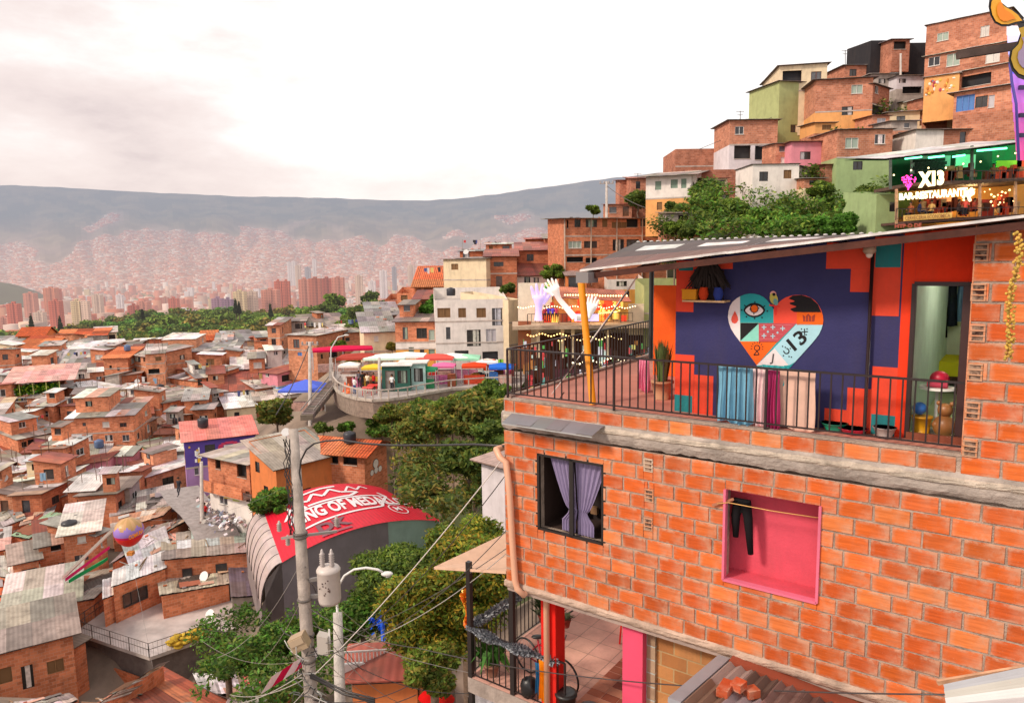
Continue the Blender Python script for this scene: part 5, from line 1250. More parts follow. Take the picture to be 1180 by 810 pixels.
strip_house([(120,830,32),(275,815,33),(186,767,41),(108,812,35)],'big rusty red corrugated roof at the bottom left of the view',[(.34,.08,.035),(.42,.13,.06),(.26,.06,.03),(.48,.20,.12)],wins=[])
strip_house([(232,800,36),(278,800,37),(272,776,41),(222,776,40)],'crumpled white metal roof right of the rusty red roof','w',wins=[])
strip_house([(250,830,28),(320,815,29),(295,782,34),(262,806,31)],'ribbed beige fibre-cement roof left of the near concrete pole',[(.42,.36,.30),(.36,.31,.26)],wins=[])
strip_house([(290,806,36),(338,790,38),(318,762,42),(280,780,40)],'white and red striped tin roof behind the near concrete pole',[(.75,.72,.72),(.72,.70,.7),(.5,.05,.08)],wins=[])
strip_house([(20,830,34),(90,806,38),(80,798,41),(0,812,39)],'pale tin roof sheet at the very bottom left corner','l',wins=[])
# ---- houses by the red hall
def Hs(*a,**k):return H(*a,**k)
def stag(r,P0h,u,n,b_,W,D,zs):
 mb=MB()
 def pl(cx,cz,rr,off,c):mb.face([P0h+u*(cx+rr*math.cos(a))+n*off+V((0,0,zs[0]+cz+rr*.9*math.sin(a)))for a in[i*math.pi/8 for i in range(16)]],c)
 for i,(x,z,rr)in enumerate(((W*.48,1.65,.50),(W*.30,1.0,.32),(W*.66,1.0,.34),(W*.48,1.05,.36))):pl(x,z,rr,.02+i*.002,(.02,.02,.02));pl(x,z,rr*.86,.032+i*.002,(.72,.70,.68))
 mb.build('graffiti',M['paint'],r)
H(421,447,522,562,'brick house with a ridged terracotta tile roof and pierced block walls above the red hall','BB',Y0=60,dY=3.6,D=5.9,roof='t',rdir='G',slope=.34,over=.7,extra=stag,tops=(0,.48,1),wins=[],sg=[(.5,1.7,-18.4,-17.5,'O'),(2.2,3.3,-17.3,-16.2,'O'),(3.8,5.2,-17.3,-16.2,'O')])
H(291,320,528,578,'orange gabled brick house front under a grey fibre-cement roof','OO',Y0=60,dY=-2.8,D=5.4,roof=[(.38,.32,.27),(.42,.36,.30)],rdir='r',slope=.36,over=.5,wins=[(294,528,299,544,'d'),(304,560,309,566,'d')])
H(243,290,524,585,'house with flat concrete roof slabs, orange columns and murals on its white ground floor','WBB',Y0=64,dY=-3,D=5,roof=[(.42,.36,.30),(.46,.40,.34)],slope=.02,over=.6,tops=(0,.38,.42,1),wins=[(248,527,254,540,'O'),(273,535,284,550,'O'),(253,570,262,581,'w'),(283,566,288,578,'x')],extra=balcony(1,.02,.98,.8,solid=BR))
mb=MB();
for(x0,x1,y0,y1,cn)in((250,258,562,571,'E8641E'),(258,268,565,574,'D8B04A'),(268,276,568,577,'A9B05A')):
 mb.face([at(x0,y1,62.6-(x0-250)*.05),at(x1,y1+1,62.6-(x1-250)*.05),at(x1,y0+1,62.6-(x1-250)*.05),at(x0,y0,62.6-(x0-250)*.05)],hexc(cn))
thing(mb,'painted_banner',M['paint'],'orange and mustard painted banner along the white ground floor facing the street','banner')
# ---- middle: white block and neighbours above the plaza
H(503,586,346,424,'big white three-storey block with a black balcony window over blue shop awnings','WWW',name='apartment_block',Y0=83,dY=1,D=9,roof='F',tops=(0,.36,.68,1),cat='building',wins=[(504,355,519,366,'k'),(528,355,537,366,'k'),(549,355,560,366,'k'),(567,355,583,375,'d'),(514,377,519,391,'d'),(538,380,554,399,'d'),(560,379,572,394,'c'),(580,379,590,391,'o'),(524,404,540,414,'O'),(556,405,574,416,'O')],sw=[])
H(587,600,346,424,'cream rounded bay house joined to the right of the white block','KKK',name='plaster_house',Y0=83.5,dY=2,D=7,roof='F',wins=[])
H(457,503,371,425,'orange and yellow house with a white band, left of the big white block','YWB',Y0=86,dY=0,D=9,roof='b',slope=.1,tops=(0,.42,.56,1),wins=[(464,377,470,391,'d'),(480,378,492,390,'d'),(494,380,501,392,'c'),(471,400,477,409,'g'),(484,401,489,417,'x'),(494,402,501,411,'g')])
H(421,457,383,428,'cream house with a grey pitched roof and nearly windowless wall above the plaza','KK',name='plaster_house',Y0=88,dY=1,D=9,roof='g',slope=.2,over=.4,wins=[(431,387,436,393,'c')])
H(512,561,299,346,'tall beige plastered house with one small window below the hillside mango trees','KK',name='plaster_house',Y0=98,dY=-3,D=9,roof='b',slope=.03,rdir='f',wins=[(520,304,528,311,'k')])
H(560,596,296,335,'dark red brick house right of the tall beige plastered house','CC',Y0=96,dY=0,D=9,roof='r',slope=.12,dens=.6)
H(596,652,289,320,'long brick house with a rusty roof behind the bar with sculpted hands','BC',Y0=104,dY=0,D=9,roof='r',slope=.15,wins=[(607,293,615,301,'r'),(640,295,645,301,'d')])
H(575,652,318,345,'white house row with small dark doors beneath the rusty roof','WW',name='plaster_house',Y0=98,dY=1,D=6,roof='r',slope=.3,tops=(0,.2,1),wins=[(584,319,589,327,'d'),(604,319,611,328,'d'),(615,320,621,327,'d'),(590,333,596,338,'d')])
H(628,652,275,290,'small dark brick hut stacked above the long rusty-roofed house','C',Y0=112,dY=0,D=6,roof='b',slope=.15,wins=[])
H(478,513,330,348,'open sided house with a terracotta hip roof left of the tall beige house','WB',name='plaster_house',Y0=106,dY=0,D=8,roof='t',slope=.35,over=.5,wins=[(480,333,486,340,'O'),(488,333,498,340,'O')])
H(458,478,338,362,'brick cube house below the terracotta hip roof','BB',Y0=108,dY=0,D=6,roof='F',dens=.7)
H(444,459,346,365,'small brick house at the edge of the mango trees','C',Y0=112,dY=0,D=6,roof='F',dens=.6)
H(478,505,345,368,'brick house behind the bright green tree left of the white block','CB',Y0=96,dY=0,D=6,roof='r',slope=.15,dens=.8)
H(425,460,364,384,'wide grey roof house behind the cream windowless one','BX',Y0=100,dY=1,D=9,roof='g',slope=.15)
def lived(r,P0h,u,n,b_,W,D,zs):
 for i in range(5):
  mb=MB();p=P0h+u*W*i/4+n*.03;mb.bar(p+V((0,0,zs[0])),p+V((0,0,zs[-1])),.28,.10,(.5,.38,.3),up=tuple(u));mb.build('concrete_column',M['concrete'],r)
H(651,768,252,330,'wide four-storey bare brick block with concrete frame standing alone on the ridge','BBBB',name='apartment_block',Y0=92,dY=3,D=8,roof='l',slope=.05,over=.8,cat='building',tops=(0,.22,.46,.74,1),wins=[(653,254,655,263,'O'),(662,253,669,262,'d'),(675,253,688,262,'d'),(694,253,700,262,'k'),(705,256,722,263,'k'),(722,252,735,262,'O'),(738,250,750,261,'O'),(655,278,670,286,'c'),(673,278,688,286,'d'),(706,276,719,289,'d'),(722,276,736,289,'d'),(740,277,750,288,'O'),(653,296,672,302,'O'),(675,297,688,303,'O')],extra=lived)
# ---- right hillside
H(714,727,208,236,'rusty little shack by the pole on the skyline','C',Y0=104,dY=0,D=4,roof='r',slope=.1,name='shack',wins=[])
H(727,746,206,240,'small brick house under a rusty roof next to the skyline shack','CC',Y0=100,dY=0,D=5,roof='r',slope=.15,dens=.6)
H(744,796,204,248,'white house with three green-framed windows and a jutting brown roof on the hillside','SW',name='plaster_house',Y0=86,dY=-2,D=8,roof='b',slope=.16,over=.9,tops=(0,.42,1),wins=[(755,209,762,219,'g'),(773,207,781,217,'g'),(785,206,791,217,'g'),(757,233,763,242,'k')])
H(778,842,172,212,'plain dark brick long house stepping along the skyline','CC',Y0=100,dY=0,D=8,roof='F',wins=[],slope=0)
H(800,870,196,225,'brick retaining house under the open columned brick house','CC',Y0=92,dY=0,D=5,roof='F',wins=[(858,204,866,213,'d')])
H(840,895,139,190,'brick cube on an open white-columned storey on the hillside','QB',Y0=93,dY=0,D=7,roof='b',slope=.03,over=.4,tops=(0,.45,1),wins=[(847,146,857,155,'w'),(846,168,865,183,'O'),(870,168,890,184,'O')])
H(877,896,98,150,'cream left wing of the tall green house near the top','KK',name='plaster_house',Y0=108,dY=-10,D=6,roof='b',slope=.02,rdir='f',wins=[(884,112,887,118,'d'),(890,110,893,116,'d')])
H(896,928,94,170,'tall olive green house with one small window high on the hill','JJJ',name='painted_house',Y0=97,dY=1,D=7,roof='b',slope=.02,bands=False,wins=[(911,144,921,153,'d')])
H(927,938,96,162,'narrow dark brick stair tower between the olive and orange houses','CCC',Y0=98,dY=0,D=5,roof='F',wins=[(929,99,936,108,'O'),(928,112,934,120,'d')])
H(938,1003,93,166,'big hillside house of brick above and plain orange plaster below','SB',Y0=92,dY=-1,D=7,roof='b',slope=.04,over=.5,tops=(0,.5,1),wins=[(981,98,994,108,'c'),(970,123,983,133,'d')],extra=None)
H(1003,1022,97,165,'shaded brick wing with balcony laundry right of the orange plaster house','CCC',Y0=91,dY=3,D=6,roof='b',slope=.04,wins=[(1008,98,1012,108,'w'),(1004,120,1018,134,'O')])
H(972,1003,76,108,'small brick house with an antenna behind the orange plaster house','C',Y0=101,dY=0,D=6,roof='g',slope=.06,wins=[(979,80,987,88,'d')])
H(1001,1026,47,112,'black plastered tower with a stepped roof edge near the summit','QNN',name='concrete_house',Y0=100,dY=0,D=7,roof='F',bands=False,tops=(0,.32,.66,1),wins=[])
H(1026,1066,50,118,'black plastered slab house with an empty window below the summit','QNN',name='concrete_house',Y0=98,dY=0,D=7,roof='F',bands=False,tops=(0,.25,.6,1),wins=[(1029,48,1044,58,'O'),(1040,100,1062,110,'O')])
H(911,965,164,206,'pink painted house with two dark windows on the hillside','PP',name='painted_house',Y0=84,dY=0,D=6,roof='r',slope=.02,bands=False,wins=[(922,175,934,184,'d'),(955,171,962,182,'d')])
H(866,919,190,252,'bare white house with two brown windows standing on the green slope','WW',name='plaster_house',Y0=80,dY=0,D=6,roof='b',slope=.02,over=.15,bands=False,wins=[(875,198,885,209,'d'),(903,196,912,206,'k')])
H(919,938,192,246,'shaded yellowish wing behind the bare white house','YX',Y0=81,dY=3,D=5,roof='b',slope=.02,wins=[(926,218,934,228,'O')])
H(963,1026,150,211,'brick house with two white-grilled windows on a pale green ground floor','HB',Y0=80,dY=0,D=7,roof='b',slope=.04,over=.3,tops=(0,.48,1),wins=[(974,159,989,171,'c'),(1008,155,1020,166,'w'),(983,186,994,196,'d')])
H(950,972,190,222,'small brick annex with a dark window left of the pale green ground floor','C',Y0=81,dY=0,D=5,roof='r',slope=.1,wins=[])
H(1022,1098,130,168,'cream house row with washing on its small balcony under the black slabs','KK',name='plaster_house',Y0=90,dY=-2,D=6,roof='l',slope=.12,over=.4,wins=[(1033,134,1043,144,'d'),(1060,128,1069,145,'x'),(1083,130,1091,137,'r')])
H(1054,1086,150,182,'whitewashed block hut with a flat dark roof left of a small brick one','W',name='plaster_house',Y0=78,dY=0,D=5,roof='b',slope=.02,wins=[])
H(1086,1120,150,182,'small dark brick hut with a door right of the whitewashed hut','C',Y0=78,dY=0,D=5,roof='b',slope=.02,wins=[(1106,152,1113,166,'x')])
def graf(r,P0h,u,n,b_,W,D,zs):
 mb=MB();q=lambda s,z,o=.03:P0h+u*s+n*o+V((0,0,z));z=lerp(zs[0],zs[1],.55)
 for i in range(26):mb.ball(q(random.uniform(.3,W-.3),z+random.uniform(-.8,.7),.03),(random.uniform(.1,.32),.03,random.uniform(.08,.25)),8,6,random.choice([hexc('4AA0A8'),hexc('E8C050'),hexc('C04A60'),hexc('F0F0E0'),hexc('D08030')]))
 mb.build('graffiti',M['paint'],r)
SL=[(.74,.70,.66),(.6,.52,.46)]
H(1066,1162,30,64,'topmost brick storey with shuttered windows on the hill crest at upper right','BC',Y0=92,dY=-6,D=6,roof='g',slope=.02,over=.2,top_room=False,tops=(0,.3,1),wins=[(1080,38,1093,47,'c'),(1130,30,1140,42,'c'),(1118,54,1127,58,'O')])
H(1065,1163,66,92,'brick storey with a white hanging cloth and plain walls under the crest house','CB',Y0=89,dY=-6,D=5,roof=SL,slope=.03,over=.3,top_room=False,tops=(0,.4,1),wins=[(1070,66,1083,76,'w'),(1091,62,1106,76,'c'),(1136,61,1152,72,'c')])
H(1064,1104,90,116,'orange plaster wall house covered in bright graffiti at upper right','S',name='painted_house',Y0=86,dY=-2,D=5,roof=SL,slope=.03,over=.2,extra=graf,wins=[])
H(1104,1165,84,110,'brick house with a deep open beige gallery right of the graffiti house','CB',Y0=85,dY=-4,D=5,roof=SL,slope=.02,over=.5,top_room=False,tops=(0,.35,1),wins=[(1108,86,1142,99,'O')])
H(1098,1168,108,136,'brick house with a lilac-blue room behind its wide window','CB',Y0=82,dY=-4,D=5,roof=SL,slope=.02,over=.6,top_room=False,tops=(0,.35,1),wins=[(1102,110,1123,128,'b'),(1124,111,1138,124,'d'),(1139,110,1146,124,'c')])
H(1096,1170,134,172,'blank brick retaining house directly above the green lit roof','CBC',Y0=79,dY=-4,D=4,roof='F',top_room=False,wins=[])
H(1028,1048,46,60,'small open brick attic between the two black plastered houses','C',Y0=97,dY=0,D=3,roof='g',wins=[(1030,48,1044,57,'O')])
H(1002,1030,86,122,'peeling whitewashed house under the black plastered tower','QX',name='plaster_house',Y0=97,dY=0,D=4,roof='m',slope=.05,dens=1.2)
H(1032,1064,88,118,'stained grey and white house with a dark balcony opening below the black slab house','XQ',name='plaster_house',Y0=95,dY=0,D=4,roof='m',slope=.06,wins=[(1040,100,1062,108,'O'),(1036,91,1044,96,'d')])
for q in((1040,1064,118,134,94,'K','l','tiny cream house with pale roof above the cream house row'),(1026,1056,140,162,83,'BX','g','brick and concrete house just right of the white-grilled brick house'),(1068,1092,112,132,88,'C','m','small brick house with patched roof left of the lilac-blue room'),(1004,1024,134,160,87,'CB','r','rust roofed brick house tucked behind the brick house with two white-grilled windows'),(893,914,166,192,86,'CB','g','brick house with a dark grey roof left of the pink painted house'),(938,962,142,166,90,'BS','m','small brick and orange house below the plain orange plaster wall'),(808,838,206,226,88,'BK','r','brick and cream house with rust roof right of the white green-framed house'),(820,846,222,240,82,'C','m','low brick house with patched roof amid the hillside trees'),(926,950,206,228,78,'KB','l','cream and brick house partly behind the round dark tree'),(700,728,236,250,98,'B','r','rust roofed brick house just under the skyline shack'),(768,800,246,268,80,'BX','m','brick and concrete house below the white green-framed house'),(606,630,276,290,116,'C','r','little rust roofed brick house left of the dark brick hut'),(560,590,282,298,112,'CB','m','brick house with patched roof behind the tall beige plastered house'),(530,556,290,300,118,'C','g','low dark roofed house on the rise behind the beige house')):
 H(q[0],q[1],q[2],q[3],q[7],q[5],Y0=q[4],dY=0,D=4.5,roof=q[6],slope=.08,over=.3,dens=1.3)
FP=[]
for lab,P,u,W,D,y in HREG:c=P(.5,.5);FP.append((c,max(W,D)*.5,lab))
rf=random.Random(77);nf=0;NAMED=len(FP)
def short(l):
 w=l.replace(',',' ').split();i=0
 for i,q in enumerate(w):
  if i>3 and q in('with','under','in','at','below','behind','right','left','joined','that','whose','just','beside','between','above','hidden','of','on','beneath','cut','near','below'):break
  if i>=8:break
 return ' '.join(w[:i])
used=set()
for yb in range(404,612,5):
 px=-15+rf.uniform(0,12);lim=tab(yb,[(400,400),(425,385),(445,340),(470,300),(500,210),(560,195),(600,120)])
 while px<lim:
  Y=tab(yb,YT)+rf.uniform(-1,1);W=rf.uniform(2.2,4.0);D=rf.uniform(2.6,4.0);p=at(px,yb,Y);c=p+V((W/2,D/2,0));px+=rf.uniform(10,20)
  if min((c-q[0]).xy.length-q[1]*.66 for q in FP)<1.5:continue
  st=rf.choice(['B','B','BB','C','CB','D','X','W','DB','P','K']);rk=rf.choice('mmlwgrb');rn=dict(m='patchwork',l='pale',w='white',g='dark grey',r='rust red',b='brown')[rk];wn_=dict(X='concrete',W='white',P='pink',K='cream').get(st[0],'brick')
  if yb<428:st=st[0]
  lab=None
  for nb in sorted(FP[:NAMED],key=lambda q:(c-q[0]).xy.length)[:4]:
   d=c-nb[0];rel=('right of' if d.x>0 else 'left of')if abs(d.x)>abs(d.y)else('behind' if d.y>0 else 'in front of')
   l_=' '.join(f'small {wn_} house with {rn} roof {rel} the {short(nb[2])}'.split()[:16])
   if l_ not in used:lab=l_;break
  if not lab:continue
  used.add(lab)
  house_at(p,V((1,rf.uniform(-.1,.35),0)),W,D,2.4*len(st)+rf.uniform(0,.7),st,roof=rk,slope=rf.uniform(.05,.2),rdir=rf.choice('ffrlb'),label=lab,seed=5000+nf,over=.3);FP.append((c,max(W,D)*.5,'small '+wn_+' house with '+rn+' roof'));nf+=1
print('fillers',nf)
# == SPECIAL BUILDINGS
# ---- red barrel-roofed hall
def hz(px,py,z=-17.8):r_=ray(px,py);return r_*(z/r_.z)
NL,NR,FR,FL=hz(325,648),hz(511,601),hz(440,562),hz(303,587);Lh=NL;bv=NR-NL;av=FL-NL
hall=root('barrel_roof_hall',(NL+NR)/2+V((0,0,-5)),'hall with a red painted barrel roof lettered in white graffiti','hall');CTRL.append((NL+NR)/2+V((0,0,-5.2)));CTRL.append(FL+V((0,0,-4.5)))
RISE=1.0
def arch(s,t,off=0.0):return NL.lerp(NR,s).lerp(FL.lerp(FR,s),t)+V((0,0,RISE*(1-(2*s-1)**2)+off))
mb=MB();NS,NT_=60,14
for i in range(NS):
 for j in range(NT_):
  s0,s1,t0,t1=i/NS,(i+1)/NS,j/NT_,(j+1)/NT_;W=bv.length;c=jit(hexc('D01630'),.05)
  mb.face([arch(s0,t0),arch(s1,t0),arch(s1,t1),arch(s0,t1)],c,[(s0*W,t0*10),(s1*W,t0*10),(s1*W,t1*10),(s0*W,t1*10)])
hr=mb.build('roof',mk('red_hall_roof',rough=.5,tex='tin',var=.08,vs=.8,bump=.3,bs=6,dirt=.12),hall)
bn_=bv.normalized()
def shld(q,t,o=0):a=q*math.pi/2;return arch(0,t)-bn_*(1.35+o)*math.sin(a)+V((0,0,-(2.5+o)*(1-math.cos(a))))
mb=MB()
for i in range(10):
 for j in range(12):mb.face([shld(i/10,j/12),shld((i+1)/10,j/12),shld((i+1)/10,(j+1)/12),shld(i/10,(j+1)/12)],jit((.50,.40,.38),.07))
sh2=mb.build('curved_side',M['tinplain'],hall);mb=MB()
for j in range(8):mb.tube([shld(i/10,j/7,.02)for i in range(11)],.035,6,(.08,.06,.06))
mb.build('ribs',M['paint'],sh2)
mb=MB();z=Lh.z-4.8
for t_ in(.015,.985):
 for j in range(NS):
  a,b=arch(j/NS,t_,-.04),arch((j+1)/NS,t_,-.04);mb.face([V((a.x,a.y,z)),V((b.x,b.y,z)),b,a],(.22,.19,.21)if j<NS*.62 else(.30,.42,.38),[(j*.2,z),(j*.2+.2,z),(j*.2+.2,b.z),(j*.2,a.z)])
for P1_,P2_ in((shld(1,0),shld(1,1)),(arch(.997,0),arch(.997,1)),(shld(1,.015),arch(0,.015)),(shld(.6,.015),arch(0,.015))):mb.face([V((P1_.x,P1_.y,z)),V((P2_.x,P2_.y,z)),P2_,P1_],(.24,.20,.20))
mb.build('gable_wall',M['tinplain'],hall)
mb=MB();WG=(.80,.72,.74)
def hpoly(pts,off=.05,col=WG):
 mb.face([arch(s,t,off)for s,t in pts],col)
def hline(pts,wd,off=.05,col=WG):
 for p,q in zip(pts,pts[1:]):
  n=max(1,int(abs(q[0]-p[0])/.03)+1);P=[(lerp(p[0],q[0],i/n),lerp(p[1],q[1],i/n))for i in range(n+1)]
  dx,dy=(q[0]-p[0])*13,(q[1]-p[1])*10;L=math.hypot(dx,dy)or 1;nx,ny=-dy/L*wd/2/13,dx/L*wd/2/10
  for a,b in zip(P,P[1:]):hpoly([(a[0]+nx,a[1]+ny),(b[0]+nx,b[1]+ny),(b[0]-nx,b[1]-ny),(a[0]-nx,a[1]-ny)],off,col)
def htext(txt,s0,s1,t0,t1,off=.06,col=WG,bold=.02,shear=0,sp=1.0):
 fs=text_polys(txt,1,sp,bold);xs=[p[0]for f in fs for p in f];ys=[p[1]for f in fs for p in f]
 x0,x1,y0,y1=min(xs),max(xs),min(ys),max(ys)
 for f in fs:hpoly([(lerp(s0,s1,(x-x0)/(x1-x0)),lerp(t0,t1,(y-y0)/(y1-y0)))for x,y in f],off,col)
htext('KING OF MEDALLO',.14,.95,.38,.60,bold=.035)
hline([(.16,.28),(.30,.30),(.50,.31),(.66,.32),(.72,.34),(.76,.44),(.86,.62)],.28)
hline([(.24,.60),(.34,.60),(.60,.62),(.72,.63),(.86,.62),(.83,.72)],.26)
hline([(.26,.62),(.22,.80),(.30,.74),(.36,.86),(.42,.76),(.50,.88),(.56,.77),(.68,.74),(.60,.66),(.28,.65)],.32)
hline([(.28,.90),(.44,.93),(.56,.93)],.3);hline([(.60,.78),(.66,.90),(.70,.80),(.76,.90),(.80,.84)],.22)
hline([(.10,.55),(.16,.70),(.13,.82),(.20,.88),(.24,.84)],.24);hline([(.12,.45),(.18,.60),(.17,.72)],.2);hline([(.14,.92),(.20,.96),(.26,.95)],.2)
hline([(.80+.055*math.cos(a),.26+.11*math.sin(a))for a in[i*math.pi/8 for i in range(17)]],.12);htext('M',.775,.82,.22,.31,bold=.02)
for i in range(4):hline([(.88+i*.025,.33),(.895+i*.025,.33)],.12)
htext('DK',.24,.44,.10,.26,off=.07,col=(.16,.05,.07),bold=.05)
hline([(.24,.06),(.42,.05)],.3,.06,(.3,.05,.08))
mb.build('painted_lettering',M['paint'],hr)
# ---- people
SKIN=hexc('9A6A4C')
def person(p,face,label,shirt,pants,hair=(.02,.015,.012),pose='stand',h=1.68,group=None):
 p=V(p);f=V((face[0],face[1],0)).normalized();s=V((f.y,-f.x,0));up=V((0,0,1));k_=h/1.7
 def L(x,y,z):return(s*x+f*y+up*z)*k_
 if pose=='sit':J=dict(pel=(0,0,.50),ch=(0,.0,.92),nk=(0,.02,1.05),hd=(0,.04,1.20),hp=.10,kn=(.11,.42,.50),an=(.12,.44,.09),to=(.13,.58,.04),el=(.25,.06,.76),hn=(.16,.34,.72))
 elif pose=='walk':J=dict(pel=(0,0,.93),ch=(0,.02,1.32),nk=(0,.03,1.46),hd=(0,.05,1.60),hp=.09,kn=(.10,.12,.50),an=(.10,-.06,.09),to=(.11,.08,.04),el=(.24,-.08,1.10),hn=(.26,.08,.88))
 else:J=dict(pel=(0,0,.93),ch=(0,0,1.32),nk=(0,0,1.46),hd=(0,.02,1.60),hp=.09,kn=(.10,.02,.50),an=(.10,0,.09),to=(.12,.14,.04),el=(.25,-.02,1.10),hn=(.26,.06,.86))
 vs=[J['pel'],J['ch'],J['nk'],J['hd']];rad=[.14,.165,.055,.095];es=[(0,1),(1,2),(2,3)]
 vs.append((J['hd'][0],J['hd'][1]+.01,J['hd'][2]+.10));rad.append(.085);es.append((3,4))
 for sg_ in(-1,1):
  b=len(vs);w_=sg_ if pose!='walk' else sg_
  kn,an,to=J['kn'],J['an'],J['to']
  if pose=='walk' and sg_<0:kn,an,to=(.10,.10,.52),(.10,.32,.09),(.11,.46,.04)
  vs+=[(sg_*J['hp'],0,J['pel'][2]-.06),(sg_*kn[0],kn[1],kn[2]),(sg_*an[0],an[1],an[2]),(sg_*to[0],to[1],to[2]),(sg_*.19,J['ch'][1],J['ch'][2]+.06),(sg_*J['el'][0],J['el'][1],J['el'][2]),(sg_*J['hn'][0],J['hn'][1],J['hn'][2]),(sg_*J['hn'][0],J['hn'][1]+.05,J['hn'][2]-.08)]
  rad+=[.095,.065,.042,.035,.055,.042,.03,.03];es+=[(0,b),(b,b+1),(b+1,b+2),(b+2,b+3),(1,b+4),(b+4,b+5),(b+5,b+6),(b+6,b+7)]
 me=bpy.data.meshes.new('pb');me.from_pydata([L(*v)for v in vs],es,[]);ob=bpy.data.objects.new('pb',me);COL.objects.link(ob)
 sk=ob.modifiers.new('s','SKIN');lay=me.skin_vertices[0]if me.skin_vertices else None
 for i,r in enumerate(rad):me.skin_vertices[0].data[i].radius=(r*k_,r*k_);me.skin_vertices[0].data[i].use_root=(i==0)
 sb=ob.modifiers.new('u','SUBSURF');sb.levels=1
 dg=bpy.context.evaluated_depsgraph_get();m2=bpy.data.meshes.new_from_object(ob.evaluated_get(dg));bpy.data.objects.remove(ob);bpy.data.meshes.remove(me)
 mb=MB();mb.v=[tuple(p+v.co)for v in m2.vertices]
 hz={'sit':(1.06,.50)}.get(pose,(1.46,.93))
 for pl in m2.polygons:
  c=pl.center/k_;z=c.z;x=abs(c.dot(s));y=c.dot(f)
  if z>hz[0]:cc=SKIN
  elif pose!='sit' and x>.21 and z<1.12:cc=SKIN
  elif pose=='sit' and z>.6 and y>.16:cc=SKIN
  elif z>hz[1]:cc=shirt
  elif z<.09:cc=(.03,.025,.02)
  elif pose=='sit' and z>.56:cc=shirt
  else:cc=pants
  mb.f.append(tuple(pl.vertices));mb.uv.append([(0,0)]*len(pl.vertices));mb.c.append(cc);mb.mi.append(0);mb.sm.append(True)
 bpy.data.meshes.remove(m2)
 o=mb.build('person',M['skin'],None,p);tag(o,label,'person',group)
 hd=V(J['hd']);mb=MB();hc=p+L(hd.x,hd.y-.025,hd.z+.05);mb.ball(hc,(.105*k_,.105*k_,.125*k_),10,8,hair);mb.build('hair',M['skin'],o)
 mb=MB()
 for e in(-1,1):mb.ball(p+L(e*.035,hd.y+.088,hd.z+.045),.012,6,4,(.02,.02,.02));mb.ball(p+L(e*.095,hd.y,hd.z+.03),(.02,.02,.03),6,4,SKIN)
 mb.ball(p+L(0,hd.y+.10,hd.z+.01),(.016,.016,.025),6,4,SKIN);mb.bar(p+L(-.025,hd.y+.088,hd.z-.035),p+L(.025,hd.y+.088,hd.z-.035),.012,.008,(.25,.08,.07));mb.build('face',M['skin'],o)
 return o
 # ---- round plaza on a retaining wall
ZP_=-12.7
def gp(px,py,z=ZP_):r=ray(px,py);return r*(z/r.z)
edge_=[gp(*q)for q in((384,428),(383,436),(384,445),(389,452),(398,457),(412,461),(430,463),(448,462),(470,459),(490,455),(520,450),(560,447),(600,446))]
back_=[gp(*q)for q in((612,428),(500,428),(440,424),(405,424))]
for p in edge_:CTRL.append(p+V((0,2.5,-1.2)));CTRL.append(p+V((0,9,-.8)))
for p in edge_:CTRL.append(p+V((0,-5,-4)))
mb=MB();mb.face(edge_+back_,(.40,.35,.33));pz=struct(mb,'plaza_paving',M['concrete'])
rw=root('retaining_wall',edge_[5]+V((0,0,-4)),'curved concrete retaining wall holding up the round plaza','wall');mb=MB()
for a,b in zip(edge_,edge_[1:]):mb.face([a+V((0,0,-1.6)),b+V((0,0,-1.6)),b,a],(.27,.21,.17));mb.bar(a+V((0,0,.12)),b+V((0,0,.12)),.25,.24,(.48,.42,.36))
mb.build('wall',M['bigconc'],rw)
mb=MB();
for a,b in zip(edge_,edge_[1:]):
 n=max(2,int((b-a).length/1.4))
 for i in range(n):p=a.lerp(b,i/n);mb.bar(p+V((0,0,.2)),p+V((0,0,1.05)),.12,.12,(.5,.42,.36),up=(1,0,0))
 mb.bar(a+V((0,0,1.05)),b+V((0,0,1.05)),.14,.10,(.5,.43,.38))
mb.build('parapet',M['concrete'],rw)
def canopy(px,py,Y,W,D,hgt,col,label,name='market_stall',post=(.5,.5,.5),peak=.35,goods=None,cat='stall',yaw=0):
 p=at(px,py,Y)if name=='market_tent' else gp(px,py);r=root(name,p,label,cat);mb=MB();u=V((math.cos(yaw),math.sin(yaw),0));v=V((-u.y,u.x,0))
 A=[p+u*a*W/2+v*b*D/2+V((0,0,hgt))for a,b in((-1,-1),(1,-1),(1,1),(-1,1))];c=p+V((0,0,hgt+peak))
 for i in range(4):mb.face([A[i],A[(i+1)%4],c],col);mb.face([A[i],A[(i+1)%4],A[(i+1)%4]-V((0,0,.22)),A[i]-V((0,0,.22))],col)
 mb.build('canopy',M['cloth'],r)
 for a in A:mb=MB();mb.bar(a,a-V((0,0,hgt)),.06,.06,post,up=(1,0,0));mb.build('post',M['paint'],r)
 mb=MB();mb.box(p+V((0,0,.45))-v*D*.3,u*W*.42,v*D*.12,(0,0,.45),goods or(.5,.3,.25));mb.build('counter',M['wood'],r)
 return r
canopy(354,470,78,5,4,2.3,hexc('5A6FD6'),'blue peaked market tent below the plaza stairs','market_tent',cat='tent',peak=.9)
canopy(396,426,92,7,3,2.6,hexc('C81E4A'),'crimson awning over the first stall at the left end of the plaza',yaw=.25)
canopy(418,436,88,5,3.5,2.5,hexc('A8443A'),'brownish red awning behind the group of people on the plaza')
canopy(446,437,88,4.5,3,2.5,hexc('D8EFE4'),'pale mint awning over the middle plaza stall')
canopy(470,436,88,4,3,2.6,hexc('F0F0EC'),'white awning left of the green framed kiosk')
canopy(503,436,87,4,3,2.4,hexc('D85A50'),'tattered coral awning between kiosk and flower stall')
canopy(522,434,86,3.6,3,2.3,hexc('F2F0EC'),'white awning over the pink flower stall',goods=hexc('D080A0'))
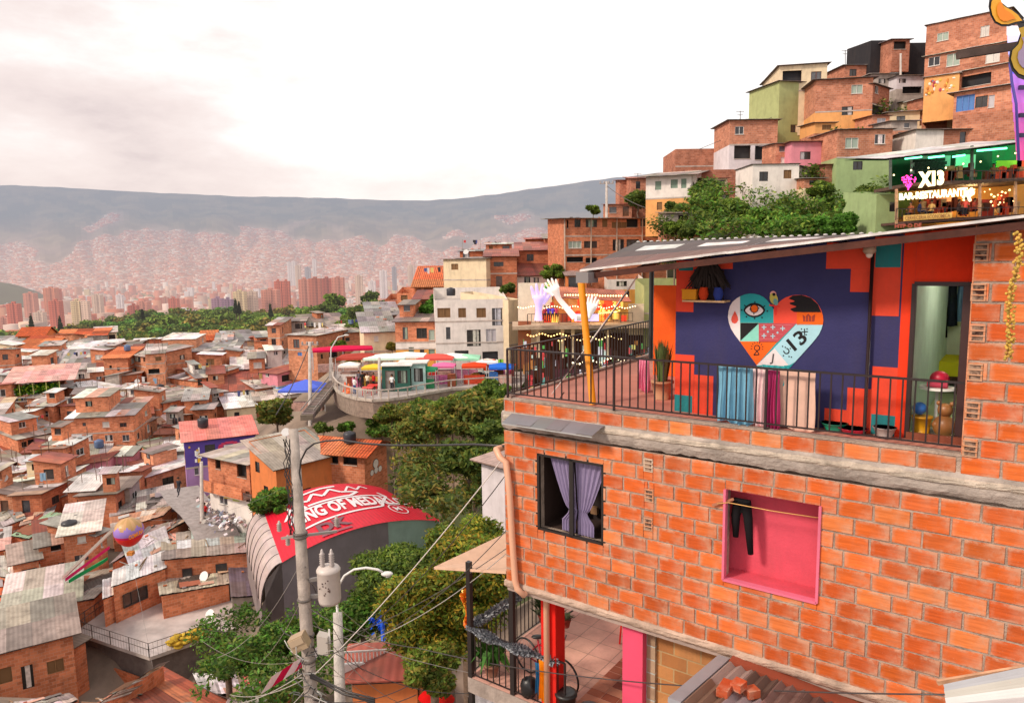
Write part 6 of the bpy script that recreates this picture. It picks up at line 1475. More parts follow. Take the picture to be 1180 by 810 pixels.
canopy(538,434,85,3,3,2.2,hexc('9ED8B8'),'light green awning right of the pink flower stall',goods=hexc('D080A0'))
canopy(578,440,82,2.6,2.5,1.7,hexc('2E6AD0'),'low blue awning beside the parked black motorbike')
def kiosk(px,py,Y,W,H_,col,label):
 p=gp(px,py);r=root('kiosk',p,label,'kiosk');mb=MB();facade(mb,p-V((W/2,0,p.z)),V((1,0,0)),V((0,-1,0)),W,p.z-.5,p.z+H_,[(W*.12,W*.45,p.z+.1,p.z+H_*.8),(W*.55,W*.9,p.z+.8,p.z+H_*.8)],col)
 mb.box(p+V((0,1.6,H_/2)),(W/2,0,0),(0,.05,0),(0,0,H_/2),col);mb.build('wall',M['plaster'],r);mb=MB();mb.box(p+V((0,.9,H_)),(W/2+.2,0,0),(0,1.1,0),(0,0,.06),(.75,.73,.7));mb.build('roof',M['tinplain'],r)
 window(r,V((p.x-W/2,p.y,0)),V((1,0,0)),V((0,-1,0)),W*.12,W*.45,p.z+.1,p.z+H_*.8,'x');window(r,V((p.x-W/2,p.y,0)),V((1,0,0)),V((0,-1,0)),W*.55,W*.9,p.z+.8,p.z+H_*.8,'d')
kiosk(457,451,85,2.8,2.6,hexc('2E5B50'),'dark green kiosk in the middle of the plaza')
kiosk(476,449,85,2.6,2.7,hexc('A9C9C4'),'pale grey-green kiosk at the right of the dark green kiosk')
mb=MB()
for(x0,x1,y0,y1,cn,Y)in((557,571,414,428,'E8582A',77),):mb.face([at(x0,y1,Y),at(x1,y1,Y),at(x1,y0,Y),at(x0,y0,Y)],hexc(cn));mb.bar(at(x0,y0,Y),at(x0,y1+8,Y),.08,.08,(.3,.3,.3),up=(1,0,0));mb.bar(at(x1,y0,Y),at(x1,y1+8,Y),.08,.08,(.3,.3,.3),up=(1,0,0))
thing(mb,'banner',M['cloth'],'orange banner stretched on two poles below the white block','banner')
mb=MB();mb.face([at(574,427,76),at(580,427,76),at(580,414,76),at(574,414,76)],hexc('8FD02E'));mb.bar(at(577,414,76.05),at(577,436,76.05),.1,.1,(.3,.3,.3),up=(1,0,0));thing(mb,'sign_board',M['paint'],'lime green sign board right of the orange banner','sign')
for i,(px,py,W_,cn,lab)in enumerate(((404,440,2.2,'F0E8E0','small white parasol canopy at the left end of the plaza'),(432,443,2.4,'E8C040','small yellow canopy among the red tables'),(489,446,2.6,'3FA070','green canopy leaning against the pale kiosk'),(512,441,2.4,'E070A0','pink canopy over the souvenir rack'),(547,441,2.6,'D84828','vermilion canopy beside the motorbikes'),(562,436,2.4,'F4F0E8','off-white canopy under the orange banner'))):
 canopy(px,py,70,W_,2,1.9,hexc(cn),lab,goods=jit(hexc(cn),.3),peak=.3)
for i in range(26):
 px=random.uniform(396,592);p=gp(px,tab(px,[(396,446),(430,452),(480,450),(592,441)])-random.uniform(1,8));mb=MB();cn_,hx_=random.choice((('red','C83830'),('white','E8E0D8'),('blue','3A6AB0'),('yellow','D8A030'),('green','50884A'),('brown','8A4A30'),('pink','D878A0')));cc=jit(hexc(hx_),.1);z_=random.uniform(.25,.7)
 mb.box(p+V((0,0,z_)),(random.uniform(.2,.5),.05,0),(0,.25,0),(0,0,z_),cc);mb.box(p+V((0,0,z_*2+.03)),(.35,0,0),(0,.3,0),(0,0,.03),jit(cc,.3));tag(mb.build('goods_crate',M['wood'],None,p),cn_+' crate of goods standing among the stalls on the round plaza','crate',cn_+' crates of goods on the plaza')
for i,(px,py,nm,cl,pn,ps)in enumerate(((409,454,'person in a white shirt and blue jeans standing at the plaza edge','ECE8E6','3A5A8A','stand'),(418,447,'person in black standing under the brownish red awning','181818','202028','stand'),(424,449,'person in a cream top beside the red plastic tables','E8DCC0','40302A','walk'),(431,449,'person in a red shirt among the plaza stalls','C82A22','222222','stand'),(452,451,'person in white near the dark green kiosk','E8E8E8','303038','stand'),(466,449,'person in a red and dark outfit between the two kiosks','A82020','181820','walk'),(414,446,'person in grey behind the one in blue jeans','77727A','2A2A30','stand'),(443,450,'person in a pink top left of the kiosks','D88AA0','2A2A40','stand'))):
 p=gp(px,py);person(p,(random.uniform(-1,1),-1),nm,hexc(cl),hexc(pn),pose=ps,group='people on the plaza')
for i,(px,py,cn,lab)in enumerate(((398,451,'E8602A','orange traffic cone left of the person in blue jeans'),(402,453,'F07030','orange traffic cone nearest the plaza edge wall'))):
 mb=MB();p=gp(px,py);mb.lathe(p,[(.35,0),(.35,.05),(.24,.06),(.05,.95),(.001,.96)],12,hexc(cn));mb.lathe(p,[(.185,.32),(.135,.52)],12,(.8,.8,.8));thing(mb,'traffic_cone',M['plastic'],lab,'cone')
for i,(px,py,lab)in enumerate(((424,455,'red plastic table at the front of the plaza'),(430,452,'second red plastic table nearer the stalls'))):
 p=gp(px,py);r=root('table',p,lab,'table');mb=MB();mb.box(p+V((0,0,.72)),(.5,0,0),(0,.5,0),(0,0,.03),hexc('D8281E'));mb.build('table_top',M['plastic'],r)
 for a in(-1,1):
  for b in(-1,1):mb=MB();mb.bar(p+V((a*.4,b*.4,.7)),p+V((a*.45,b*.45,0)),.05,.05,hexc('C8281E'),up=(1,0,0));mb.build('leg',M['plastic'],r)
def moto(p,d,col,label):
 d=V(d).normalized();up=V((0,0,1));p=V(p);r=root('motorbike',p,label,'motorbike');s=d.cross(up)
 for o in(-.65,.65):mb=MB();c=p+d*o+up*.3;mb.tube([c+(d*math.cos(a)+up*math.sin(a))*.26 for a in[i*math.pi/8 for i in range(17)]],.06,8,(.02,.02,.02),cap=False);mb.tube([c-s*.05,c+s*.05],.16,10,(.2,.2,.2));mb.build('wheel',M['plastic'],r)
 mb=MB();mb.ball(p+up*.52,(.3+abs(d.x)*.15,.2+abs(d.y)*.2,.2),10,7,(.08,.08,.08));mb.ball(p+up*.78+d*.15,(.28,.18,.14),10,7,col);mb.build('body',M['paint'],r)
 mb=MB();mb.bar(p+up*.82-d*.6,p+up*.80,.25,.1,(.02,.02,.02));mb.build('seat',M['plastic'],r)
 mb=MB();mb.tube([p+d*.65+up*.3,p+d*.42+up*1.0],.03,6,(.3,.3,.3));mb.tube([p+d*.4+up*1.0-s*.35,p+d*.4+up*1.02+s*.35],.02,6,(.05,.05,.05));mb.build('handlebar',M['paint'],r)
moto(gp(562,440),(1,-.2,0),(.02,.02,.02),'black motorbike parked left of the low blue awning')
moto(gp(552,438),(.9,.3,0),(.05,.05,.06),'dark scooter parked beside the black motorbike')
mb=MB();a,b=at(354,480,66),at(386,440,75)
for i in range(22):p=a.lerp(b,i/22);mb.box(p,(.55,.1,0),V((-.2,1.1,0)).normalized()*.5,(0,0,.25),jit((.20,.16,.14),.25))
for s in(-1,1):mb.bar(a+V((s*.6,0,.6)),b+V((s*.6,0,.6)),.06,.12,(.30,.26,.24))
thing(mb,'stairway',M['concrete'],'long concrete stairway climbing to the left end of the plaza','stairs')
# ---- bar with big sculpted hands
def PB(px,py,Y=78):return at(px,py,Y)
bar=root('terrace_bar',PB(668,430),'two-level terrace bar with string lights and giant sculpted hands on its balcony','bar');CTRL.append(PB(640,490));CTRL.append(PB(720,490));CTRL.append(PB(690,475,86))
mb=MB();CRM=hexc('E6D2B4')
def slabq(mb,x0,x1,y0,y1,Y0_,Y1_,col):
 mb.face([PB(x0,y1,Y0_),PB(x1,y1,Y1_),PB(x1,y0,Y1_),PB(x0,y0,Y0_)],col)
slabq(mb,597,636,326,372,82,82,hexc('E8DCC8'));slabq(mb,636,700,345,372,82.1,82.1,hexc('C98A50'));slabq(mb,597,745,372,384,82,82,CRM);slabq(mb,597,612,370,425,77,78,hexc('C07A5A'))
slabq(mb,612,622,372,400,79,79,CRM);slabq(mb,655,700,340,372,81.9,81.9,hexc('E0B070'));slabq(mb,724,742,350,386,79,79,hexc('E6D2B8'));slabq(mb,612,760,384,480,81,81,hexc('5A3426'));slabq(mb,640,760,425,480,79,79,hexc('7A4A5A'))
mb.build('wall',M['plaster'],bar)
mb=MB();mb.box(PB(670,374,79),(7.6,0,0),(0,3.2,0),(0,0,.18),hexc('B8A088'));mb.build('balcony_floor',M['concrete'],bar)
for x in(620,648,660,674,700):mb=MB();p=PB(x,374,77.5);mb.bar(p,p-V((0,0,3.6)),.35,.35,CRM,up=(1,0,0));mb.build('column',M['plaster'],bar)
mb=MB();A,B=PB(652,343,76.5),PB(722,348,76.5);sheet_roof(mb,A+V((-.5,0,0)),B+V((.5,0,0)),B+V((.5,5,1.0)),A+V((-.5,5,1.0)),7,2,[hexc('B8705A'),hexc('A86048')]);mb.build('roof',M['tin'],bar)
railing([PB(608,372,75.8),PB(729,372,75.8)],'railing',PB(660,358,75.8).z-.3,PB(660,372,75.8).z,.4,parent=bar,post_every=8,r=.02,rr=.04)
mb=MB()
for i in range(46):mb.ball(PB(597+i*3.0,354+1.2*math.sin(i*.8),75.6),.07,6,4,(1,.75,.45))
for i in range(24):mb.ball(PB(651+i*3.1,340+(i>12)*1,76.2),.09,6,4,(1,.72,.35))
for i in range(15):mb.ball(PB(608+i*3.4,386+1.5*math.sin(i),76.3),.09,6,4,(1,.6,.2))
for i in range(22):mb.ball(PB(640+i*3.6,391-i*.1+2*math.sin(i),76.8),.08,6,4,(1,.7,.3))
for i in range(16):mb.ball(PB(660+i*4.0,418-i*.3+2*math.sin(i),74),.10,6,4,(1,.8,.5))
for i in range(40):mb.ball(PB(random.uniform(690,714),random.uniform(341,360),81.5),.10,6,4,(1,.65,.15))
for i in range(12):mb.ball(PB(690+i*1.8,361-i*.1,76),.09,6,4,(1,.75,.3))
mb.build('string_lights',M['glow'],bar)
mb=MB()
for i in range(34):
 x=random.uniform(618,720);mb.box(PB(x,random.choice([352,366])+random.uniform(-4,3),80.5),(random.uniform(.15,.5),0,0),(0,.1,0),(0,0,random.uniform(.2,.6)),random.choice([hexc('D04028'),hexc('E08030'),hexc('703020'),hexc('F0C060'),hexc('A03020')]))
for i in range(110):
 x=random.uniform(600,750);mb.box(PB(x,random.uniform(394,452),77.5),(random.uniform(.08,.25),0,0),(0,.1,0),(0,0,random.uniform(.15,.6)),random.choice([hexc('98A8A0'),hexc('B04040'),hexc('509048'),hexc('A8A8B0'),hexc('408078'),hexc('402020'),hexc('A8A060'),hexc('703028'),hexc('302018'),hexc('8A5A30')]))
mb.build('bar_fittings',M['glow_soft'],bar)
def hand(base,up_,side,fwd,S,col,label,spread=.22,curl=.1,thumb=1,mat='glow_soft',arm=None):
 base,up_,side,fwd=V(base),V(up_).normalized(),V(side).normalized(),V(fwd).normalized()
 r=root('hand_sculpture',base,label,'sculpture');mb=MB()
 P=lambda x,y,z=0:base+(side*x+up_*y+fwd*z)*S
 mb.tube([P(0,-.9)if arm is None else V(arm),P(0,-.3),P(0,0),P(0,.35),P(0,.62)],[.24*S,.19*S,.22*S,.34*S,.33*S],14,col)
 for i,(x,L)in enumerate(((-.30,.62),(-.11,.78),(.09,.74),(.28,.55))):
  a=x*spread*6;pts=[P(x,.45),P(x+math.sin(a)*L*.35,.55+L*.42,curl*.1),P(x+math.sin(a)*L*.62,.55+L*.72,curl*.4),P(x+math.sin(a)*L*.80,.55+L*.97,curl*.8)]
  mb.tube(pts,[.115*S,.10*S,.085*S,.05*S],10,col)
 t=thumb;mb.tube([P(t*.22,.12),P(t*.45,.38),P(t*.62,.62),P(t*.66,.84)],[.15*S,.125*S,.10*S,.05*S],10,col)
 mb.build('hand',M[mat],r);return r
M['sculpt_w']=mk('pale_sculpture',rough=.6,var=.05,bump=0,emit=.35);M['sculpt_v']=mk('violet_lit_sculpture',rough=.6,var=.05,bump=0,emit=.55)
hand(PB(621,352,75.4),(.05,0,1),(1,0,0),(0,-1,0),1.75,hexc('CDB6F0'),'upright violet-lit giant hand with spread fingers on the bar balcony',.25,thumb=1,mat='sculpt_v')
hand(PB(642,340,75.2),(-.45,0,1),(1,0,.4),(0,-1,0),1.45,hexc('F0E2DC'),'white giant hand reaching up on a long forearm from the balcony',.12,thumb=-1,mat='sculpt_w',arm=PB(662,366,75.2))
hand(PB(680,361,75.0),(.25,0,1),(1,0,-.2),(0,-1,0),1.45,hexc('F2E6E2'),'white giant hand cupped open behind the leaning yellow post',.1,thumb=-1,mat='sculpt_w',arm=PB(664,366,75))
mb=MB()
for i in range(5):p=PB(632,329,75.2);a=i*1.256;mb.ball(p+V((math.cos(a)*.25,0,math.sin(a)*.25)),(.2,.1,.2),8,6,hexc('58A848'))
mb.ball(PB(632,329,75.1),.12,8,6,hexc('D8D860'));thing(mb,'flower_ornament',M['plaster'],'green flower ornament between the violet hand and the white hand','ornament')
for i,(x,cn)in enumerate(((628,'A03048'),(632,'4038B8'),(637,'5A48D0'),(641,'D84A68'))):
 p=PB(x,371,77.2);person(p,(random.uniform(-.4,.4),-1),('person in wine red on the bar balcony left of the others','person in blue on the bar balcony','person in violet-blue beside the white forearm sculpture','person in pink at the right of the balcony group')[i],hexc(cn),hexc('202030'),h=1.7,group='people on the bar balcony')
mb=MB();slabq(mb,662,690,362,370,74.9,74.9,hexc('C8B8F0'));thing(mb,'light_box',M['glow_soft'],'pale lilac light box at the foot of the white hand sculptures','light box')
H(700,742,322,346,'pale yellow and brick house half hidden behind the roof of the hands bar','YW',name='plaster_house',Y0=90,dY=0,D=6,roof='F',dens=.7)
H(654,676,318,345,'orange house with a pink door right above the hands bar','O',name='plaster_house',Y0=88,dY=0,D=6,roof='b',wins=[(655,319,667,334,'x')])
H(742,790,330,392,'olive plastered house seen past the black roof post','JJ',name='plaster_house',Y0=80,dY=0,D=6,roof='F',dens=.5)
# ---- X13 bar restaurant
YX=58
def PX(x,y,Y=YX):return at(x,y,Y)
xb=root('bar_restaurant',PX(1100,262),'two-level bar restaurant lit green above and warm yellow below, with an X13 sign','restaurant');CTRL.append(PX(1030,272));CTRL.append(PX(1150,276));CTRL.append(PX(1100,262,68))
mb=MB()
def xq(x0,x1,ya,yb,yc,yd,Y0_,Y1_,col):mb.face([PX(x0,yb,Y0_),PX(x1,yd,Y1_),PX(x1,yc,Y1_),PX(x0,ya,Y0_)],col)
xq(1035,1185,218,262,208,262,62,60,hexc('E0A050'));xq(1035,1075,222,250,220,248,61.8,61.8,hexc('8FA050'));xq(1026,1185,182,222,168,210,63,61,hexc('0C5A30'));xq(1105,1180,166,210,160,208,62.5,60.6,hexc('0A7A3A'))
mb.build('wall',M['plaster'],xb)
mb=MB();A,B=PX(1020,183,56),PX(1190,162,54);sheet_roof(mb,A,B,B+V((0,7,1.0)),A+V((0,7,1.0)),10,2,[(.6,.58,.56),(.5,.48,.46)]);mb.face([A-V((0,0,.15)),B-V((0,0,.15)),B+V((0,7,.8)),A+V((0,7,.8))],hexc('0A6A34'));mb.build('roof',M['tin'],xb)
mb=MB();mb.box((PX(1026,217,58)+PX(1190,209,58))/2,(PX(1190,209,58)-PX(1026,217,58))/2,(0,2.6,0),(0,0,.12),(.12,.07,.05));mb.build('upper_floor',M['wood'],xb)
mb=MB();mb.box((PX(1030,258,58)+PX(1190,248,58))/2,(PX(1190,248,58)-PX(1030,258,58))/2,(0,2.6,0),(0,0,.10),(.10,.05,.04));mb.build('lower_floor',M['wood'],xb)
mb=MB();GN=(.12,1.0,.45)
for(x0,y0,x1,y1)in((1043,183,1062,181),(1070,182,1088,180),(1083,176,1104,172),(1103,173,1118,169),(1126,174,1160,171),(1140,166,1160,164),(1098,181,1112,179)):mb.tube([PX(x0,y0,57),PX(x1,y1,57)],.07,8,GN)
mb.build('green_neon_tube',mk('green_neon',var=0,bump=0,emit=6),xb)
gl=bpy.data.lights.new('green_lamp','POINT');gl.energy=130;gl.color=(.1,1,.4);gl.shadow_soft_size=.4;go_=bpy.data.objects.new('green_lamp',gl);COL.objects.link(go_);go_.location=PX(1120,178,58.5)
gl=bpy.data.lights.new('warm_lamp','POINT');gl.energy=260;gl.color=(1,.7,.3);gl.shadow_soft_size=.4;go_=bpy.data.objects.new('warm_lamp',gl);COL.objects.link(go_);go_.location=PX(1120,226,58.5)
gl=bpy.data.lights.new('hands_bar_lamp','POINT');gl.energy=260;gl.color=(1,.72,.4);gl.shadow_soft_size=.5;go_=bpy.data.objects.new('hands_bar_lamp',gl);COL.objects.link(go_);go_.location=PB(690,352,78.5)
def wtext(txt,x0,x1,y0,y1,y0b,y1b,Y,col,mb,bold=.05):
 """letters on an upright plane between two photo columns; rows given at the left and right end"""
 fs=text_polys(txt,1,1.0,bold);xs=[p[0]for f in fs for p in f];ys=[p[1]for f in fs for p in f];a0,a1,b0,b1=min(xs),max(xs),min(ys),max(ys)
 TL_,TR,BL_,BR_=PX(x0,y0,Y),PX(x1,y0b,Y),PX(x0,y1,Y),PX(x1,y1b,Y)
 for f in fs:mb.face([BL_.lerp(BR_,(x-a0)/(a1-a0)).lerp(TL_.lerp(TR,(x-a0)/(a1-a0)),(y-b0)/(b1-b0))for x,y in f],col)
GW=mk('lit_letters',var=0,bump=0,emit=2.6)
mb=MB();wtext('X13',1058,1088,198,217,196,213,55.2,(1,.80,.42),mb,.07);mb.build('lit_sign',GW,xb)
mb=MB();wtext('BAR-RESTAURANTE',1036,1115,223,231,216,226,55.2,(1,.84,.5),mb,.05);mb.build('lit_sign',GW,xb)
mb=MB();c0=PX(1047,209,55.2)
for i in range(90):
 a=random.uniform(0,6.283);t=random.random()**.5;x=16*math.sin(a)**3/16;y=(13*math.cos(a)-5*math.cos(2*a)-2*math.cos(3*a)-math.cos(4*a))/16
 mb.ball(c0+V((x*t*.55,0,y*t*.62)),.05,6,4,(1,.05,.35))
mb.build('heart_sign',GW,xb)
mb=MB();
mb.face([PX(1041,255,54.9),PX(1097,251,54.9),PX(1097,245,54.9),PX(1041,248.5,54.9)],hexc('E8C070'));bn=mb.build('banner',M['cloth'],xb)
mb=MB();wtext('CERVECERIA ECONOMICA',1043,1095,249.3,254,246,250.6,54.85,(.35,.15,.05),mb,.01);mb.build('banner_lettering',M['paint'],bn)
mb=MB();wtext('MTP O DE',1031,1062,259,263,257,262,54.8,(.5,.1,.06),mb,.04);mb.build('painted_letters',M['paint'],xb)
mb=MB()
for i in range(40):mb.ball(PX(random.uniform(1098,1172),random.uniform(218,238),random.uniform(56,60)),random.uniform(.05,.10),6,4,(1,.72,.3))
for i in range(14):mb.ball(PX(1117+random.uniform(-7,7),224+random.uniform(-6,8),57),.13,6,4,(1,.75,.4))
for i in range(8):mb.ball(PX(1030+i*20,200-i*3+random.uniform(-3,3),55.5),.07,6,4,(1,.8,.4))
mb.build('bulbs',M['glow'],xb)
mb=MB()
for i in range(60):
 up__=random.random()<.45;x=random.uniform(1092,1176)if up__ else random.uniform(1060,1176);y=(random.uniform(196,206)if up__ else random.uniform(234,246))-(x-1050)*.02
 mb.box(PX(x,y,57.5),(random.uniform(.08,.3),0,0),(0,.2,0),(0,0,random.uniform(.15,.5)),random.choice([hexc('703018'),hexc('A03A20'),hexc('402010'),hexc('D04A28'),hexc('B89060')]))
mb.build('tables_and_chairs',M['wood'],xb)
mb=MB()
for i in range(8):
 for j in range(4):mb.box(PX(1055+i*4.5+(j%2)*2,186+j*4-i*.3,60),(.18,0,0),(0,.03,0),(0,0,.13),(.03,.03,.03))
mb.box(PX(1072,190,60.2),(1.6,0,0),(0,.05,0),(0,0,.7),(.5,.55,.55));mb.box(PX(1112,190,60),(.8,0,0),(0,.05,0),(0,0,.8),(.45,.7,.55));mb.box(PX(1162,197,59),(1.0,0,0),(0,.05,0),(0,0,.8),(.3,.85,.05));mb.box(PX(1178,195,59),(.5,0,0),(0,.05,0),(0,0,.9),(.8,.12,.04));mb.box(PX(1156,237,59),(.35,0,0),(0,.05,0),(0,0,1.0),(.8,.12,.03));mb.box(PX(1137,240,59),(.6,0,0),(0,.05,0),(0,0,.7),(.25,.03,.03));mb.box(PX(1085,238,60),(.9,0,0),(0,.05,0),(0,0,.8),(.7,.3,.2))
mb.build('wall_panels',M['plaster'],xb)
for x,y0,y1 in((1129,210,250),(1170,208,248),(1033,218,258),(1026,184,218),(1120,168,209)):mb=MB();mb.bar(PX(x,y0,55.6),PX(x,y1,55.6),.16,.16,hexc('B89070')if y0>205 else(.1,.12,.1),up=(1,0,0));mb.build('post',M['wood'],xb)
railing([PX(1032,257,55.3),PX(1180,247,55.3)],'railing',PX(1100,240,55.3).z,PX(1100,252,55.3).z,.45,parent=xb,post_every=8,r=.02,rr=.04)
railing([PX(1096,211,55.3),PX(1180,207,55.3)],'railing',PX(1130,197,55.3).z,PX(1130,209,55.3).z,.45,parent=xb,post_every=8,r=.02,rr=.04)
for i,(x,y,cn,lab)in enumerate(((1049,250,'8A4A2A','person in brown seated leftmost behind the beer banner'),(1059,248,'26305A','person in navy seated second from the left behind the beer banner'),(1073,248,'C8A060','person in tan seated at the middle of the beer banner'),(1104,247,'3A2A2A','person in dark clothes at the table right of the beer banner'),(1112,245,'D8584A','person in coral seated near the bright lamp of the lower bar'),(1122,246,'A04030','person in brick red beside the wooden post'),(1144,206,'906A48','person in khaki seated on the green lit upper level'))):
 p=PX(x,y+3,56.2);person(p,(random.uniform(-1,1),-.6),lab,hexc(cn),hexc('202028'),pose='sit',group='guests in the bar restaurant')
H(1008,1034,224,272,'pale green block house with one window left of the bar restaurant','H',name='plaster_house',Y0=60,dY=0,D=6,roof='F',wins=[(1025,233,1032,244,'d')])
# ---- painted metal butterfly and lilac-lit column at the upper right
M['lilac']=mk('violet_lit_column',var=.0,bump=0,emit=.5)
cpx=root('lit_column',at(1172,175,11),'column glowing blue and violet beside the painted butterfly wings','column')
mb=MB();n=14
for i in range(n):
 y0,y1=lerp(30,185,i/n),lerp(30,185,(i+1)/n);t=i/n
 c=tuple(lerp(a,b,t)for a,b in zip(hexc('9A8CFF'),hexc('E0508A')))if t>.3 else tuple(lerp(a,b,t/.3)for a,b in zip((.8,.78,.9),hexc('6A60FF')))
 x0a,x1a=lerp(1160,1172,t),1215
 A,B,C_,D2=at(x0a,y1,11),at(x1a,y1,11),at(x1a,y0,11),at(lerp(1160,1172,i/n),y0,11)
 mb.face([A,B,C_,D2],c);mb.face([B,B+V((.3,.5,0)),C_+V((.3,.5,0)),C_],c)
mb.build('lit_panel',M['lilac'],cpx)
mb=MB()
for y in(101,133,156):mb.box(at(1190,y,10.95),(.2,0,0),(0,.02,0),(0,0,.03),(.03,.02,.08))
mb.tube([at(1168,60,10.9),at(1164,75,10.9),at(1166,95,10.9),at(1171,120,10.9),at(1174,185,10.9)],.02,6,(.1,.08,.4));mb.build('panel_trim',M['paint'],cpx)
def poly_px(mb,pts,Y,col,th=.0):mb.face([at(x,y,Y)for x,y in pts],col)
bf=root('butterfly_sculpture',at(1180,60,10),'flat painted butterfly sculpture with yellow wings outlined in black','sculpture')
w1=[(1140,0),(1139,8),(1141,18),(1146,27),(1154,31),(1163,31),(1172,28),(1182,26),(1176,18),(1168,12),(1160,8),(1154,3),(1152,-6),(1146,-10)]
w2=[(1172,28),(1176,38),(1172,50),(1164,58),(1162,70),(1166,82),(1173,90),(1184,94),(1200,90),(1215,60),(1205,35),(1185,24)]
for wpt,col,nm in((w1,hexc('E8A82A'),'upper_wing'),(w2,hexc('B8962E'),'lower_wing')):
 mb=MB();cx_m=sum(p[0]for p in wpt)/len(wpt);cy_m=sum(p[1]for p in wpt)/len(wpt);poly_px(mb,wpt,10,(.02,.018,.02));ins=[(lerp(x,cx_m,.16),lerp(y,cy_m,.16))for x,y in wpt];poly_px(mb,ins,9.985,col)
 ins2=[(lerp(x,cx_m+2,.5),lerp(y,cy_m+3,.45))for x,y in wpt];poly_px(mb,ins2,9.97,hexc('F08A1E')if nm=='upper_wing' else hexc('9A88A8'));mb.build(nm,M['paint'],bf)
mb=MB();mb.bar(at(1104,64,10.4),at(1180,52,10.4),.10,.10,(.09,.06,.05));mb.build('support_arm',M['wood'],bf)
# == POLES, WIRES, BALLOON
def wire(P,Q,sag,r,col,label,n=24,group='overhead wires'):
 P,Q=V(P),V(Q);mb=MB();mb.tube([P.lerp(Q,i/n)-V((0,0,sag*4*(i/n)*(1-i/n)))for i in range(n+1)],r,5,col)
 return thing(mb,'overhead_cable',M['plastic'],label,'cable',group=group)
pt_,pbm=at(338,494,17),at(359,812,15.6);pb0=pbm+(pbm-pt_)*.6;CTRL.append(pb0)
pole=root('utility_pole',pb0,'near pale concrete utility pole carrying a transformer and two grey boxes','pole')
mb=MB();mb.tube([pb0,pbm,(pt_+pbm)/2,pt_],[.185,.155,.14,.115],18,(.40,.34,.30));mb.build('shaft',M['bigconc'],pole)
def onp(y):t=(y-494)/(812-494);return pt_.lerp(pbm,t)
for y in(618,622,694,735,763):mb=MB();p=onp(y);mb.lathe(p,[(.155,0),(.175,.01),(.175,.045),(.155,.055)],16,(.12,.10,.09));mb.build('clamp',M['paint'],pole)
tc0=at(380,690,16.2);mb=MB();mb.lathe(tc0,[(.001,-.10),(.24,-.08),(.265,0),(.265,.68),(.28,.70),(.28,.74),(.24,.80),(.10,.84),(.001,.85)],24,(.60,.53,.49));tr=mb.build('transformer',M['paint'],pole)
mb=MB()
for i in range(14):a=i*.45;mb.ball(tc0+V((-.06+random.uniform(-.10,.14),-.262,.2+random.uniform(0,.4))),(.02,.008,.02),6,4,(.1,.06,.05))
mb.build('bolts',M['paint'],tr)
for dx in(-.12,.10):mb=MB();mb.lathe(tc0+V((dx,-.05,.80)),[(.05,0),(.03,.03)]+[q for i in range(6)for q in((.07,.06+i*.055),(.035,.085+i*.055))]+[(.03,.42),(.01,.46)],12,(.50,.44,.42));mb.build('insulator',M['plastic'],tr)
mb=MB();mb.bar(onp(690)+V((0,0,0)),tc0+V((0,0,.1)),.08,.08,(.2,.18,.17));mb.bar(onp(672),tc0+V((0,0,.55)),.08,.08,(.2,.18,.17));mb.build('bracket',M['paint'],pole)
c1=at(345,739,15.6);mb=MB();mb.box(c1,V((.17,0,.08)),V((0,.14,0)),V((-.07,0,.15)),(.42,.31,.20));mb.box(c1+V((-.03,-.15,.06)),V((.15,0,.07)),V((0,.012,0)),V((-.03,0,.07)),(.5,.38,.26));q1=mb.build('junction_box',M['plastic'],pole);q1['label']='tilted brown junction box'
c2=at(373,741,15.6);mb=MB();mb.box(c2,V((.12,0,-.03)),V((0,.12,0)),V((.0,0,.22)),(.52,.47,.42));mb.bar(c2+V((.14,0,0)),c2+V((.14,0,.34)),.035,.035,(.8,.78,.75),up=(1,0,0));q1=mb.build('junction_box',M['plastic'],pole);q1['label']='pale grey junction box with a short antenna'
for px,py,Y in((387,607,17.5),(373,577,17.2)):pass
mb=MB();mb.bar(onp(620)+V((-.1,0,0)),at(325,620,16.8),.06,.06,(.3,.27,.25));mb.bar(onp(620),at(388,612,16.8),.06,.06,(.3,.27,.25));mb.build('cross_arm',M['paint'],pole)
for(px,py)in((322,612),(332,628),(388,606)):
 mb=MB();p=at(px,py,16.7);mb.lathe(p,[(.04,0)]+[q for i in range(4)for q in((.065,.03+i*.05),(.035,.055+i*.05))]+[(.02,.26)],10,(.42,.36,.33));mb.build('insulator',M['plastic'],pole)
mb=MB()
for i in range(34):
 a=onp(735+i*3)+V((random.uniform(-.2,.2),random.uniform(-.25,-.1),0));b=a+V((random.uniform(-.5,.6),random.uniform(-.2,.2),random.uniform(-.7,.5)));m_=(a+b)/2+V((random.uniform(-.2,.2),0,random.uniform(-.2,.2)));mb.tube([a,m_,b],.012,5,random.choice([(.03,.03,.03),(.5,.48,.45),(.1,.1,.1)]))
for i in range(5):pts=[onp(505+k*14)+V((-.16-.16*math.sin(k*1.7+i)*(.3+i*.1),-.1,0))for k in range(9)];mb.tube(pts,.011,5,(.03,.025,.025))
mb.build('cable_tangle',M['plastic'],pole)
for i in range(12):
 a=onp(640+i*13)+V((.1,-.12,0));b=at(random.choice([250,300,232,420,470,560,590,600]),random.uniform(720,830),random.uniform(15,24));mbw=MB();s_=random.uniform(.1,.6)
 mbw.tube([a.lerp(b,t/14)-V((0,0,s_*4*(t/14)*(1-t/14)))for t in range(15)],random.choice([.006,.008]),4,random.choice([(.04,.035,.035),(.3,.27,.25)]));tag(mbw.build('overhead_cable',M['plastic'],None,a),'thin service cable leaving the cluttered near pole for a house below','cable','service cables of the near pole')
la,lb=at(389,705,19),at(392,812,18);pole2=root('street_lamp',lb+V((0,0,-3)),'street lamp whose white arm curves out right of the transformer','street lamp')
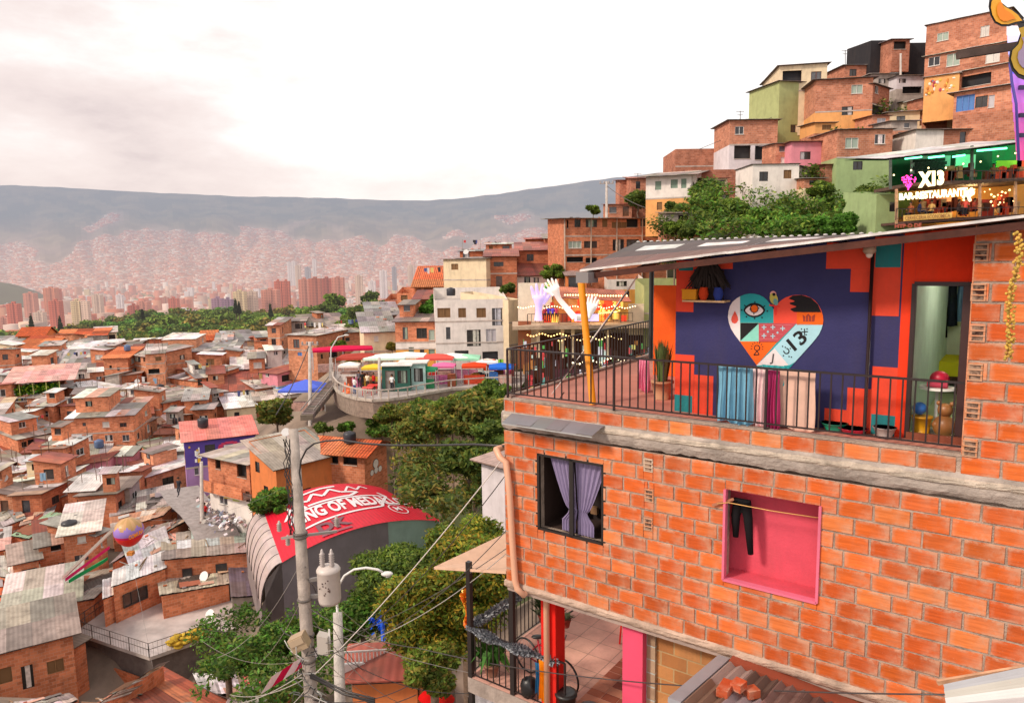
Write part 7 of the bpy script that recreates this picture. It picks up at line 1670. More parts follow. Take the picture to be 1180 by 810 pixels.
mb=MB();mb.tube([lb+V((0,0,-3)),lb,la],[.16,.15,.125],14,(.55,.50,.46));mb.build('shaft',M['bigconc'],pole2)
mb=MB();mb.tube([at(x,y,19)for x,y in((389,708),(388,690),(390,675),(397,663),(408,656),(422,654),(435,656),(441,659))],.035,8,(.72,.70,.68));mb.build('arm',M['paint'],pole2)
mb=MB();mb.ball(at(446,661,19),(.17,.10,.07),12,8,(.74,.72,.70));mb.ball(at(447,663,19),(.09,.08,.06),10,6,(.55,.58,.6));mb.build('lamp_head',M['plastic'],pole2)
def far_pole(px,y0,y1,Y,r,label,cross=True,lamp=None,name='utility_pole'):
 a,b=at(px,y0,Y),at(px,y1,Y);CTRL.append(b);rt=root(name,b,label,'pole');mb=MB();mb.tube([b+V((0,0,-1)),a],[r*1.3,r],10,(.52,.46,.42));mb.build('shaft',M['concrete'],rt)
 if cross:
  mb=MB();mb.bar(a+V((-.9,0,-.3)),a+V((.9,0,-.3)),.1,.1,(.35,.3,.28))
  for x in(-.8,-.3,.3,.8):mb.lathe(a+V((x,0,-.25)),[(.08,0),(.12,.1),(.06,.3)],8,(.3,.26,.25))
  mb.build('cross_arm',M['paint'],rt)
 if lamp:mb=MB();mb.tube([a+V((x,0,z))for x,z in lamp],.07,8,(.6,.6,.58));mb.ball(a+V((lamp[-1][0],0,lamp[-1][1])),(.3,.15,.1),8,6,(.6,.6,.58));mb.build('lamp_arm',M['paint'],rt)
 return rt
far_pole(357,394,480,76,.17,'distant concrete utility pole in front of the orange three-window house')
far_pole(381,412,440,77,.17,'short concrete pole with a lamp arm at the corner of the plaza',cross=False,lamp=((0,0),(.1,1.0),(.9,2.2),(1.8,2.4)))
far_pole(437,412,458,68,.13,'grey pole standing on the plaza in front of the stalls',cross=False)
far_pole(232,532,588,62,.14,'pale concrete pole rising beside the violet house',cross=False)
far_pole(699,209,242,95,.14,'lone utility pole silhouetted on the skyline left of the rusty shack')
far_pole(1038,62,115,96,.12,'grey pole standing before the black plastered houses',cross=False)
wire(at(735,318,11),at(357,782,15.7),.35,.011,(.72,.66,.62),'pale cable running from the house roof past the yellow post down to the near pole')
wire(at(650,452,11.3),at(356,770,15.7),.6,.009,(.04,.035,.035),'black cable slanting from the balcony across the curtained window')
wire(at(645,440,11.2),at(735,318,11.1),.05,.008,(.04,.035,.035),'short dark wire rising from the balcony rail to the roof corner')
pts=[(348,560),(345,545),(347,530),(353,518),(362,511),(375,508),(392,507),(420,511),(450,513),(500,513),(545,512),(583,514)]
mb=MB();mb.tube([at(x,y,lerp(16.6,11.7,(x-345)/238))for x,y in pts],.022,6,(.03,.028,.03));thing(mb,'overhead_cable',M['plastic'],'thick black cable looping from the near pole top toward the house corner','cable',group='overhead wires')
wire(onp(752),at(700,560,3.5),.35,.010,(.05,.045,.045),'dark cable crossing in front of the big yellowish mango tree')if 0 else None
wire(onp(748),at(583,632,12.4),.25,.008,(.10,.09,.09),'upper of two thin dark cables climbing from the near pole to the awning')
wire(onp(752)+V((0,0,-.05)),at(583,638,12.4),.42,.008,(.45,.42,.40),'lower and paler of two thin cables climbing from the near pole to the awning')
wire(onp(758),at(588,606,12.0),.55,.008,(.08,.07,.07),'dark cable reaching the drain pipe elbow from the near pole')
wire(at(480,746,14.5),at(1100,800,7.0),.25,.010,(.06,.05,.05),'long dark cable crossing low in front of the red and pink columns')
wire(onp(700),at(480,746,14.5),.2,.010,(.06,.05,.05),'dark cable from the transformer bracket toward the lower terrace')
wire(at(356,399,75.8),at(318,478,66),.4,.05,(.05,.04,.04),'dark thick cable falling left from the distant utility pole')
wire(onp(506),at(356,399,75.8),3.2,.016,(.05,.04,.04),'dark cable linking the near pole to the distant one')if 0 else None
wire(at(699,214,95),at(745,240,86),.3,.04,(.1,.08,.08),'wire descending right from the lone skyline pole')
wire(at(806,172,96),at(972,92,101),.4,.035,(.15,.13,.13),'wire rising across the sky toward the olive green house')
for i in range(9):
 a=onp(770+i*6)+V((random.uniform(-.1,.1),-.15,0));b=at([250,265,300,440,455,470,480,230,420][i],[812,800,830,830,812,790,800,790,830][i],[22,24,20,14,15,17,16,25,14.5][i])
 wire(a,b,.25,.011,random.choice([(.03,.03,.03),(.5,.47,.44),(.08,.07,.07)]),('cable dropping from the near pole to the beige ribbed roof','cable leaving the near pole toward the white striped roof','cable falling steeply left at the foot of the near pole','thick drop cable falling steeply right at the foot of the near pole','cable from the near pole to the orange gable roof','cable from the near pole passing above the orange gable roof','cable from the near pole toward the white railing wall','long cable from the near pole toward the bushes on the left','cable hanging down right beside the street lamp shaft')[i])
mb=MB();a,b=onp(778),at(432,812,14.6)
for i in range(4):mb.tube([a+V((0,-.1,.04*i)),a.lerp(b,.5)+V((random.uniform(-.05,.05),0,random.uniform(-.12,0))),b+V((0,0,.05*i))],.022,6,(.035,.03,.03))
thing(mb,'cable_bundle',M['plastic'],'thick bundle of black cables descending right from the near pole','cable')
for i,(px,y0,y1,Y,lab)in enumerate(((974,58,78,101,'thin antenna mast on the small brick house behind the orange plaster one'),(1018,85,104,98,'tv antenna mast beside the black plastered tower'),(853,128,140,93,'short aerial on the brick cube over white columns'),(735,200,209,100,'short aerial on the roof of the small skyline house'))):
 mb=MB();a,b=at(px,y0,Y),at(px,y1,Y);mb.bar(a,b,.07,.07,(.1,.09,.09),up=(1,0,0));mb.bar(a+V((-.5,0,-.1)),a+V((.5,0,-.1)),.05,.05,(.1,.09,.09));mb.bar(a+V((-.35,0,-.5)),a+V((.35,0,-.5)),.05,.05,(.1,.09,.09));thing(mb,'antenna',M['paint'],lab,'antenna')
bc=at(148.5,612,40);bl=root('balloon_ornament',bc-V((0,0,.95)),'round balloon ornament, lilac and beige above and red below, lettered in orange','balloon');mb=MB();R_=.80
def bcol(v,uu):
 k_=.5+.5*math.cos(uu*16*math.pi)
 if v>.56:return hexc('E8241C')if v>.60 else hexc('C81A5A')
 if v>.30+.12*k_:return hexc('9A7AC8')
 return hexc('C89A6A')if(uu*8)%1<.5 else hexc('B8905A')
nu,nv=40,22
for i in range(nv):
 for j in range(nu):
  def bp_(i,j):
   th=math.pi*i/nv;a=2*math.pi*j/nu;rr=R_*math.sin(th)*(1 if th<1.6 else 1-.18*((th-1.6)/1.54)**1.2);return bc+V((rr*math.cos(a),rr*math.sin(a),R_*math.cos(th)*(1 if th<1.6 else 1.12)))
  mb.face([bp_(i,j),bp_(i+1,j),bp_(i+1,j+1),bp_(i,j+1)],bcol((i+.5)/nv,(j+.5)/nu),sm=True)
be=mb.build('envelope',M['plastic'],bl)
mb=MB();fs=text_polys('COMUNA',1,1.0,.05);xs=[p[0]for f in fs for p in f]
dirc=-bc.normalized();
for f in fs:
 q=[]
 for x,y in f:
  az=math.atan2(dirc.y,dirc.x)+(-.05+(x/max(xs))*1.15);el=-.30+(x/max(xs))*.25+y*.42;q.append(bc+V((math.cos(el)*math.cos(az),math.cos(el)*math.sin(az),math.sin(el)))*(R_*1.012))
 mb.face(q,hexc('FF9A1E'))
mb.build('lettering',M['paint'],be)
mb=MB();mb.tube([bc+V((-.15,0,-.9)),bc+V((-.15,0,-1.25))],.005,4,(.3,.2,.1));mb.tube([bc+V((.15,0,-.9)),bc+V((.15,0,-1.25))],.005,4,(.3,.2,.1));mb.box(bc+V((0,0,-1.32)),(.16,0,0),(0,.16,0),(0,0,.1),hexc('C8803A'));mb.build('basket',M['wood'],bl)
wire(bc+V((0,0,-1.4)),bc+V((.5,.5,-9)),0,.008,(.5,.5,.5),'thin tether holding the balloon ornament',group=None)
wire(bc+V((0,0,R_)),at(330,560,40),.8,.006,(.2,.2,.2),'fine wire from which the balloon ornament hangs',group=None)
for i,(x0,y0,x1,y1,cn,lab)in enumerate(((78,666,124,632,'D8306A','pink bunting ribbon slanting up to the left of the balloon'),(82,668,122,645,'2A9A5A','green bunting ribbon below the pink one'),(74,664,128,612,'E8DCD0','pale slanting pole above the pink bunting ribbon'))):
 a,b=at(x0,y0,51),at(x1,y1,54);mb=MB();mb.box((a+b)/2,(b-a)/2,V((0,.3,0)),V((0,0,.13)),hexc(cn));thing(mb,'bunting' if i<2 else 'wooden_pole',M['cloth'],lab,'bunting' if i<2 else 'pole')
for px,py,Y,lab in((80,606,58,'black round water tank lying at the left on the concrete roof deck'),(88,600,60,'second black water tank with a ribbed lid behind the first')):
 p=at(px,py,Y);mb=MB();mb.lathe(p,[(.55,-.3),(.6,-.2),(.6,.3),(.55,.4),(.2,.5),(.15,.55),(.001,.56)],16,(.03,.03,.035));thing(mb,'water_tank',M['plastic'],lab,'water tank')
for px,py,Y,lab in((236,664,55,'round white dish on the long pale corrugated roof'),(243,708,52,'white satellite dish on the concrete deck edge'),(497,262,100,'satellite dish')):
 if Y==100:continue
 p=at(px,py,Y);mb=MB();ax=V((-.3,-.8,.5)).normalized();mb.lathe(p,[(.001,0),(.2,.03),(.38,.12),(.40,.13)],14,(.75,.73,.72),axis=ax);mb.bar(p,p-V((0,0,.5)),.05,.05,(.3,.3,.3),up=(1,0,0));thing(mb,'satellite_dish',M['paint'],lab,'satellite dish')
for i,(px,py,cn,pn,lab)in enumerate(((237,600,'C82828','202020','person in red walking on the grey street below the rubble heap'),(207,571,'303038','404048','person in dark clothes on the street by the curving beige roof'),(286,590,'3A5A9A','202028','person in blue near the white ground floor house'))):
 person(at(px,py,63),(-.3,-1),lab,hexc(cn),hexc(pn),pose='walk',group='people on the street')
mb=MB()
for i in range(420):
 x,y=random.gauss(258,11),random.gauss(589,8);p=at(x,y,63.5-(y-589)*.25);a=V((random.gauss(0,1),random.gauss(0,1),random.gauss(0,.5))).normalized()*random.uniform(.1,.45);b=a.orthogonal().normalized()*random.uniform(.08,.3);mb.face([p-a,p+b,p+a,p-b],jit(random.choice([(.75,.68,.68),(.5,.5,.55),(.6,.45,.4),(.35,.3,.3),(.5,.6,.7)]),.3))
tag(mb.build('scrap_heap',M['plaster'],None,at(258,592,63)),None,None,kind='stuff')
strip_house([(404,772,22),(452,776,23),(492,768,26),(415,750,27)],'small house with a dull red roof below the mango tree',[hexc('8E3A2C'),hexc('9A4434')],'O',wins=[])
H(408,482,780,840,'orange plastered gable wall at the bottom, right of the street lamp','O',name='plaster_house',Y0=20,dY=.1,D=1.2,roof=[hexc('A85A4A')],slope=.1,wins=[])
ww=root('railing_wall',at(430,772,20.5),'white wall with thin vertical railings above the orange gable','wall');mb=MB();a,b=at(388,772,20),at(490,764,22)
mb.bar(a,b,.15,.35,(.72,.68,.66));mb.build('wall',M['plaster'],ww);mb=MB()
for i in range(26):p=a.lerp(b,i/25);mb.bar(p,p+V((0,0,.55)),.03,.03,(.75,.72,.7),up=(1,0,0))
mb.bar(a+V((0,0,.55)),b+V((0,0,.55)),.05,.05,(.75,.72,.7));mb.build('railing',M['paint'],ww)
mb=MB()
for i in range(5):a0_,b0_=at(300+i*13,800-i*8.5,19),at(313+i*13,791.5-i*8.5,19.6);mb.face([a0_,b0_,b0_+V((.1,.7,.12)),a0_+V((.1,.7,.12))],hexc('C01A48')if i%2 else(.78,.74,.74))
thing(mb,'striped_awning',M['cloth'],'crimson and white striped awning behind the foot of the near pole','awning')
mb=MB()
for i in range(60):p=at(438+random.gauss(0,7),714+random.gauss(0,5),25);a=V((random.gauss(0,1),random.gauss(0,1),random.gauss(0,1))).normalized()*.13;b=a.orthogonal().normalized()*.07;mb.face([p-a,p+b,p+a,p-b],jit(hexc('1E5AD8'),.2))
mb.tube([at(442,737,25),at(441,722,25),at(440,712,25)],.09,8,hexc('1E5AD8'));thing(mb,'blue_figure',M['plastic'],'bright blue painted ornament shining through the gap between the trees','ornament')
for i,(px,py,cn,lab)in enumerate(((494,800,'D81818','red round table umbrella at the lower edge beneath the mango tree'),(512,803,'B82018','darker red umbrella right of the bright red one'))):
 p=at(px,py,19);mb=MB();mb.lathe(p,[(.3,-.08),(.18,.05),(.001,.12)],12,hexc(cn));mb.bar(p,p-V((0,0,1.8)),.04,.04,(.5,.5,.5),up=(1,0,0));thing(mb,'umbrella',M['cloth'],lab,'umbrella')
strip_house([(540,840,17),(600,860,17),(590,800,20),(540,800,20)],'white ribbed roof under the lower terrace slab','w',wins=[])
H(556,582,530,590,'pale plastered house corner just behind the drain pipe of the brick house','Q',name='plaster_house',Y0=30,dY=-1,D=5,roof='b',wins=[],slope=.05)
strip_house([(466,584,60),(522,580,62),(504,558,68),(450,556,66)],'weathered grey corrugated roof at the right of the red barrel roof','l','X',wins=[])
rc=random.Random(21);near=[h for h in HREG if 48<h[5]<125 and h[3]>3 and h[1](.5,.5).x<-3]
seen_=set()
for k_,(lab,P,u,W,D,y)in enumerate(rc.sample(near,min(46,len(near)))):
 sl_=short(lab);
 if sl_ in seen_:continue
 seen_.add(sl_);mb=MB();p=P(rc.uniform(.2,.8),rc.uniform(.25,.8))
 if k_%3==0:mb.lathe(p,[(.5,0),(.55,.1),(.55,.75),(.5,.85),(.2,.95),(.14,1.0),(.001,1.01)],14,rc.choice([(.03,.03,.04)]*4+[(.10,.16,.30)]));thing(mb,'water_tank',M['plastic'],'round water tank on the roof of the '+sl_,'water tank')
 elif k_%3==1:
  ax=V((rc.uniform(-.6,.6),-.8,.5)).normalized();mb.bar(p-V((0,0,.1)),p+V((0,0,.7)),.06,.06,(.3,.3,.3),up=(1,0,0));mb.lathe(p+V((0,0,.7)),[(.001,0),(.2,.03),(.36,.11),(.38,.12)],14,(.6,.58,.57),axis=ax);thing(mb,'satellite_dish',M['paint'],'small satellite dish on the roof of the '+sl_,'satellite dish')
 else:
  a,b=P(.1,.3),P(.9,.35);r_=root('washing_line',p,'washing line with clothes above the '+sl_,'washing line')
  for q in(a,b):mb.bar(q-V((0,0,.1)),q+V((0,0,1.7)),.05,.05,(.25,.2,.16),up=(1,0,0))
  mb.bar(a+V((0,0,1.6)),b+V((0,0,1.6)),.02,.02,(.4,.4,.4));mb.build('line',M['wood'],r_)
  for i in range(int(W/.8)):
   q=a.lerp(b,rc.uniform(.05,.9))+V((0,-.02*i,1.6));w_=rc.uniform(.2,.5);h_=rc.uniform(.4,.9);mb=MB();e_=u*w_;mb.face([q,q+e_,q+e_*.95-V((0,0,h_)),q+e_*.05-V((0,.05,h_*.95))],rc.choice([(.7,.68,.68),(.1,.12,.3),(.55,.08,.08),(.05,.05,.06),(.25,.4,.55),(.7,.55,.2)]));mb.build('garment',M['cloth'],r_)
   # == VEGETATION
def leaves_mesh(name,centers,radii,n,leaf,cols,seed,aspect=.42,droop=0.0):
 rng=np.random.default_rng(seed);k_=len(centers);C_=np.array([tuple(c)for c in centers]);R=np.array(radii,dtype=float)
 if R.ndim==1:R=np.repeat(R[:,None],3,1)
 wgt=(R[:,0]*R[:,1]);idx=rng.choice(k_,n,p=wgt/wgt.sum())
 d=rng.normal(size=(n,3));d/=np.linalg.norm(d,axis=1)[:,None]
 rad=rng.uniform(.3,1.0,n)**.5*rng.uniform(.85,1.28,n)
 P=C_[idx]+d*R[idx]*rad[:,None]
 a=rng.normal(size=(n,3));a[:,2]=a[:,2]*.6-droop;a/=np.linalg.norm(a,axis=1)[:,None]
 b=np.cross(a,d+rng.normal(size=(n,3))*.5);b/=(np.linalg.norm(b,axis=1)[:,None]+1e-9)
 s=leaf*rng.uniform(.6,1.35,n)[:,None]
 a*=s;b*=s*aspect
 Vv=np.empty((n,4,3));Vv[:,0]=P-a;Vv[:,1]=P+b-a*.1;Vv[:,2]=P+a;Vv[:,3]=P-b-a*.1
 me=bpy.data.meshes.new(name);me.vertices.add(4*n);me.vertices.foreach_set('co',Vv.ravel().astype(np.float32));me.loops.add(4*n);me.loops.foreach_set('vertex_index',np.arange(4*n,dtype=np.int32))
 me.polygons.add(n);me.polygons.foreach_set('loop_start',np.arange(0,4*n,4,dtype=np.int32));me.polygons.foreach_set('loop_total',np.full(n,4,dtype=np.int32))
 cc=np.array(cols,dtype=float);ci=rng.integers(0,len(cc),n);clump=rng.uniform(.7,1.25,k_)[idx];hgt=.80+.5*(d[:,2]*.5+.5);inner=.60+.55*np.clip(rad,0,1)**2  # crown shading painted into leaf colour: lighter on clump tops, darker inside
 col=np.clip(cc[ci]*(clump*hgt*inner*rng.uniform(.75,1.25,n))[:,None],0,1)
 ca=me.color_attributes.new(name='Col',type='FLOAT_COLOR',domain='CORNER');c4=np.ones((4*n,4),dtype=np.float32);c4[:,:3]=np.repeat(col,4,0);ca.data.foreach_set('color',c4.ravel());me.uv_layers.new(name='UV')
 me.update(calc_edges=True);return me
def tree(base,h,r,cols,n,leaf,label,seed,name='tree',cat='tree',mat='leaf',squash=.8,trunk=.3,clumps=22,droop=.3,bark=(.16,.11,.08),group=None,lean=(0,0),thin=.3):
 if trunk==.3:trunk=min(.3,.03*h)if cat=='tree' else .05
 base=V(base);rnd=random.Random(seed);rt=root(name,base,label,cat,group);cc=V((lean[0],lean[1],h*(.62 if cat=='tree' else .5)));cs,rs=[],[]
 for i in range(clumps):
  a=rnd.uniform(0,6.283);t=rnd.random()**.5;ph=rnd.uniform(-.8,1);q=V((math.cos(a)*t*r*.74,math.sin(a)*t*r*.74,ph*h*.33*squash*math.sqrt(max(.1,1-t*t*.6))));cs.append(cc+q);rr=r*rnd.uniform(.14,.40);rs.append((rr*rnd.uniform(.8,1.2),rr*rnd.uniform(.8,1.2),rr*rnd.uniform(.5,.85)))
 mb=MB();top=base+cc+V((0,0,-.1*h));mb.tube([base+V((0,0,-7)),base,base.lerp(top,.35)+V((rnd.uniform(-.2,.2),0,0)),top],[trunk*1.3,trunk*1.2,trunk*.8,trunk*.35],9,bark)
 for c in cs[:max(4,clumps//2)]:
  st_=base.lerp(top,rnd.uniform(.4,.95));e=base+c;mid=st_.lerp(e,.5)+V((0,0,rnd.uniform(-.1,.2)*r));mb.tube([st_,mid,e],[trunk*.32,trunk*.2,trunk*.07],6,bark)
 mb.build('trunk',M['bark'],rt)
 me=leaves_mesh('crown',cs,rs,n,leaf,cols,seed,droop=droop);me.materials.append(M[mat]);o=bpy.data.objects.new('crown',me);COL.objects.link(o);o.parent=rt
 return rt
DG=[(.085,.135,.025),(.11,.165,.03),(.05,.09,.02),(.16,.20,.035)];MG=[(.11,.19,.022),(.15,.23,.03),(.07,.12,.02),(.20,.26,.04)]
YG=[(.24,.23,.025),(.32,.27,.03),(.14,.16,.02),(.38,.24,.03),(.08,.11,.02)];BG=[(.08,.21,.025),(.12,.27,.035),(.05,.13,.02)];OG=[(.17,.17,.03),(.22,.19,.035),(.10,.12,.025),(.26,.18,.04)]
def T(px,py,Y,h,r,cols,n,leaf,label,seed,**k):
 b=at(px,py,Y);CTRL.append(b);return tree(b,h,r,cols,n,leaf,label,seed,**k)
def crown_tree(px,pyc,Y,rpx,cols,n,leaf,label,seed,hr=2.1,**k):
 r=rpx/830*Y;h=r*hr;c=at(px,pyc,Y);b=c-V((0,0,h*(.62 if k.get('cat','tree')=='tree' else .5)));CTRL.append(b);return tree(b,h,r,cols,n,leaf,label,seed,**k)
crown_tree(512,690,21,84,YG+MG[:2],52000,.082,'large yellowish mango tree in front, left of the canvas awning',1,hr=2.1,clumps=46,trunk=.22,squash=1.1)
crown_tree(538,640,24,62,YG[:3]+MG,26000,.085,'yellow-green tree top rising right beside the awning behind the mango tree',2,hr=2.0,clumps=30,trunk=.2)
crown_tree(452,662,27,62,DG+MG,34000,.095,'dark green broad tree between the red hall and the mango tree',3,hr=1.9,clumps=36,trunk=.25)
crown_tree(500,772,18.5,42,MG+OG,8000,.09,'reddish-green bush at the bottom below the mango tree',4,hr=1.6,clumps=20,trunk=.1,name='bush',cat='bush')
crown_tree(415,715,26,48,BG+DG,11000,.11,'bright green bush right behind the street lamp shaft',5,hr=1.7,clumps=22,trunk=.14,name='bush',cat='bush')
crown_tree(305,752,33,44,BG+DG,14000,.12,'dense bush between the concrete deck and the near pole',6,hr=1.6,clumps=28,trunk=.16,name='bush',cat='bush')
crown_tree(262,762,36,30,BG+MG,9000,.12,'rounded bush under the railing of the concrete deck',7,hr=1.6,clumps=20,trunk=.14,name='bush',cat='bush')
crown_tree(345,728,36,32,DG+BG,9000,.12,'leafy bush in the gap behind the near pole',8,hr=1.6,clumps=20,trunk=.14,name='bush',cat='bush')
crown_tree(313,578,50,27,DG+BG,7000,.20,'dark green bush before the orange gabled house front',9,hr=1.7,clumps=18,name='bush',cat='bush')
crown_tree(318,475,70,25,OG+DG,9000,.24,'round olive tree standing alone left of the blue market tent',10,hr=2.0,clumps=22)
crown_tree(545,478,42,42,DG+OG,11000,.20,'dark leafy tree filling the gully beside the balcony corner',11,hr=1.9,clumps=26)
crown_tree(505,485,47,34,OG+DG,9000,.22,'olive tree in the gully left of the dark leafy one',12,hr=1.8,clumps=24)
crown_tree(540,530,38,40,DG+OG[:1],11000,.19,'shadowy tree lower in the gully above the grey corrugated roof',13,hr=1.8,clumps=26)
crown_tree(478,498,52,24,DG+OG,8000,.22,'scrubby tree on the gully slope behind the tile roof house',14,hr=1.7,clumps=22)
crown_tree(565,455,48,26,DG+MG,6000,.22,'bushy treetop directly below the balcony corner railing',15,hr=1.8,clumps=18)
crown_tree(575,500,36,30,DG,6000,.18,'dark tree close against the left corner of the brick house',16,hr=1.9,clumps=18)
crown_tree(440,492,66,20,DG+BG,4000,.22,'low green shrub on the bare bank below the plaza',17,hr=1.6,clumps=12,name='shrub',cat='shrub')
crown_tree(398,492,68,13,BG+DG,2600,.22,'small bright shrub at the foot of the plaza stairs',18,hr=1.6,clumps=10,name='shrub',cat='shrub')
crown_tree(374,494,66,13,DG,2600,.22,'dark shrub in front of the blue tent',19,hr=1.6,clumps=10,name='shrub',cat='shrub')
for i,(px,py,Y,rp,cl,lab,hr)in enumerate(((812,222,84,26,DG,'rounded dark tree in front of the white green-framed house',2.0),(843,243,76,28,MG,'bright broad tree left of the bare white house',1.9),(880,256,72,32,MG+BG,'big light green tree under the bare white house',1.9),(918,262,68,30,BG,'leafy tree right of the light green one above the terrace roof',1.8),(945,216,78,19,DG+MG,'round dark tree beside the small brick annex',1.9),(990,236,66,26,BG+DG,'broad tree left of the bar restaurant',1.9),(965,258,62,26,BG,'low bright tree just above the balcony roof',1.7),(1003,224,72,23,DG,'dark tree under the pale green ground floor',1.8),(1018,246,62,15,DG,'small tree in front of the pale green block house',1.7),(736,229,97,20,DG,'dark tree between the skyline shack and the white house',2.0),(778,240,84,16,DG,'dark shrubby tree at the foot of the white green-framed house',1.8),(778,262,78,14,MG,'papaya-like tree before the wide brick block',2.2),(684,240,108,9,MG,'small round treetop left of the skyline pole',2.2),(1050,158,82,13,DG,'dark tree left of the whitewashed hut',2.0),(934,170,90,9,MG,'small shrub on the bank beside the pink house',1.6),(800,262,74,20,DG,'shaded tree below the rounded dark one',1.7),(636,312,92,18,MG,'round tree behind the violet-lit hand',2.1),(584,330,90,11,DG,'dark small tree before the white house row',1.9),(508,344,95,18,BG,'bright green tree beside the tall beige house',1.9),(492,356,92,12,BG,'smaller bright green tree above the orange and yellow house',1.8),(408,418,96,16,OG,'rusty green bush above the crimson awning',1.7),(390,396,112,11,MG,'small bush between brick houses left of the cream wall',1.7),(452,398,87,8,OG,'small leafy plant growing on the cream house front',2.0),(1016,264,62,20,BG,'bright shrub in the corner by the terrace roof',1.5),(905,232,76,10,DG,'dark shrub at the base of the bare white house',1.6))):
 crown_tree(px,py+2,Y,rp*.84,cl,int(3500+rp*300),.12+.0014*Y,lab,40+i,hr=hr,clumps=12+rp//2)
for i,(px,py,Y,rp)in enumerate(((415,362,150,16),(398,372,140,12),(436,355,150,14),(412,378,128,13),(375,358,190,14),(385,348,200,16),(425,345,190,14),(350,364,190,12))):
 crown_tree(px,py,Y,rp,MG if i%2 else DG,3600,.45,('big mango tree just beyond the long cream gabled house','dark treetop left of the big mango tree by the cream house','tree touching the right side of the big mango tree','round dark green tree right of the long cream gabled house','tree on the rise left of the mango trees','highest tree of the group on the rise','light tree at the right end of the rise','small tree where the belt meets the rise')[i],90+i,hr=1.9,clumps=16,mat='farleaf')
crown_tree(452,478,60,21,MG+OG,5000,.17,'yellowish tree growing against the curved retaining wall',30,hr=1.5,clumps=18)
crown_tree(486,470,60,22,DG+MG,5500,.17,'leafy tree in front of the right end of the retaining wall',31,hr=1.5,clumps=18)
crown_tree(520,468,56,24,MG+DG,6000,.16,'broad bright tree between the retaining wall and the balcony corner',32,hr=1.5,clumps=20)
rndb=random.Random(5);crowns=[]
for v in range(7):
 rr=random.Random(v);cs,rs=[],[]
 for i in range(13):
  a=rr.uniform(0,6.283);t=rr.random()**.5;cs.append((math.cos(a)*t*3.4,math.sin(a)*t*3.4,5.2+rr.uniform(-1.6,2.0)));q=rr.uniform(1.3,2.3);rs.append((q,q,q*.8))
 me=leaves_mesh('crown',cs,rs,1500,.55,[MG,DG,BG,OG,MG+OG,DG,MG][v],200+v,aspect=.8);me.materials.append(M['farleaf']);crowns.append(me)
mbt=MB();mbt.tube([(0,0,-3),(0,0,5)],[.35,.15],7,(.12,.09,.07));tko=mbt.build('trunk',M['bark'],None,(0,0,0));tkm=tko.data;bpy.data.objects.remove(tko)
belt_top=[(-60,378),(0,376),(40,372),(90,370),(130,362),(170,356),(215,352),(260,350),(300,352),(340,350),(370,348),(420,346),(470,345)]
nb_=0
for row,(Yr,dy)in enumerate(((330,0),(300,4),(268,9),(240,15),(215,21),(196,27))):
 px=-70+rndb.uniform(0,10)
 while px<(520 if row<3 else 330):
  yy=tab(px,belt_top)+10+dy+rndb.uniform(-3,3);Y=Yr*rndb.uniform(.96,1.04);s=rndb.uniform(.8,1.35);p=at(px,yy,Y);p.z-=6.5*s
  r=bpy.data.objects.new('tree',None);COL.objects.link(r);r.location=p;r.scale=(s*rndb.uniform(.9,1.2),s,s*rndb.uniform(.85,1.1));r.rotation_euler=(0,0,rndb.uniform(0,6.28));vi=rndb.randrange(7)
  tag(r,'tree of the mixed green belt between the last brick houses and the city towers','tree','trees of the green belt');CTRL.append(p)
  o=bpy.data.objects.new('crown',crowns[vi]);COL.objects.link(o);o.parent=r;o=bpy.data.objects.new('trunk',tkm);COL.objects.link(o);o.parent=r;nb_+=1
  px+=rndb.uniform(15,24)*240/Yr*1.0
for i,(px,y0,y1)in enumerate(((272,344,362),(276,347,362),(312,350,366),(37,362,382),(70,364,382),(165,356,372))):
 b=at(px,y1,260);t=at(px,y0,260);h=t.z-b.z;cs=[(0,0,h*(.15+.085*k_))for k_ in range(10)];rs=[(h*.14*(1-k_*.08),)*2+(h*.1,)for k_ in range(10)]
 r=root('cypress_tree',b,('tall dark cypress left of its twin in the green belt','dark cypress right of its taller twin','lone cypress below the brick twin towers','dark cypress above the peach hipped house','slim cypress right of the one above the peach house','thin dark conifer left of the tall orange box house')[i],'tree')
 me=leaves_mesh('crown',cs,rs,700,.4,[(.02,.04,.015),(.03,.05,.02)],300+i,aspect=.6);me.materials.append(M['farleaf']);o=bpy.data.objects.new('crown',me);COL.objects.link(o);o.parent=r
 mb=MB();mb.tube([b+V((0,0,-2)),b+V((0,0,h*.4))],.2,6,(.1,.08,.06));mb.build('trunk',M['bark'],r)
def scrub(pxr,pyr,Yf,n,cols,leaf,name,seed):
 rnd=random.Random(seed);cs,rs=[],[]
 for i in range(n):
  px,py=rnd.uniform(*pxr),rnd.uniform(*pyr);p=at(px,py,Yf(px,py)*rnd.uniform(.97,1.03));cs.append(p);q=rnd.uniform(.5,1.3)*leaf*6;rs.append((q,q,q*.7))
 me=leaves_mesh(name,cs,rs,n*130,leaf,cols,seed);me.materials.append(M['leaf']);o=bpy.data.objects.new(name,me);COL.objects.link(o);o['kind']='stuff';return cs
CTRL+=scrub((460,580),(470,585),lambda x,y:lerp(58,34,(y-470)/115),90,DG+OG,.17,'gully_undergrowth',1)
CTRL+=scrub((800,1040),(215,268),lambda x,y:lerp(84,64,(y-215)/53),100,BG+DG+MG,.22,'hillside_undergrowth',2)
CTRL+=scrub((925,1060),(120,215),lambda x,y:lerp(97,80,(y-120)/95),50,DG+MG,.24,'bank_undergrowth',3)
CTRL+=scrub((230,470),(700,810),lambda x,y:lerp(38,24,(y-700)/110),60,DG+BG,.13,'slope_undergrowth',4)
CTRL+=scrub((760,850),(245,300),lambda x,y:lerp(84,70,(y-245)/55),40,DG,.2,'shaded_undergrowth',5)
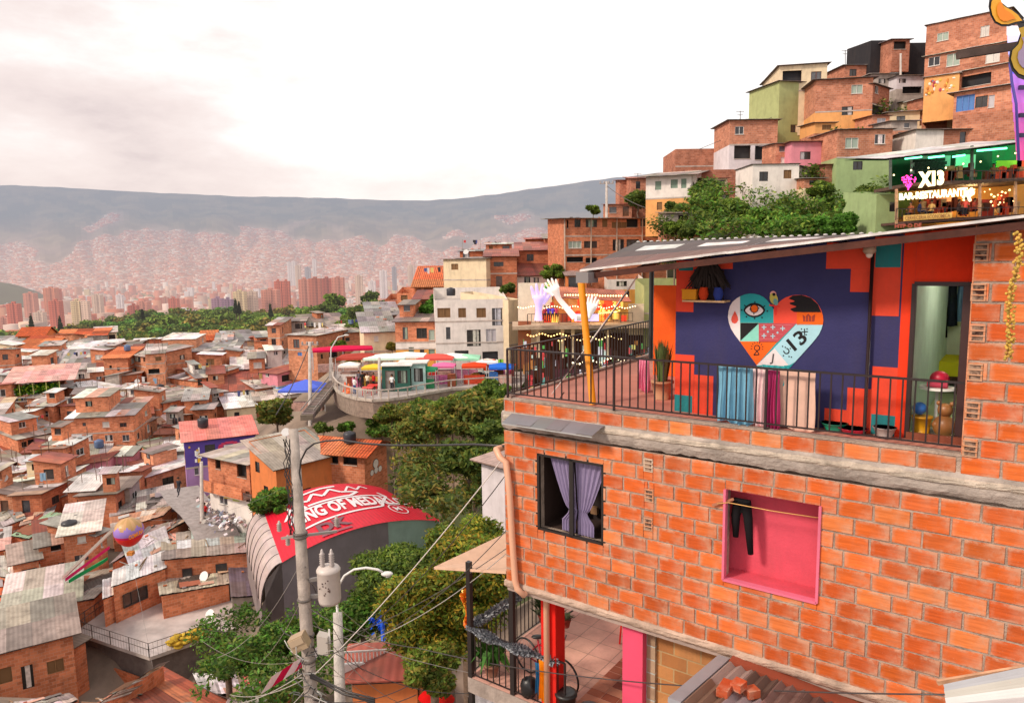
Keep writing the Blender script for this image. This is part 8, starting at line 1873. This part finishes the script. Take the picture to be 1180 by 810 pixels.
# == GROUND
CTRL+=[V((0,0,-16)),V((-10,4,-20)),V((12,6,-14)),V((-40,15,-30)),V((25,20,-12)),V((0,13,z2-5)),V((6,14,z2-5)),V((-30,25,-30)),V((-80,60,-30)),V((-90,100,-26)),V((-120,150,-20)),V((-150,60,-30)),V((20,160,-6)),V((60,165,16)),V((110,150,34)),V((150,110,40)),V((60,60,5)),V((70,40,0)),V((120,60,20)),V((30,30,-8)),V((10,130,-14)),V((150,200,40)),V((40,210,4)),V((-20,250,-26)),V((100,250,10)),V((0,330,-40)),V((120,330,-20)),V((0,180,-18))]
for(px,py,Y)in((410,470,78),(440,475,75),(470,470,76),(520,465,72),(235,590,64),(215,575,67),(250,610,62),(480,540,46),(560,560,34),(440,700,28),(340,780,28),(400,820,20)):CTRL.append(at(px,py,Y))
C3=np.array([tuple(c)for c in CTRL]);XY,ZZ=C3[:,:2],C3[:,2]
def hgt(x,y):
 d=((XY[:,0]-x)**2+(XY[:,1]-y)**2)+1.2;w_=d**-1.7
 return min(float((w_*ZZ).sum()/w_.sum()),float((ZZ+.7*np.sqrt(np.maximum(d-6,0))).min()))-.35
def valley(x,y):
 base=tab(y,[(300,-30),(420,-60),(800,-120),(1500,-150),(3000,-160),(5200,-150)])
 return base+max(0,(x-250)*.10)*min(1,1500/max(y,400))+4*noise.noise(V((x*.004,y*.004,0)))
gx=np.concatenate([np.linspace(-190,-90,22),np.linspace(-86,130,88),np.linspace(136,240,14)]);gy=np.concatenate([np.linspace(-30,5,8),np.linspace(7,130,56),np.linspace(134,345,42)])
mb=MB();idx={}
for j,y in enumerate(gy):
 for i,x in enumerate(gx):z=hgt(x,y)+.3*noise.noise(V((x*.2,y*.2,0)));idx[i,j]=len(mb.v);mb.v.append((x,y,z))
for j in range(len(gy)-1):
 for i in range(len(gx)-1):
  x,y=gx[i],gy[j];veg=1 if(x>-8 and y>30)or y>170 else .15;t=max(0,min(1,veg+.5*noise.noise(V((x*.05,y*.05,3)))))
  c=tuple(lerp(a,b,t)for a,b in zip((.26,.19,.15),(.06,.075,.025)))
  if-16<x<-2 and 56<y<84:c=(.36,.25,.17)
  mb.f.append((idx[i,j],idx[i+1,j],idx[i+1,j+1],idx[i,j+1]));mb.uv.append([(0,0)]*4);mb.c.append(c);mb.mi.append(0);mb.sm.append(True)
struct(mb,'ground',M['ground'])
mb=MB();st_pts=[(252,622,60),(244,604,62),(232,590,64.5),(216,576,67),(206,562,70)]
for(a,b)in zip(st_pts,st_pts[1:]):
 A,B=at(*a),at(*b);wv=V((1.6,.8,0));mb.face([A-wv,A+wv,B+wv,B-wv],(.34,.30,.29))
struct(mb,'street',M['concrete'])
mb=MB();ys=np.concatenate([np.linspace(338,1000,18),np.linspace(1080,5200,40)]);idx={};NX=90
for j,y in enumerate(ys):
 for i in range(NX+1):x=lerp(-1.05,1.2,i/NX)*max(y,500)*1.0;z=valley(x,y);idx[i,j]=len(mb.v);mb.v.append((x,y,z if y>345 else-34))
for j in range(len(ys)-1):
 for i in range(NX):
  v0=mb.v[idx[i,j]];t=noise.noise(V((v0[0]*.006,v0[1]*.006,1)));c=(.10,.13,.06)if t>.0 else(.30,.20,.15)
  mb.f.append((idx[i,j],idx[i+1,j],idx[i+1,j+1],idx[i,j+1]));mb.uv.append([(0,0)]*4);mb.c.append(c);mb.mi.append(0);mb.sm.append(True)
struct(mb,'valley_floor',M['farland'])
ridge=[(-400,214),(0,213),(60,215),(110,218),(180,222),(230,224),(290,227),(340,227),(400,229),(450,231),(500,231),(540,228),(580,223),(620,217),(650,213),(690,207),(720,204),(760,199),(850,196),(1000,200),(1500,215)]
def mtn(px,t):
 Y=lerp(4900,9800,t);zr=at(px,tab(px,ridge)+.9*noise.noise(V((px*.06,0,0))),9800).z
 sp_=noise.noise(V((px*.011,t*1.2,2)))*.5+abs(noise.noise(V((px*.022,t*2.2,5))))*.7+.25*noise.noise(V((px*.06,t*6,7)))
 prof=t**1.25;amp=math.sin(math.pi*min(1,t)**.8)*170
 z=lerp(-150,zr,prof)+sp_*amp-(0 if t<1 else 200*(t-1))
 p=at(px,300,Y);return V((p.x,Y,z))
mb=MB();idx={};NPX,NTT=300,90
for j in range(NTT+1):
 for i in range(NPX+1):idx[i,j]=len(mb.v);mb.v.append(tuple(mtn(lerp(-380,1500,i/NPX),j/NTT*1.0)))
def urban(px,t):
 lim=.43+.24*noise.noise(V((px*.009,0,11)))+.12*noise.noise(V((px*.03,t*4,4)))+(.10 if 280<px<420 else 0)
 n_=noise.noise(V((px*.02,t*7,20)));return lim-t+.25*n_
for j in range(NTT):
 for i in range(NPX):
  px,t=lerp(-380,1500,i/NPX),j/NTT;ub=urban(px,t);gq=max(0,min(1,.5+1.6*noise.noise(V((px*.03,t*9,8)))+.8*noise.noise(V((px*.1,t*22,3)))));g=tuple(lerp(a,b,gq)for a,b in zip((.03,.05,.025),(.15,.13,.07)))
  k_=max(0,min(1,ub*6+.5));c=tuple(lerp(a,b,k_*.65)for a,b in zip(g,(.46,.31,.27)))
  mb.f.append((idx[i,j],idx[i+1,j],idx[i+1,j+1],idx[i,j+1]));mb.uv.append([(0,0)]*4);mb.c.append(c);mb.mi.append(0);mb.sm.append(True)
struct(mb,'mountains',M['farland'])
mb=MB();ctr=at(-20,338,2600);n1_,n2_=40,12;idx={}
for j in range(n2_+1):
 for i in range(n1_+1):a=2*math.pi*i/n1_;t=j/n2_;q=1+.12*noise.noise(V((math.cos(a)*2,math.sin(a)*2,t*2)));idx[i,j]=len(mb.v);mb.v.append((ctr.x+math.cos(a)*330*t*q,2600+math.sin(a)*260*t*q,-165+118*math.cos(t*math.pi/2)**1.2+5*noise.noise(V((a*3,t*8,0)))))
for j in range(n2_):
 for i in range(n1_):mb.f.append((idx[i,j],idx[i+1,j],idx[i+1,j+1],idx[i,j+1]));mb.uv.append([(0,0)]*4);mb.c.append((.045,.065,.03));mb.mi.append(0);mb.sm.append(True)
struct(mb,'wooded_hill',M['farland'])
# ---- far city: boxes by numpy
def boxes(name,C_,S,yaw,col,uvs=True):
 n=len(C_);cs,sn=np.cos(yaw),np.sin(yaw);hx,hy,hz=S[:,0]/2,S[:,1]/2,S[:,2]
 loc=np.array([(-1,-1,0),(1,-1,0),(1,1,0),(-1,1,0),(-1,-1,1),(1,-1,1),(1,1,1),(-1,1,1)],dtype=float)
 L=loc[None]*np.stack([hx,hy,hz],1)[:,None,:];L[:,:4,2]-=25
 Pv=np.empty_like(L);Pv[...,0]=L[...,0]*cs[:,None]-L[...,1]*sn[:,None];Pv[...,1]=L[...,0]*sn[:,None]+L[...,1]*cs[:,None];Pv[...,2]=L[...,2];Pv+=C_[:,None,:]
 fq=np.array([(0,1,5,4),(1,2,6,5),(3,0,4,7),(4,5,6,7)]);F_=(fq[None]+(np.arange(n)*8)[:,None,None]).reshape(-1)
 me=bpy.data.meshes.new(name);me.vertices.add(8*n);me.vertices.foreach_set('co',Pv.ravel().astype(np.float32));me.loops.add(16*n);me.loops.foreach_set('vertex_index',F_.astype(np.int32));me.polygons.add(4*n);me.polygons.foreach_set('loop_start',np.arange(0,16*n,4,dtype=np.int32));me.polygons.foreach_set('loop_total',np.full(4*n,4,dtype=np.int32))
 uvl=me.uv_layers.new(name='UV');W_=S[:,0];Z_=S[:,2];z0=np.zeros(n)
 quad=np.stack([np.stack([z0,z0],1),np.stack([W_,z0],1),np.stack([W_,Z_],1),np.stack([z0,Z_],1)],1)
 uvr=np.repeat(quad[:,None],4,1);uvr[:,3]=2.2;uvl.data.foreach_set('uv',uvr.ravel().astype(np.float32))
 shade=np.ones((n,4));shade[:,3]=1.0;cc=np.repeat((col[:,None]*shade[...,None])[:,:,None],4,2).reshape(-1,3);c4=np.ones((len(cc),4),dtype=np.float32);c4[:,:3]=cc
 ca=me.color_attributes.new(name='Col',type='FLOAT_COLOR',domain='CORNER');ca.data.foreach_set('color',c4.ravel());me.update(calc_edges=True);return me
rng=np.random.default_rng(3);PAL=np.array([hexc(c)for c in('C9785C','B8654C','D08E74','D8C0B4','C0A090','B8705C','D8B8A4','B09A90','C98A70','C08468','DCD0C8')])
def citymass(name,n,gen,smin,smax,hmin,hmax,pal=PAL,tall=0.0):
 C_,S,cl=[],[],[];k_=0
 while len(C_)<n and k_<n*12:
  k_+=1;p=gen()
  if p is None:continue
  C_.append(p);a,b=rng.uniform(smin,smax,2);h=rng.uniform(hmin,hmax)*(2.6 if rng.random()<tall else 1);S.append((a,b,h));cl.append(pal[rng.integers(0,len(pal))]*rng.uniform(.8,1.05))
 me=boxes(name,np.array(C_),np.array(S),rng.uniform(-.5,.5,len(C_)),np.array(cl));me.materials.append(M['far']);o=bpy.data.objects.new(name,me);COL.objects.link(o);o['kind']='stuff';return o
def g_valley():
 y=700*(5000/700)**rng.random();px=rng.uniform(-150,1000);p=at(px,300,y)
 if noise.noise(V((p.x*.006,y*.006,1)))>.12 and rng.random()<.75:return None
 return(p.x,y,valley(p.x,y))
def g_slope():
 px=rng.uniform(-60,760);t=rng.random()**.9*.8
 if urban(px,t)<.02:return None
 p=mtn(px,t);return(p.x,p.y,p.z-4)
citymass('distant_city_blocks',17000,g_valley,10,34,6,22,tall=.06);citymass('hillside_barrios',30000,g_slope,14,42,7,15)
def g_green():
 y=700*(4200/700)**rng.random();px=rng.uniform(-120,900);p=at(px,300,y)
 if noise.noise(V((p.x*.006,y*.006,1)))<.0:return None
 return(p.x,y,valley(p.x,y)+3)
cs=[];
while len(cs)<1500:
 g=g_green()
 if g:cs.append(g)
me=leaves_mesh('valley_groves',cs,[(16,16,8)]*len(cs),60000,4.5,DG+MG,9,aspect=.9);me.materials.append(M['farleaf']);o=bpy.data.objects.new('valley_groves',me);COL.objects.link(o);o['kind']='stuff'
def tower(px0,px1,yt,yb,Y,col,label,group=None,setback=True):
 a,b,t=at(px0,yb,Y),at(px1,yb,Y),at(px0,yt,Y);W_=b.x-a.x;Hh=t.z-a.z;mb=MB();c=(a+b)/2;D_=W_*.7
 def bx(cx,cy,w_,d_,h0,h1,cc):
  mb.face([V((cx-w_/2,cy-d_/2,h0)),V((cx+w_/2,cy-d_/2,h0)),V((cx+w_/2,cy-d_/2,h1)),V((cx-w_/2,cy-d_/2,h1))],cc,[(0,0),(w_,0),(w_,h1-h0),(0,h1-h0)])
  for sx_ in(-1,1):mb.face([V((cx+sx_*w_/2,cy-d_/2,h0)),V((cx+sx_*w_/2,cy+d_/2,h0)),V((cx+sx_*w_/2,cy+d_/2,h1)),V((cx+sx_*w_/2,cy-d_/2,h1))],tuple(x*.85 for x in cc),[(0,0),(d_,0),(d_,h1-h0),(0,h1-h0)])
  mb.face([V((cx-w_/2,cy-d_/2,h1)),V((cx+w_/2,cy-d_/2,h1)),V((cx+w_/2,cy+d_/2,h1)),V((cx-w_/2,cy+d_/2,h1))],cc,[(2.2,2.2)]*4)
 z0=a.z-40
 bx(c.x,c.y,W_,D_,z0,z0+40+Hh,col)
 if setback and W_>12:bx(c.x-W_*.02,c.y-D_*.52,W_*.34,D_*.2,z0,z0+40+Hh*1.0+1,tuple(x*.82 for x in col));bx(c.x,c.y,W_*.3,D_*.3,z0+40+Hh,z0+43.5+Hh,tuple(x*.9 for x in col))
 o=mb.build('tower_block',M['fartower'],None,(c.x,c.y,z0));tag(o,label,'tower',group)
BT,PT,WT,CT_,YT_=hexc('CC6C54'),hexc('D08A74'),hexc('E6E0E0'),hexc('D8C0AC'),hexc('D8C49A')
TW=[(318,326,324,352,1400,BT,'left half of the paired red brick towers'),(327,335,324,352,1400,BT,'right half of the paired red brick towers'),(304,322,334,356,1350,PT,'broad pink brick slab left of the paired red towers'),(346,358,322,348,1450,PT,'leftmost of the four joined pink-brown slab towers'),(358,371,321,350,1400,hexc('B86850'),'second of the four joined slab towers'),(371,384,321,348,1450,hexc('B05A48'),'third of the four joined slab towers'),(384,397,320,346,1450,PT,'rightmost of the four joined slab towers'),(271,284,336,358,1300,YT_,'yellowish twin block just left of the cream one'),(286,297,336,358,1320,CT_,'cream twin block left of the pink brick slab'),(246,258,344,362,1200,hexc('9A7A90'),'mauve block left of the yellowish twin'),(258,269,345,362,1200,hexc('8A7088'),'darker mauve block beside the yellowish twin'),(332,336,302,320,3400,WT,'slim white tower, left of the two brightest'),(337,341,301,320,3500,WT,'white tower right beside the slim one'),(361,365,299,322,3300,WT,'brightest tall white tower above the joined slabs'),(341,347,306,322,3300,CT_,'cream tower between the white ones'),(352,358,308,322,3200,hexc('9AA0AA'),'grey glass tower left of the brightest white one'),(62,70,333,342,1900,BT,'short red tower above the wooded hill edge'),(53,66,332,344,1800,hexc('D08060'),'orange tower beside the short red one'),(12,24,350,372,1150,hexc('C86A54'),'salmon tower at the far left beyond the tree belt'),(60,72,347,368,1150,BT,'brick tower left of the beige pair'),(85,95,347,369,1150,YT_,'yellow-beige tower of the beige pair'),(96,104,347,368,1150,CT_,'paler tower of the beige pair'),(108,118,340,352,1700,CT_,'cream block above the beige pair'),(135,142,340,350,1700,WT,'small white block right of the cream block'),(160,172,348,358,1500,PT,'pink block in the middle of the city'),(196,206,344,356,1500,BT,'brick block left of the mauve pair'),(150,160,352,366,1200,hexc('B8604C'),'brick block right of the two beige towers'),(30,42,338,350,1700,PT,'pink block left of the short red tower'),(425,433,324,336,1800,WT,'white block right of the joined slab towers'),(410,418,318,334,1900,CT_,'cream block right of the joined slab towers'),(438,446,312,330,2400,WT,'tall whitish tower toward the beige house'),(470,478,306,318,3000,CT_,'cream tower above the terracotta hip roof'),(452,457,308,322,2600,hexc('9AA0AA'),'blue-grey tower toward the beige house')]
for q in TW:tower(*q)
rt_=random.Random(11)
for i in range(190):
 Y=1250*(4300/1250)**rt_.random();px=rt_.uniform(-60,560);p=at(px,300,Y);zb_=valley(p.x,Y);hh=rt_.uniform(18,62);wdt=rt_.uniform(13,26)
 yb_=proj(V((p.x,Y,zb_)))[1];yt_=proj(V((p.x,Y,zb_+hh)))[1];wp=wdt/Y*830
 tower(px,px+wp,yt_,yb_,Y,rt_.choice([BT,PT,PT,WT,WT,CT_,CT_,hexc('C0806A'),YT_]),'distant apartment tower among the packed pinkish blocks of the valley city','distant towers of the valley city',setback=Y<2400)
